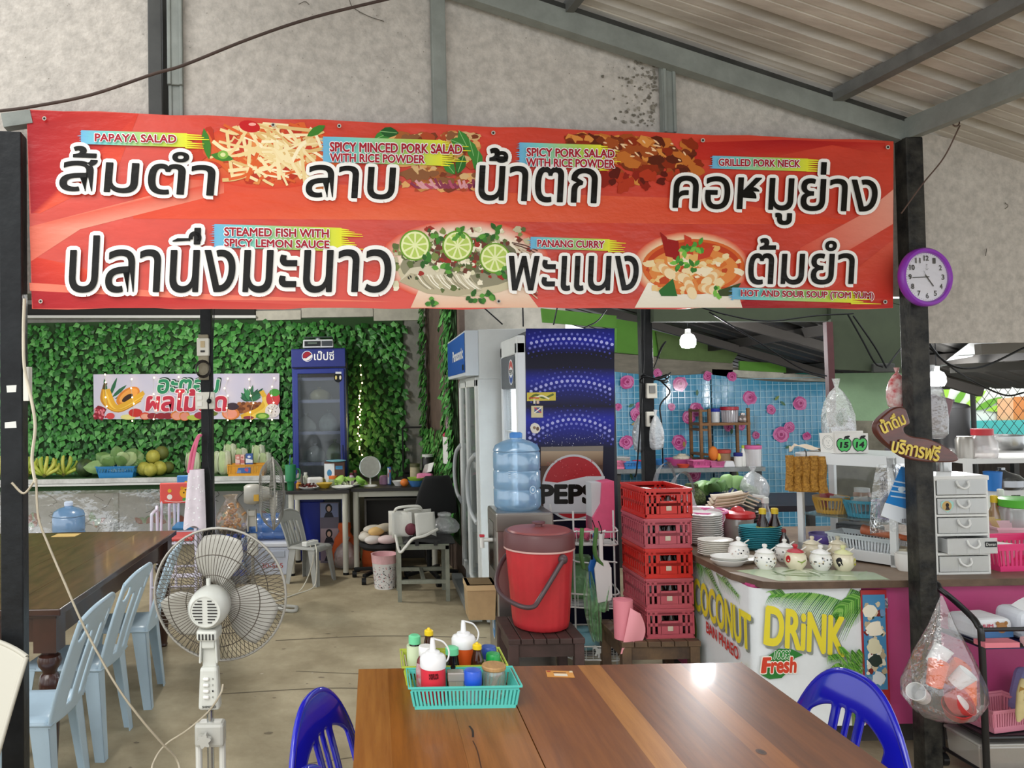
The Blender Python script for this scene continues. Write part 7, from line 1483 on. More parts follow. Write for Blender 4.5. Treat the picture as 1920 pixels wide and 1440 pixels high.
# pork skin, cards, cloth on the cabinet
q = at(1519, 850, 3.95); skin = M('#d29a3c', .6, var=.5, vs=60, bump=1.0, bs=90, h2='#9a6820')
t = thing('crispy_pork_skin', 'slab of golden crispy pork skin hanging on the display cabinet', 'pork skin', cab(.07, -.03, HT-.01), ang+.5); m2 = MB()
for i in range(5):
    x = -.075+.036*i; m2.tube(spline([(x, 0, -.0+rnd.uniform(-.01, .005)), (x+.002, -.004, -.06), (x-.002, .0, -.12), (x-.002*(2-i), -.003, -.175-rnd.uniform(0, .012))], 4), lambda u: .0215*(.92+.12*math.sin(7*u)*.4+.12*u), skin, 10)
m2.grid(lambda u, v: V((-.088+.17*u+.008*math.sin(9*v), .006, -.005-.18*v)), 8, 8, skin); m2.build('slab', t, smooth=60); m2 = MB(); m2.tube(spline([(0, .0, -.01), (.0, .0, .02), (-.005, .02, .03)]), .003, dsteel, 6); m2.build('hook', t)
card = M('#eceae4', .6)
t = thing('number_card', 'white folded card with the apple numbers 15 and 14', 'card', cab(.25, .06, HT+.008), 0.02); W_ = .165
m2 = MB(); m2.box((0, 0, .05), (W_, .003, .1), card); m2.box((.01, .045, .055), (W_*.95, .003, .11), card); m2.box((0, .022, .002), (W_, .045, .003), card); m2.build('board', t, smooth=0)
f = Ink(frame_fn((-W_/2, -.0015, 0), (1, 0, 0), (0, 0, 1)), base=.0008); f.eps = 1e-4
for x, n_ in ((.042, '15'), (.122, '14')):
    for sc_, col in ((1.12, '#1a1c1a'), (1, '#58c46a')):
        f.poly([(x+sc_*a, .045+sc_*b) for a, b in ((0, .022), (.012, .029), (.025, .027), (.034, .014), (.034, -.004), (.026, -.022), (.012, -.033), (0, -.03), (-.012, -.033), (-.026, -.022), (-.034, -.004), (-.034, .014), (-.025, .027), (-.012, .029))], col)
    f.stroke([(x, .068), (x+.006, .082), (x+.012, .086)], .005, '#1a1c1a', 3); f.leaf(x+.004, .076, .03, .014, .4, '#1a1c1a'); f.text(n_, x-.02, .03, x+.02, .056, '#141614', fat=.05, shear=.1)
f.build('print', t)
t = thing('sketch_card', 'white card with a pencil face sketch leaning on the display cabinet top', 'card', cab(.14, .06, HT+.008), -.1, rot=(-.15, 0, -.15)); MB().box((0, 0, .05), (.075, .003, .1), card).build('board', t, smooth=0)
f = Ink(frame_fn((0, -.0016, .05), (1, 0, 0), (0, 0, 1)), base=.0005)
for rx_, ry_ in ((.022, .03), (.027, .037)): f.stroke([(rx_*math.cos(2*PI*i/14), ry_*math.sin(2*PI*i/14)) for i in range(15)], .0016, '#9a9a98', 2)
for p_ in ([(-.01, .008), (-.004, .01)], [(.004, .01), (.01, .008)], [(0, .004), (.002, -.006)], [(-.008, -.015), (.0, -.018), (.008, -.015)]): f.stroke(p_, .0016, '#8a8a88', 2)
f.build('sketch', t)
m2 = MB(); m2.grid(lambda u, v: V((-.1+.2*u, -.05+.1*v, .012+.022*math.sin(4*u+1)*math.sin(PI*v)+.01*math.sin(9*u+5*v)-.02*(u < .08))), 16, 8, M('#d9c6ae', .8)); single(m2, 'folded_cloth', 'crumpled beige cloth on the corner of the display cabinet top', 'cloth', cab(.02, .12, HT+.012), rz=ang+.5, smooth=60)
t = thing('product_bag', 'clear bag with a blue and white label hanging beside the black post', 'bag', wp(1680, 870, .10), BANG+.05); m2 = MB(); m2.grid(lambda u, v: V((-.1+.17*u-.05*(1-v)*(1-u), .012*math.sin(5*u+3*v), -.30*(1-v)+.04*u*0)), 12, 10, film('#f2f6f8', .2, .08, .15, .6, 20)); m2.build('bag', t, smooth=60)
f = Ink(frame_fn((-.02, -.014, -.26), (1, .0, 0), (0, 0, 1)), base=.001); f.poly([(-.06, .09), (.075, .05), (.08, .24), (.03, .25)], '#2f86d0'); f.poly([(-.085, .04), (.075, -.02), (.078, .055), (-.06, .095)], '#e6ecf2')
for i in range(4): f.poly([(-.03+.004*i, .12+.022*i), (.06, .105+.022*i), (.06, .111+.022*i), (-.03+.004*i, .126+.022*i)], '#cfe2f4')
f.ell(.03, .15, .02, .012, '#d9ecfa', 14)
for i in range(7): f.poly([(.02+.006*i, 0), (.022+.006*i+.002*(i % 2), 0), (.022+.006*i+.002*(i % 2), .02), (.02+.006*i, .02)], '#2a2a2c')
f.build('label', t)
# ================================================================ drawer tower and its neighbours
p0 = on(1752, 1072, CT); q = V((at(1800, 1000, 3.52).x, 3.53, CT)); T = thing('drawer_tower', 'white plastic drawer tower with five clear drawers beside the black post', 'drawers', (q.x, 3.505+.095, CT)); wd_, dd, hh = .245, .19, .445
pw2 = M('#e3e3df', .35); m2 = MB(); m2.box((0, 0, hh-.008), (wd_+.01, dd+.01, .022), pw2); m2.box((-wd_/2+.004, 0, hh/2), (.012, dd, hh), pw2); m2.box((wd_/2-.004, 0, hh/2), (.012, dd, hh), pw2); m2.box((0, dd/2-.004, hh/2), (wd_, .008, hh), pw2)
for i in range(5): m2.box((0, 0, .006+i*.087), (wd_, dd, .012), pw2)
m2.build('frame', T, smooth=0, bevel=.004)
fill = [M('#e6e2c8', .6), M('#d4d2e2', .6), M('#9ea2a8', .6), M('#b9bab6', .6), M('#80848a', .6)]
for i in range(5):
    z = .014+i*.087; yo = -dd/2-.004-(.035 if i == 1 else 0); xo = .012 if i == 1 else 0; m2 = MB(); cl = film('#f2f4f3', .42, .15, .06)
    m2.box((xo, yo, z+.036), (wd_-.022, .006, .07), cl); m2.box((xo-wd_/2+.02, yo+.085, z+.034), (.004, .17, .062), cl); m2.box((xo+wd_/2-.02, yo+.085, z+.034), (.004, .17, .062), cl); m2.box((xo, yo+.085, z+.004), (wd_-.04, .17, .004), cl); dr = m2.build('drawer', T, smooth=0, bevel=.002)
    m2 = MB(); m2.tube(spline([(xo-.026, yo-.004, z+.062), (xo-.022, yo-.014, z+.042), (xo, yo-.018, z+.03), (xo+.022, yo-.014, z+.042), (xo+.026, yo-.004, z+.062)]), .005, pw2, 8); m2.build('handle', dr, smooth=60)
    m2 = MB(); m2.grid(lambda u, v, z=z, i=i: V((xo-.09+.18*u, yo+.02+.14*v, z+.014+.03*math.sin(3*u+i*2)**2*math.sin(PI*v)+.008)), 10, 8, fill[i]); m2.build('contents', dr, smooth=60)
    f = Ink(frame_fn((xo-.11, yo-.0032, z), (1, 0, 0), (0, 0, 1)), base=.001)
    for x in (.083, .14): f.poly([(x, .004), (x+.002, .004), (x+.002, .036), (x, .036)], '#cfd1d0')
    if i == 1: f.poly([(.165, .03), (.218, .03), (.218, .055), (.165, .055)], '#24262a'); f.text('Deman', .17, .036, .213, .05, '#d9d9d4')
    if i == 3:
        f.poly([(.04+.03*a, .036+.03*b) for a, b in ((0, -.95), (.6, -.5), (.95, 0), (.95, .6), (.5, .9), (0, .6), (-.5, .9), (-.95, .6), (-.95, 0), (-.6, -.5))], '#a8d8d0'); f.ell(.038, .038, .022, .022, '#c9a86a', 16); f.ell(.04, .042, .008, .01, '#241c1a', 12); f.poly([(.03, .02), (.035, .034), (.046, .034), (.052, .02)], '#3a3030')
    f.build('marks', dr)
basket('plastic_basket', 'hot pink basket on the counter next to the drawer tower', (at(1893, 1060, 3.62).x+.05, 3.66, CT), .36, .24, .13, M('#e8407f', .4), .05, slots=16, lo=.2, hi=.75)
basket('plastic_tray', 'pale pink basket behind the hot pink one', (at(1885, 1040, 3.9).x+.1, 3.92, CT), .34, .22, .15, M('#e6c4cc', .45), -.15, slots=14, lo=.2, hi=.7)
turned('bowl', 'white bowl lying in the hot pink basket', 'bowl', (at(1875, 1035, 3.66).x, 3.67, CT+.01), [(0, 0), (.04, 0), (.085, .09), (.08, .09), (0, .01)], whp)
q = at(1866, 1010, 4.05); sauce('sauce_bottle', 'clear bottle of brown fish sauce with a yellow cap', (at(1866, 1000, 4.12).x, 4.12, CT), .27, .037, film('#b58a4a', .55, .1, .12), ycap, M('#d9cf5a', .5), neck=.4)
t = sauce('sauce_bottle', 'bottle with a red label and white cap behind the fish sauce', (at(1881, 1000, 4.2).x+.01, 4.22, CT), .29, .036, film('#d8a36a', .5, .1, .12), wht, M('#c8322e', .45), lz=(.3, .72))
t = turned('plastic_jar', 'big clear jar with a bright green lid at the counter end', 'jar', (at(1915, 1000, 4.05).x+.03, 4.06, CT), [(0, 0), (.105, 0), (.11, .02), (.11, .2), (.1, .22)], film('#e3e7e6', .4, .1, .1), n=32); tpart(t, 'lid', [(.108, .215), (.112, .218), (.112, .255), (.1, .26), (0, .26)], M('#5fc43f', .4), 32)
MB().lathe([(0, .004), (.1, .004), (.1, .1), (0, .11)], M('#dcc0c4', .7), 24).build('contents', t)
t = thing('bamboo_skewers', 'bamboo skewers leaning beside the sauce bottles', 'skewers', (at(1880, 1020, 3.98).x-.02, 4.0, CT))
for i in range(6): MB().tube([(.05+.006*i, .0, 0.002), (-.01+.006*i, .03, .17)], .0022, M('#d9c08a', .6), 5).build('skewer', t)
q = on(1782, 1075, CT); t = thing('marker_pen', 'white marker pen lying in front of the drawer tower', 'pen', (q.x, q.y+.005, CT+.008)); MB().cyl((-.05, 0, 0), (.03, 0, 0), .0065, wht, n=10).build('barrel', t); MB().cyl((.03, 0, 0), (.05, 0, 0), .0068, black, n=10).build('cap', t)
# white kitchen rack behind
q = at(1880, 900, 4.9); T = thing('kitchen_rack', 'white painted metal rack behind the drawer tower', 'rack', (q.x+.2, 5.06, 0)); m2 = MB(); w_, d_ = .9, .4
for x in (-w_/2, w_/2):
    for y in (-d_/2, d_/2): m2.box((x, y, .6), (.035, .035, 1.2), pw2)
m2.build('frame', T, smooth=0)
for z in (.8, .98, 1.18): MB().box((0, 0, z), (w_, d_, .03), pw2).build('shelf', T, smooth=0)
q = at(1856, 890, 4.9); t = turned('plastic_jar', 'round clear jar with a red lid on the white kitchen rack', 'jar', (q.x, 4.95, 1.195-.2+.0), [(0, 0), (.075, 0), (.08, .02), (.08, .1), (.055, .14), (.055, .15)], film('#e9e4e2', .45, .1, .1)); tpart(t, 'lid', [(.06, .145), (.06, .185), (0, .187)], M('#c83038', .4)); t.location.z = 1.195
q = at(1800, 850, 4.9); t = turned('plastic_canister', 'silver lidded canisters row at the near end of the white rack', 'canister', (q.x+.06, 4.94, 1.195), [(0, 0), (.05, 0), (.05, .12), (.04, .14), (0, .14)], M('#a9a49c', .3, .5))
q = at(1880, 950, 4.95); t = turned('kettle', 'shiny steel pot lid on the middle shelf of the white rack', 'pot', (q.x, 4.95, .995), [(0, 0), (.1, 0), (.12, .02), (.12, .06), (.09, .09), (.03, .11), (.02, .12), (.02, .135), (0, .137)], M('#8f9092', .15, 1))
q = at(1850, 920, 4.9); turned('plastic_mug', 'blue plastic mug on the middle shelf of the white rack', 'mug', (at(1853, 920, 4.9).x, 4.86, .995), [(0, 0), (.04, 0), (.05, .12), (.047, .12), (0, .01)], M('#2f7fd0', .4))
q = at(1812, 830, 5.6); t = thing('stove_table', 'steel stove table in the yard behind the wooden sign', 'table', (at(1830, 900, 5.7).x, 5.7, 0)); MB().box((0, 0, 1.17), (1.0, .5, .04), ss).build('top', t, smooth=0); legs4(t, 1.0, .5, 1.15, .04, dsteel)
q = at(1836, 830, 5.6); turned('cooking_pot', 'wide stainless cooking pot on the stove table', 'pot', (4.60, 5.65, 1.19), [(0, 0), (.12, 0), (.13, .02), (.13, .1), (.138, .105), (.125, .105), (.12, .02), (0, .015)], M('#a9aaa9', .25, .9))
t = turned('cooking_pot', 'tall black pot on the stove table behind the post', 'pot', (4.33, 5.78, 1.19), [(0, 0), (.11, 0), (.12, .02), (.12, .3), (.125, .31), (.11, .33), (.03, .35), (.03, .37), (0, .37)], M('#1c1c1d', .35))
turned('steel_cup', 'steel cup standing on the drawer tower behind the wooden sign', 'cup', (at(1770, 880, 3.7).x, 3.7, CT+hh+.004), [(0, 0), (.03, 0), (.032, .1), (.03, .1), (.028, .01), (0, .008)], M('#b0b0ae', .2, .9))
# ================================================================ kitchen behind the counter
def tile_sheet(label, pts, Y, roses, sd_):
    T = thing('vinyl_sheet', label, 'vinyl sheet'); P = [at(x, y, Y) for x, y in pts]; o = V((P[3].x, Y, P[3].z)); L = P[2].x-P[3].x
    m2 = MB(); H0 = P[0].z-o.z; H1 = P[1].z-o.z
    m2.grid(lambda u, v: V((o.x+L*u, Y+.012*math.sin(9*u+sd_)*v, o.z+(H0+(H1-H0)*u-.03*math.sin(PI*u))*v)), 24, 8, M('#4f9fc4', .14, var=.1, vs=2, bump=.25, bs=4, spec=.7)); m2.build('sheet', T, smooth=60)
    f = Ink(lambda x, y, l: V((o.x+x, Y-.016-l, o.z+y)), base=.0); top = lambda x: H0+(H1-H0)*x/L-.03*math.sin(PI*x/L)
    x = .03
    while x < L: f.poly([(x, 0), (x+.006, 0), (x+.006, top(x)-.005), (x, top(x)-.005)], '#a5d2e4'); x += .065
    y = .03
    while y < max(H0, H1)-.05:
        f.l -= f.eps; f.poly([(0, y), (L, y), (L, y+.006), (0, y+.006)], '#a5d2e4'); y += .065
    for px, py, r in roses:
        q = at(px, py, Y); cx_, cy_ = q.x-o.x, q.z-o.z; r = r/1440*Y
        for k_, (s_, c) in enumerate(((1, '#d978b0'), (.88, '#c4508f'), (.7, '#dd86b8'), (.55, '#b8407f'), (.4, '#d873ab'), (.22, '#a0306a'))):
            f.blob(cx_+rnd.uniform(-.1, .1)*r*(k_ > 0), cy_+rnd.uniform(-.1, .1)*r*(k_ > 0), r*s_, c, 14, .12)
    for i in range(8): f.leaf(rnd.uniform(.1, L-.1), rnd.uniform(.1, H1-.15), .07, .03, rnd.uniform(0, 6), rnd.choice(['#7a8f4a', '#b59a5a', '#4f7a5a']))
    f.build('tile_print', T, rough=.14, bump=.15)
tile_sheet('blue tile pattern vinyl sheet with pink roses behind the thin kitchen post', [(1154, 696), (1341, 700), (1341, 990), (1154, 990)], YK-.03, [(1175, 717, 13), (1274, 720, 14), (1232, 700, 8), (1326, 705, 9), (1158, 763, 7), (1258, 763, 7), (1192, 777, 12), (1200, 763, 10), (1290, 782, 13), (1304, 767, 13), (1174, 829, 13), (1272, 829, 14), (1300, 890, 14)], 0)
tile_sheet('blue tile pattern vinyl sheet with pink roses next to the red door frame', [(1343, 702), (1560, 716), (1560, 990), (1343, 990)], YK-.06, [(1404, 746, 13), (1499, 756, 13), (1444, 768, 9), (1371, 706, 9), (1464, 815, 15), (1479, 801, 10), (1416, 816, 7), (1511, 818, 8), (1365, 800, 9), (1388, 798, 9)], 2)
kz = .93; kx0, kx1 = at(1150, 870, 7.3).x, at(1432, 870, 7.3).x
t = thing('kitchen_counter', 'grey metal kitchen counter along the blue tile sheets', 'counter', ((kx0+kx1)/2, 7.58, 0)); wk = kx1-kx0
MB().box((0, 0, kz-.02), (wk, .62, .04), M('#8c9190', .4, .5, var=.3)).build('top', t, smooth=0); legs4(t, wk-.04, .56, kz-.04, .05, dsteel); MB().box((0, .1, .4), (wk-.1, .4, .03), dsteel).build('lower_shelf', t, smooth=0)
def kt(px, Y): return V((at(px, 870, Y).x, Y, kz))
wdm = M('#8a6034', .6, var=.25, vs=6, stretch=(1, 1, 5))
p = at(1313, 865, 7.6); q = at(1405, 765, 7.6); W_ = q.x-p.x; Hh = q.z-kz; t = thing('spice_rack', 'brown wooden spice rack on the kitchen counter', 'rack', (p.x, 7.6, kz))
m2 = MB()
for x, y in ((.015, 0), (.015, .24), (W_*.2, .0), (W_-.015, 0), (W_-.015, .24)): m2.box((x, y, Hh/2), (.026, .026, Hh), wdm)
for z in (.1, Hh*.62, Hh-.02): m2.box((W_*.08, .12, z), (W_*.16, .26, .02), wdm)
m2.build('frame', t, smooth=0)
for z in (.04, Hh*.72): MB().box((W_/2, .12, z), (W_, .27, .025), wdm).build('shelf', t, smooth=0)
def tub(name, label, loc, r, h, body, lid, lidh=.03, sx=1, cat='container', group=None):
    t = turned(name, label, cat, loc, [(0, 0), (r*.9, 0), (r*.96, h*.9), (r*.94, h)], body, group, 20, sx); tpart(t, 'lid', [(r*.98, h*.97), (r*1.03, h), (r*1.03, h+lidh), (0, h+lidh+.004)], lid, 20, sx=sx); return t
zs = kz+Hh*.72+.013
tub('container', 'white tub with a blue lid on the wooden spice rack', (at(1341, 780, 7.72).x, 7.72, zs), .045, .11, film('#eef0ee', .7), M('#2434a8', .4)); tub('container', 'clear tub with a red lid on the wooden spice rack', (at(1368, 780, 7.72).x, 7.72, zs), .085, .125, film('#d9cfd2', .4, .1, .1), M('#b8283a', .4))
sack('foil_packet', 'crumpled silver packet on the wooden spice rack', 'packet', (at(1393, 785, 7.72).x, 7.72, zs), .05, .09, M('#c9bdb8', .25, .5), .7, 4, knot=False)
tub('container', 'clear round tub with a red lid under the spice rack', (at(1353, 850, 7.45).x, 7.42, kz), .07, .13, M('#8a6a4a', .5), M('#b03a30', .4)); tub('container', 'small white tub with a dark blue lid on the kitchen counter', (at(1382, 855, 7.4).x, 7.38, kz), .04, .1, wht, M('#2a3080', .4))
tub('container', 'big white tub with a pink lid at the end of the kitchen counter', kt(1413, 7.36), .075, .17, film('#eeeaea', .65), M('#e070a8', .4))
t = sauce('sauce_bottle', 'white squeeze bottle with a lime nozzle beside the pink lidded tub', kt(1394, 7.38), .2, .025, wht, M('#b8d24a', .4), neck=.5)
t = thing('tissue_box', 'small white and black toy car shaped packet on the kitchen counter', 'packet', kt(1366, 7.32)); MB().box((0, 0, .03), (.11, .06, .06), M('#dcdde0', .4), top=(.7, .9)).build('body', t, smooth=0, bevel=.01)
t = thing('plush_toy', 'orange and yellow toy sitting on the pink basket in the kitchen', 'toy', kt(1338, 7.4)+V((0, 0, .055))); MB().ball((0, 0, .07), (.045, .04, .07), M('#e07a2a', .7), 12, 8).build('body', t, smooth=60); MB().ball((.06, 0, .04), (.03, .03, .05), M('#e8c23a', .7), 12, 8).build('sleeve', t, smooth=60)
for px, w, d, h, c, lab in ((1311, .17, .14, .065, '#d9609a', 'pink slotted basket in the middle of the kitchen counter'), (1341, .13, .12, .055, '#cf6a9c', 'small pink basket under the orange toy'), (1184, .18, .14, .06, '#2f7fc4', 'blue slotted basket behind the thin kitchen post'), (1160, .09, .12, .07, '#e07a9c', 'pink basket at the fridge end of the kitchen counter')):
    basket('plastic_basket', lab, kt(px, 7.36 if px > 1320 else 7.38), w, d, h, M(c, .4), slots=12)
for px, yy, r, c, lab in ((1281, 7.36, .06, '#d9503a', 'red bowl beside the pink slotted basket'), (1272, 7.62, .13, '#d95a9a', 'wide pink tray at the back of the kitchen counter'), (1205, 7.62, .1, '#d0405a', 'red tray behind the thin kitchen post'), (1240, 7.7, .1, '#3f86c8', 'blue tray at the back of the kitchen counter')):
    turned('bowl' if 'bowl' in lab else 'tray', lab, 'bowl' if 'bowl' in lab else 'tray', (at(px, 870, yy).x, yy, kz), [(0, 0), (r*.7, 0), (r, r*.5), (r*.96, r*.5), (r*.66, .008), (0, .008)], M(c, .4))
sack('noodle_portion', 'heap of white noodles on the pink tray in the kitchen', 'noodles', (at(1278, 850, 7.62).x, 7.62, kz+.05), .08, .06, M('#e0d9c4', .7, bump=.6, bs=60), .8, 6, knot=False)
pf = None
for i in range(6):
    loc = (at(1171, 850, 7.55).x, 7.66, kz+.013*i)
    if pf is None: pf = turned('dinner_plate', 'bottom white plate of the pile at the fridge end of the kitchen counter', 'plate', loc, PP(.09, .016), whp, 'white plates in the kitchen')
    else: dup(pf, loc, 0, '%s white plate of the pile at the fridge end of the kitchen counter' % ['', 'second', 'third', 'fourth', 'fifth', 'topmost'][i])
# lower prep table with vegetables
q = at(1380, 930, 5.6); t = thing('prep_table', 'dark prep table with vegetables behind the serving counter', 'table', (q.x+.1, 5.75, 0)); MB().box((0, 0, .82), (1.5, .7, .04), M('#2f3034', .4, .5)).build('top', t, smooth=0); legs4(t, 1.4, .6, .8, .05, dsteel)
gd = [M(h, .5) for h in ('#5f8a4a', '#7aa060', '#4a7038')]
q = at(1362, 940, 5.6); t = turned('plastic_basin', 'dark blue basin of greens on the prep table', 'basin', (q.x, 5.65, .84), [(0, 0), (.13, 0), (.17, .09), (.165, .09), (.12, .01), (0, .01)], M('#22305f', .4)); greens('leafy_greens', 'broad dark green leaves heaped in the blue basin', (q.x, 5.6, .88), 16, 1.6, .2, gd, .06)
sack('herb_bundle', 'bundle of fine green herbs on the prep table', 'herbs', (at(1303, 930, 5.5).x, 5.55, .84), .09, .15, M('#5a6a3a', .8, var=.6, vs=50, bump=1, bs=80), .8, 21, knot=False); q = at(1320, 905, 5.55); single(MB().ball((0, 0, .045), (.055, .05, .045), M('#d9d9a8', .5)), 'cabbage_half', 'pale cabbage half beside the herbs on the prep table', 'cabbage', (at(1322, 915, 5.5).x+.03, 5.66, .84), smooth=60)
sack('carrier_bag', 'white carrier bag of goods on the prep table', 'bag', (at(1412, 930, 5.6).x, 5.6, .84), .11, .26, film('#e9ecee', .4, .2, .1, .6, 20), .7, 31)
q = at(1300, 910, 4.62); t = thing('carrier_bag', 'white carrier bag with upright handles on the counter behind the crates', 'bag', (at(1268, 940, 4.6).x, 4.62, CT)); cbm = film('#e9edef', .4, .25, .08, .6, 16)
m2 = MB(); m2.lathe([(0, 0), (.09, 0), (.12, .06), (.125, .16), (.1, .24), (.09, .27)], cbm, 24, sy=.6, wob=lambda a, v: .07*math.sin(5*a+3*v)); m2.build('body', t, smooth=70)
for s_, hh_ in ((-.05, .44), (.05, .38)):
    m2 = MB(); m2.grid(lambda u, v, s_=s_, hh_=hh_: V((s_+.06*math.cos(PI*u)*(1+.2*v), -.03+.06*v+.01*math.sin(8*u), .24+(hh_-.24)*math.sin(PI*u)**.8-.02*v)), 16, 3, cbm); m2.build('handle', t, smooth=70)
# kitchen post with sockets, cables and hanging bags
pp = at(1218, 800, 5.1); post('steel_post', 'black kitchen post with two sockets and loops of cable', V((pp.x, 5.14, 0)), .075, 2.45)
plate_box('wall_socket', 'white socket box wrapped with cable on the kitchen post', 1221, 733, 5.085, .07, .1, [('outlet', 0, .01, .04, .05, '#8a8a86')]); plate_box('wall_socket', 'cream socket below the cable loops on the kitchen post', 1220, 786, 5.085, .062, .1, [('outlet', 0, 0, .028, .05, '#2a2622'), ('rocker', 0, .01, .02, .02, '#e6e2d4')])
m2 = MB(); q = at(1220, 712, 5.06)
for i in range(3): m2.tube([q+V((.02+.09*math.cos(a)+.01*i, .06*math.sin(a), .012*i+.02*math.sin(2*a+i))) for a in [2*PI*k_/18 for k_ in range(18)]], .005, black, 6, closed=True)
m2.tube(spline([at(1240, 715, 5.06), at(1256, 735, 5.08), at(1238, 760, 5.06), at(1241, 800, 5.06), at(1243, 875, 5.08)]), .005, black, 6); m2.tube(spline([at(1209, 580, 5.06), at(1206, 700, 5.06), at(1200, 800, 5.06), at(1194, 880, 5.06), at(1190, 895, 5.06)]), .005, black, 6); m2.tube(spline([at(1226, 690, 5.06), at(1240, 655, 5.06), at(1249, 640, 5.06), at(1240, 650, 5.06), at(1232, 672, 5.06)]), .004, black, 6)
single(m2, 'cable_loops', 'black cables looped around the kitchen post', 'cables', (0, 0, 0), smooth=60)
bagm = film('#eef1f2', .45, .2, .1, .7, 25)
for px, py, yy, r, h, lab, sd_ in ((1204, 848, 5.2, .06, .3, 'white carrier bag hanging from the kitchen post beside the fridge', 41), (1231, 843, 5.02, .045, .26, 'thin white bag hanging on the yard side of the kitchen post', 43)):
    q = at(px, py, yy); sack('hanging_bag', lab, 'bag', (q.x, yy, q.z), r, h, bagm, .7, sd_)
q = at(1567, 835, 4.85); o = sack('hanging_bag', 'big clear bag hanging from the green panel above the number card', 'bag', (q.x, 4.82, q.z), .1, .42, film('#eef2ef', .3, .12, .12, .7, 20), .5, 47)
sack('hanging_bag', 'white and lilac bag hanging behind the number card', 'bag', (at(1580, 830, 4.84).x+.05, 4.905, at(1580, 826, 4.84).z), .07, .2, film('#d9d2ea', .5, .2, .1), .6, 48)
q = at(1592, 785, 4.8); single(MB().ball((0, 0, 0), (.045, .02, .06), M('#2f5a3a', .4), 14, 8), 'green_packet', 'dark green oval packet in front of the pale green panel', 'packet', (q.x, 4.88, q.z), smooth=60)
for nm, px, py, Y, P_, lab in (('ceiling_bulb', 1290, 641, 6.0, 30, 'bright white LED bulb hanging over the kitchen counter'), ('ceiling_bulb', 1756, 712, 5.6, 22, 'bright white LED bulb hanging under the lean-to roof')):
    q = at(px, py, Y); t = thing(nm, lab, 'bulb', q); MB().lathe([(0, -.05), (.045, -.045), (.058, -.02), (.058, .02), (.045, .05), (.03, .06)], M('#ffffff', .4, emis=22), 20).build('globe', t); MB().lathe([(.03, .06), (.022, .07), (.02, .1), (0, .102)], wht, 14).build('cap', t); MB().cyl((0, 0, .1), (0, 0, .45), .003, black, n=6).build('wire', t)
    lamp('bulb_glow', q-V((0, .12, .1)), P_, .07)
# cables along the green header and under the roofs
def cable(label, pts, r=.005, Y=None): single(MB().tube(spline([at(p[0], p[1], p[2] if len(p) > 2 else Y) for p in pts]), r, black, 6), 'cable', label, 'cable', (0, 0, 0), smooth=60)
for lab, pts in (('slack black cable sagging along the dark green header', [(1310, 575), (1370, 592), (1440, 602), (1530, 592), (1600, 588)]), ('black cable slanting from the header to the red door frame', [(1330, 585), (1420, 640), (1500, 690), (1550, 705)]), ('black cable running down the green panel to the junction box', [(1590, 590), (1618, 640), (1640, 680), (1655, 688)]), ('second black cable down the green panel beside the first', [(1600, 592), (1640, 650), (1662, 690)]), ('short black cable from the junction box to the black post', [(1700, 640), (1680, 665), (1662, 690)])): cable(lab, pts, Y=4.88)
m2 = MB(); m2.box((0, 0, 0), (.14, .03, .06), M('#3a3c38', .6)); single(m2, 'junction_box', 'small dark junction box where the cables meet on the green panel', 'junction box', at(1656, 690, 4.92), smooth=0, bevel=.008)
cable('black cable drooping from the clock post under the lean-to roof', [(1700, 560, 4.2), (1760, 668, 4.1), (1830, 690, 4.1), (1925, 650, 4.1)], .006); cable('lower black cable drooping in front of the mesh fence', [(1740, 650, 4.1), (1800, 700, 4.2), (1880, 740, 4.3), (1925, 735, 4.3)])
cable('black cable slanting down to the white display fridge', [(905, 575, 5.4), (942, 608, 5.52)]); cable('straight black cable dropping to the cola fridge corner', [(980, 572, 5.0), (981, 612, 4.95)]); cable('black cable ending on the middle of the cola fridge top', [(1045, 575, 5.2), (1038, 608, 5.0)]); cable('curved black cable over the kitchen end of the cola fridge', [(1137, 580, 5.2), (1120, 602, 5.1), (1095, 615, 5.0)])
# ================================================================ carved wooden sign and bags on the front post
so_ = wp(1720, 830, -.055); T = thing('wooden_sign', 'carved brown foot shaped wooden sign with yellow Thai lettering on the black post', 'sign', so_, BANG)
def sp(x, y): q = wp(x, y, -.055)-so_; return (q.dot(BD), q.z)
out = [(1657, 770), (1672, 763), (1686, 765), (1692, 778), (1695, 794), (1684, 802), (1688, 812), (1702, 818), (1725, 821), (1750, 830), (1775, 845), (1786, 858), (1778, 865), (1745, 866), (1718, 864), (1690, 858), (1665, 842), (1645, 825), (1634, 808), (1636, 790)]
P_ = spline([(*sp(x, y), 0) for x, y in out], 4, True); m2 = MB(); m2.prism([(p.x, p.y) for p in P_], (0, 0, 0), (1, 0, 0), (0, 0, 1), .03, M('#6b2f22', .35, var=.4, vs=6, stretch=(1, 1, 4), coat=.4, h2='#4a1f17'), M('#57281c', .5)); m2.build('board', T, smooth=50, bevel=.006)
f = Ink(lambda x, y, l: V((*[sp(x, y)[0], -.0305-l, sp(x, y)[1]],)), base=.001); rt = lambda ang, cx_, cy_: (lambda X, Y: (cx_+(X-cx_)*math.cos(ang)-(Y-cy_)*math.sin(ang), cy_+(X-cx_)*math.sin(ang)+(Y-cy_)*math.cos(ang)))
f.text('น้ำดื่ม', 1639, 805, 1686, 779, '#e8cf62', fat=.03, rot=rt(-.42, 1660, 795)); f.text('บริการฟรี', 1659, 855, 1749, 827, '#e8cf62', fat=.03, rot=rt(.2, 1703, 842)); f.build('lettering', T, rough=.3)
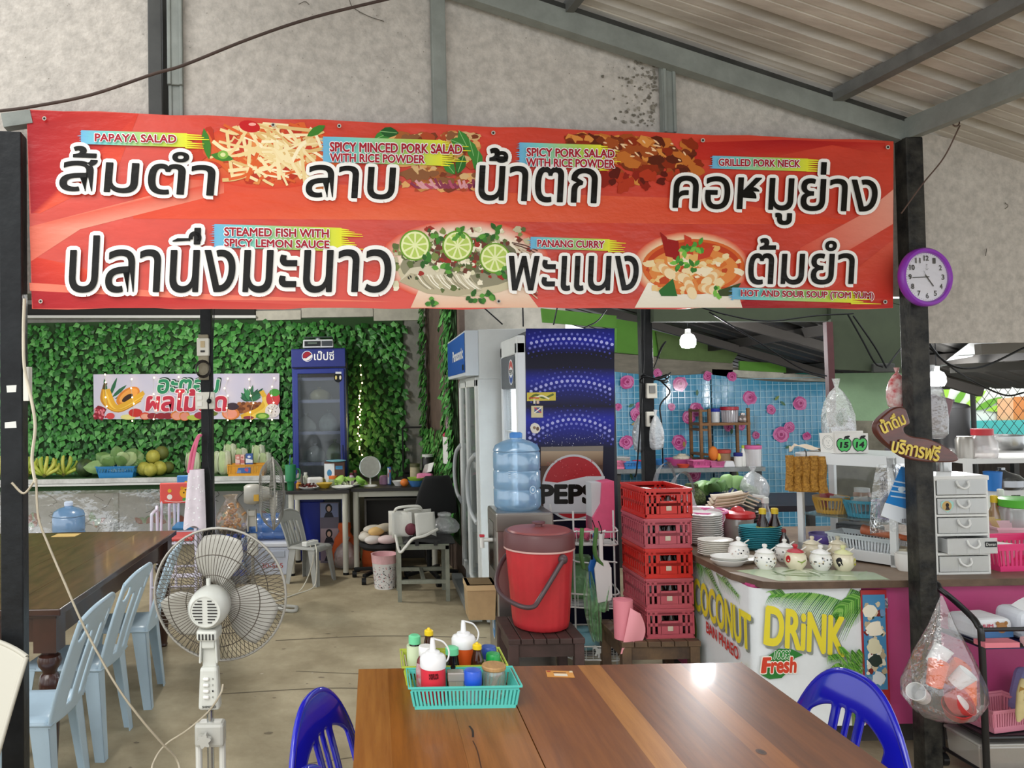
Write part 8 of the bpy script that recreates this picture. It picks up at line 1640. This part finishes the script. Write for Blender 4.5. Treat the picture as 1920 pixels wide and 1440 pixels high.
for px, py, off, r, h, cl, lab, sd_ in ((1684, 765, .10, .05, .18, M('#c02a30', .25, var=.5, vs=25, h2='#e8d9d4'), 'red and white snack packet hanging behind the wooden sign', 51), (1750, 822, .108, .07, .33, film('#dfe2e6', .4, .15, .12, .7, 20), 'clear bag of brown packets hanging beside the post above the drawer tower', 53), (1690, 815, .105, .06, .2, film('#f0e8e8', .5, .2, .1, .6, 20), 'white plastic bag tucked behind the wooden sign', 55)):
    q = wp(px, py, off); sack('hanging_bag', lab, 'bag', q, r, h, cl, .6, sd_)
q = wp(1748, 815, .14); single(MB().box((0, 0, .1), (.1, .02, .16), M('#7a5a62', .4)), 'brown_packet', 'brown packet showing inside the clear bag beside the post', 'packet', q, smooth=0, bevel=.008, rot=(0, .3, 0))
# cups bag hanging in front of the post
o = wp(1745, 1115, -.13); T = thing('cup_bag', 'knotted clear bag of orange and white plastic cups hanging on the black post', 'bag', o, 0)
m2 = MB(); m2.lathe([(.004, .0), (.012, -.02), (.05, -.12), (.11, -.24), (.155, -.36), (.155, -.42), (.12, -.47), (.05, -.50), (0, -.505)], film('#ffffff', .09, .1, .1, .5, 18), 28, (.03, -.02, 0), 1, .75, wob=lambda a, v: .08*math.sin(5*a+3*v)+.04*math.sin(9*a)); m2.build('bag', T, smooth=70)
def cup(x, y, z, r, h, m, rx, ry, name='cup'):
    m2 = MB(); m2.T = Matrix.Translation((x, y, z)) @ Matrix.Rotation(rx, 4, 'X') @ Matrix.Rotation(ry, 4, 'Y'); m2.lathe([(0, 0), (r*.8, 0), (r, h), (r*.95, h), (r*.76, .006), (0, .006)], m, 20); m2.build(name, T)
orc, whc = M('#ef6a2a', .35), M('#e9e9e8', .35); rdc = M('#c93a3c', .35)
for x, y, z, m_, rx, ry, h_ in ((-.035, -.05, -.35, orc, .1, .15, .1), (.105, -.04, -.43, orc, 0, -.05, .105), (-.075, -.04, -.40, whc, .7, -.8, .07), (.04, -.06, -.34, whc, .5, .5, .07), (.06, -.03, -.40, whc, 2.6, .4, .08), (.07, -.03, -.485, whc, .0, .1, .05), (.0, .0, -.28, whc, .2, .5, .08), (.07, .03, -.36, orc, .5, .4, .1)): cup(x, y, z, .036, h_, m_, rx, ry)
cup(.02, -.07, -.42, .055, .055, rdc, .9, .5, 'red_bowl'); cup(.045, -.06, -.455, .055, .05, rdc, .6, -.3, 'red_bowl')
# ================================================================ black cart
cxl, cxr, cy_0, cy_1 = 2.46, 2.96, 3.16, 3.405
T = thing('metal_cart', 'black tubular cart with three shelves of packets beside the post', 'cart', (cxl, cy_0, 0)); bk = M('#1b1b1c', .3); w_, d_ = cxr-cxl, cy_1-cy_0
for x in (0, w_):
    m2 = MB(); m2.tube(spline([(x, 0, .06), (x, 0, .6), (x, .015, .67), (x, .07, .71), (x, d_-.03, .765), (x, d_, .73), (x, d_, .06)], 5), .0125, bk, 10); m2.build('side_frame', T, smooth=60)
    for y in (0, d_): o = MB().cyl((x-.012, y, .028), (x+.012, y, .028), .028, bk, n=16).build('caster', T)
m2 = MB(); m2.tube([(0, 0, .66), (w_, 0, .66)], .009, bk, 8); m2.build('top_rail', T)
for z in (.07, .215, .585):
    m2 = MB(); m2.box((w_/2, d_/2, z), (w_-.02, d_-.01, .012), M('#2a2a5a' if z > .5 else '#26262a', .4)); m2.tube([(0, 0, z+.01), (w_, 0, z+.01)], .009, bk, 8); m2.tube([(0, 0, z+.01), (0, d_, z+.01)], .008, bk, 8); m2.build('shelf', T, smooth=40)
def C(x, y, z): return V((cxl+x, cy_0+y, z))
t = thing('tissue_pack', 'white and blue tissue pack with a bear print on the cart top', 'tissues', C(.1, .14, .593), .1); MB().box((0, 0, .045), (.17, .16, .09), M('#e6e8ea', .5, bump=.3, bs=14)).build('pack', t, smooth=0, bevel=.025, seg=3)
def bear(f, x, y, s): f.ell(x, y, .022*s, .02*s, '#b98a5a', 14); f.ell(x-.017*s, y+.017*s, .008*s, .008*s, '#a87848', 8); f.ell(x+.017*s, y+.017*s, .008*s, .008*s, '#a87848', 8); f.ell(x, y-.006*s, .009*s, .007*s, '#e9d9c0', 8)
f = Ink(frame_fn((-.085, -.0815, 0), (1, 0, 0), (0, 0, 1)), base=.002); f.poly([(.01, .015), (.16, .015), (.16, .04), (.01, .045)], '#5f8fc4'); bear(f, .11, .055, 1.1); f.text('JUM', .02, .055, .07, .072, '#d0506a', fat=.03); f.build('print', t)
t = thing('tissue_pack', 'tall white tissue pack with a bear print and a loose corner on the cart', 'tissues', C(.3, .12, .593), -.05); MB().box((0, 0, .06), (.19, .18, .12), M('#dfe4ea', .5, bump=.3, bs=14), top=(.95, .9)).build('pack', t, smooth=0, bevel=.03, seg=3)
m2 = MB(); m2.grid(lambda u, v: V((-.06+.17*u, -.08+.1*v, .115+.055*math.sin(PI*u)*(1-v*.3)+.01*v)), 10, 6, M('#eceeee', .8)); m2.build('tissue', t, smooth=70)
f = Ink(frame_fn((-.09, -.0915, 0), (1, 0, 0), (0, 0, 1)), base=.002); f.poly([(.0, .04), (.09, .035), (.09, .07), (0, .075)], '#8fb4d9'); f.poly([(.11, .03), (.17, .03), (.17, .08), (.11, .075)], '#a9c4e0'); bear(f, .09, .095, 1.0); f.poly([(.03, .012), (.045, .012), (.045, .022), (.03, .022)], '#2a2a2c'); f.poly([(.12, .012), (.135, .012), (.135, .022), (.12, .022)], '#2a2a2c'); f.build('print', t)
m2 = MB(); m2.tube(spline([(-.1, -.05, .02), (0, -.06, .025), (.1, -.05, .02), (.16, -.03, .025)]), .02, M('#dd7f88', .7, var=.3, vs=12, h2='#efc4c4', bump=.4, bs=30), 8); m2.box((-.2, -.04, .012), (.14, .06, .02), M('#d97a86', .7)); single(m2, 'pink_cloth', 'rumpled pink cloth at the front of the cart top shelf', 'cloth', C(.26, .04, .594), smooth=60)
chk = M('#cfbf8a', .7, var=.2, vs=8)
for dx, ang_, lab in ((.02, .35, 'brown checked cone shaped oven mitt hanging from the cart'), (.10, .75, 'second checked cone mitt behind the first on the cart')):
    t = thing('checked_mitt', lab, 'mitt', C(.09+dx, -.03+.02*dx, .30), 0, rot=(0, ang_, 0), group='checked mitts on the cart'); m2 = MB(); m2.lathe([(.006, 0), (.02, .03), (.038, .11), (.04, .16), (.036, .17), (0, .172)], chk, 18, sy=.6); m2.build('cone', t, smooth=50)
    f = Ink(lambda x, y, l: V(((.022+.12*y+l)*math.cos(x)*1.0, (.022+.12*y+l)*math.sin(x)*.62, y+.0)), base=.003)
    for i in range(4):
        for j in range(3): x, y = -2.9+.72*i, .09+.024*j; (i+j) % 2 and f.poly([(x, y), (x+.7, y), (x+.7, y+.023), (x, y+.023)], '#9a7638')
    f.build('check_pattern', t)
t = thing('rice_sack', 'lilac printed sack leaning on the middle shelf of the cart', 'sack', C(.34, .16, .225), 0, rot=(-.1, .35, 0)); m2 = MB(); m2.box((0, 0, .1), (.22, .1, .2), M('#8a90c0', .6, bump=.3, bs=10)); m2.build('body', t, smooth=0, bevel=.035, seg=3)
f = Ink(frame_fn((-.11, -.0515, 0), (1, 0, 0), (0, 0, 1)), base=.002); f.stroke([(.09+.035*math.cos(2*PI*i/16), .12+.035*math.sin(2*PI*i/16)) for i in range(17)], .004, '#4a4f80', 2); f.stroke([(.07, .12), (.1, .14), (.11, .11)], .004, '#4a4f80', 3); f.poly([(.0, .0), (.22, .0), (.22, .04), (0, .05)], '#a8404a'); f.build('print', t)
basket('plastic_basket', 'pale pink tilted basket at the post end of the cart middle shelf', C(.15, .12, .226), .24, .16, .1, M('#d98a9c', .45), .2, slots=18)
sack('carrier_bag', 'dark clear bag of mixed goods on the cart middle shelf', 'bag', C(.36, .02, .225), .09, .09, film('#8a8f80', .5, .15, .12, .7, 20), .6, 61, knot=False)
t = thing('storage_box', 'clear storage box with a lid on the lowest shelf of the cart', 'box', C(.1, .12, .078)); MB().box((0, 0, .05), (.2, .18, .1), film('#cfc8bc', .45, .1, .1), top=(1.06, 1.06)).build('body', t, smooth=0, bevel=.008); MB().box((0, 0, .105), (.222, .2, .012), film('#e0dcd4', .5, .1, .1)).build('lid', t, smooth=0, bevel=.004)
for px, lab, c, sd_ in ((.3, 'brown packet with a yellow dot on the lowest shelf of the cart', '#5a3f34', 71), (.41, 'green and clear packets on the lowest shelf of the cart', '#7a8460', 73)): sack('snack_packet', lab, 'packet', C(px, .08, .078), .055, .09, M(c, .3, var=.4, vs=14), .7, sd_, knot=False)
sack('cloth_bundle', 'pale crumpled cloth bundle on the floor under the cart', 'cloth', C(.36, .1, .0), .14, .11, M('#cdb9a8', .8, bump=.5, bs=12), .7, 77, knot=False)
# ================================================================ front table
fx0, fx1, fy0, fy1, fz = -.066, 1.205, 1.1, 2.575, .75
T = thing('wooden_table', 'glossy brown plank table in front with the condiment baskets on it', 'table', ((fx0+fx1)/2, (fy0+fy1)/2, 0))
def plk(h, h2): return M(h, .34, var=.3, vs=2.2, coat=.08, spec=.28, stretch=(16, 1.1, 1), h2=h2, bump=.03, bs=30)
cuts = [(fx0, .03, '#a06a30', '#8a5424'), (.03, .215, '#965a20', '#7c4818'), (.2155, .397, '#9c622a', '#82501e'), (.4, .66, '#8e5522', '#754318'), (.66, .735, '#b47a3a', '#9c6428'), (.735, .93, '#824c20', '#6a3c16'), (.93, 1.0, '#9c602a', '#864e1e'), (1.0, fx1, '#7c481e', '#643816')]
ox, oy = (fx0+fx1)/2, (fy0+fy1)/2; m2 = MB()
for a, b, c1, c2 in cuts: m2.box(((a+b)/2-ox, 0, fz-.015), (b-a, fy1-fy0, .03), plk(c1, c2))
m2.build('tabletop', T, smooth=0); m2 = MB(); m2.box((0, 0, fz-.035), (fx1-fx0-.006, fy1-fy0-.006, .012), M('#2a1810', .7)); m2.box((0, 0, fz-.075), (fx1-fx0-.2, fy1-fy0-.2, .07), M('#5a331a', .5)); m2.build('apron', T, smooth=0); legs4(T, .44, 1.25, fz-.04, .075, M('#5a331a', .5, var=.2))
f = Ink(lambda x, y, l: V((x-ox, y-oy, fz+l)), base=.0004); f.stroke([(.245, 2.12), (.25, 2.09), (.246, 2.05)], .006, '#3a2010', 4); f.stroke([(.243, 2.03), (.247, 1.97), (.243, 1.85)], .003, '#4a2a14', 4); f.ell(.95, 1.94, .012, .016, '#4a2a14', 12); f.ell(.95, 1.94, .006, .009, '#33190c', 10); f.build('wood_knots', T, rough=.35)
t = thing('paper_card', 'small orange printed card lying on the front wooden table', 'card', on(1050, 1264, fz), -.12); MB().box((0, 0, .0006), (.085, .055, .0012), M('#d9953f', .5)).build('card', t, smooth=0); f = Ink(lambda x, y, l: V((x, y, .0013+l))); f.poly([(-.02, -.022), (.022, -.022), (.022, .0), (-.02, .0)], '#efe2cc'); f.poly([(-.02, .006), (.02, .006), (.02, .011), (-.02, .011)], '#5a3418'); f.ell(-.034, .018, .007, .006, '#b8402f', 8); f.poly([(.03, .012), (.042, .012), (.042, .027), (.034, .027)], '#efd9b0'); f.build('print', t)
cyan, lime = M('#5cc9bd', .35), M('#b9c84a', .4)
b1 = (.248, 2.305, fz); b2 = (.235, 2.468, fz)
basket('plastic_basket', 'turquoise slotted condiment basket at the front of the wooden table', b1, .315, .15, .068, cyan, 0, slots=28, taper=.92, lo=.14, hi=.78, gap=.55); basket('plastic_basket', 'lime green condiment basket behind the turquoise one', b2, .315, .155, .072, lime, 0, slots=28, taper=.92, lo=.14, hi=.78)
def squeeze(label, loc, body, s=1):
    t = thing('squeeze_bottle', label, 'sauce bottle', loc); tw = film('#f2f2f2', .75, .3, .05); c = M('#e6e6e6', .4); q = .036
    MB().lathe([(0, 0), (q, 0), (q*1.03, .005), (q*1.01, .112*s)], body, 28).build('body', t); MB().lathe([(q*1.05, .105*s), (q*1.07, .109*s), (q*1.07, .132*s), (q*.95, .142*s), (q*.62, .147*s), (q*.58, .154*s), (q*.25, .158*s), (q*.2, .185*s), (q*.16, .196*s), (0, .197*s)], c, 28).build('nozzle_cap', t, smooth=50)
    m2 = MB(); m2.tube(spline([(q*.15, 0, .193*s), (q*.9, 0, .182*s), (q*1.32, 0, .155*s), (q*1.25, 0, .13*s), (q*1.0, 0, .118*s)]), .0028, c, 6); m2.build('cap_strap', t, smooth=60); return t
zb_ = fz+.008
t = squeeze('squeeze bottle of red sauce in the turquoise basket', (at(813, 1270, 2.27).x, 2.285, zb_), M('#d5303f', .35), .92); f = Ink(lambda x, y, l: V(((.0366+l)*math.cos(x), (.0366+l)*math.sin(x), y)), base=.0006); f.text('ซอสแดง', -1.95, .074, -1.25, .088, '#3a1014', fat=.02); f.build('handwriting', t)
squeeze('squeeze bottle of orange sauce standing in the lime basket', (at(868, 1235, 2.5).x, 2.47, zb_), M('#d8581f', .35), .9)
def shaker(label, px, Y, r, h, body, capm, ch=.035):
    t = turned('shaker', label, 'shaker', (at(px, 1250, Y).x, Y, zb_), [(0, 0), (r, 0), (r*1.03, .01), (r, h)], body, None, 24); tpart(t, 'cap', [(r*1.08, h-.006), (r*1.1, h), (r*1.08, h+ch-.006), (r*.95, h+ch), (0, h+ch+.002)], capm, 24, smooth=30); return t
shaker('shaker with a bright blue cap in the turquoise basket', 886, 2.275, .0245, .054, film('#d9dde0', .6), M('#1f55c8', .3)); shaker('shaker with a blue and white cap at the far corner of the lime basket', 917, 2.50, .023, .054, film('#d9dfe6', .6), M('#2a4ea0', .3), .03); shaker('shaker with a green cap near the far end of the lime basket', 925, 2.425, .021, .056, wht, M('#1a9a46', .3), .03)
t = turned('glass_jar', 'small glass jar with a wooden lid in the turquoise basket', 'jar', (at(927, 1260, 2.3).x, 2.31, zb_), [(0, 0), (.032, 0), (.034, .01), (.034, .07), (.031, .08)], film('#d6d2c6', .25, .05, .12)); tpart(t, 'lid', [(.0, .078), (.034, .078), (.036, .081), (.036, .088), (.034, .091), (0, .091)], M('#b98f5c', .55, var=.25, vs=20, stretch=(3, 1, 1)), 28, smooth=30); MB().tube([(-.02, -.01, .006), (.02, .01, .066)], .006, M('#8a7a66', .6), 6).build('spice_stick', t)
t = thing('toothpick_box', 'clear grey lidded box of toothpicks in the turquoise basket', 'toothpicks', (at(855, 1270, 2.275).x, 2.285, zb_)); MB().box((0, 0, .034), (.04, .03, .068), film('#d8d2c2', .35, .1, .1), top=(1.15, 1.15)).build('box', t, smooth=0, bevel=.002); MB().box((0, 0, .07), (.049, .036, .026), film('#a79e95', .75, .15, .12)).build('lid', t, smooth=0, bevel=.003)
for i in range(9): MB().cyl((-.014+.0035*i, rnd.uniform(-.008, .006), .002), (-.016+.004*i, rnd.uniform(-.008, .006), .06), .0012, M('#d9c493', .7), n=5).build('toothpick', t)
dkg = M('#17110f', .1, coat=.5); mint = M('#6fcf9a', .4); brg = M('#3a1a0c', .12, coat=.5)
def seasoning(label, px, Y, h, r, capc, labm=None, neck=.55):
    return sauce('sauce_bottle', label, (at(px, 1240, Y).x, Y, zb_), h, r, dkg, capc, labm, neck=neck, capn=(.8, 1), lz=(.3, .76))
seasoning('seasoning bottle with a mint cap and pale label at the end of the lime basket', 778, 2.47, .134, .025, mint, M('#cfdcb8', .5), .68); seasoning('dark seasoning bottle with a mint cap between the squeeze bottles', 848, 2.405, .116, .023, mint, None, .8)
for px, Y, h, lab in ((805, 2.505, .145, 'tall brown sauce bottle with a yellow cap at the back of the lime basket'), (895, 2.41, .126, 'brown sauce bottle with a yellow cap next to the green shaker')):
    t = sauce('sauce_bottle', lab, (at(px, 1240, Y).x, Y, zb_), h, .021, brg, M('#e8c61f', .35), None, neck=.62, capn=(.84, .96)); MB().lathe([(.006, h*.95), (.004, h*1.0), (0, h*1.01)], M('#e8c61f', .35), 12).build('cap_tip', t)
t = turned('ketchup_bottle', 'dark red sauce bottle with a white cap behind the red squeeze bottle', 'sauce bottle', (at(800, 1260, 2.32).x, 2.338, zb_), [(0, 0), (.027, 0), (.03, .02), (.031, .07), (.027, .1), (.018, .115)], M('#6a1418', .2, coat=.4)); tpart(t, 'cap', [(.019, .11), (.022, .114), (.022, .138), (.02, .141), (0, .141)], wht); MB().lathe([(.0308, .022), (.0318, .07), (.0285, .092)], M('#b9b4b4', .4, var=.5, vs=40, h2='#b8303a'), 24).build('label', t)
# deep blue round back chairs
nv = M('#1518ac', .16, coat=.4, spec=.5)
def rh(u, v): 
    c = abs(2*u-1); return .10 < v < .74 and c < .72 and not .16 < c < .3 and c > .06
def blue_chair(label, x, y, rz, lean=.13): return plastic_chair('plastic_chair', label, nv, (x, y, 0), rz, .42, .40, .42, .80, lean, rh, .42, 'glossy blue chairs around the front table', tw=.6)
bc = blue_chair('glossy blue plastic chair with a round back at the near side of the wooden table', .10, 2.12, math.radians(-20), .09)
dup(bc, (.115, 1.66, 0), math.radians(-16), 'second blue plastic chair whose back top just shows at the bottom edge'); dup(bc, (1.113, 2.26, 0), math.radians(189), 'glossy blue plastic chair with a round back on the counter side of the wooden table')
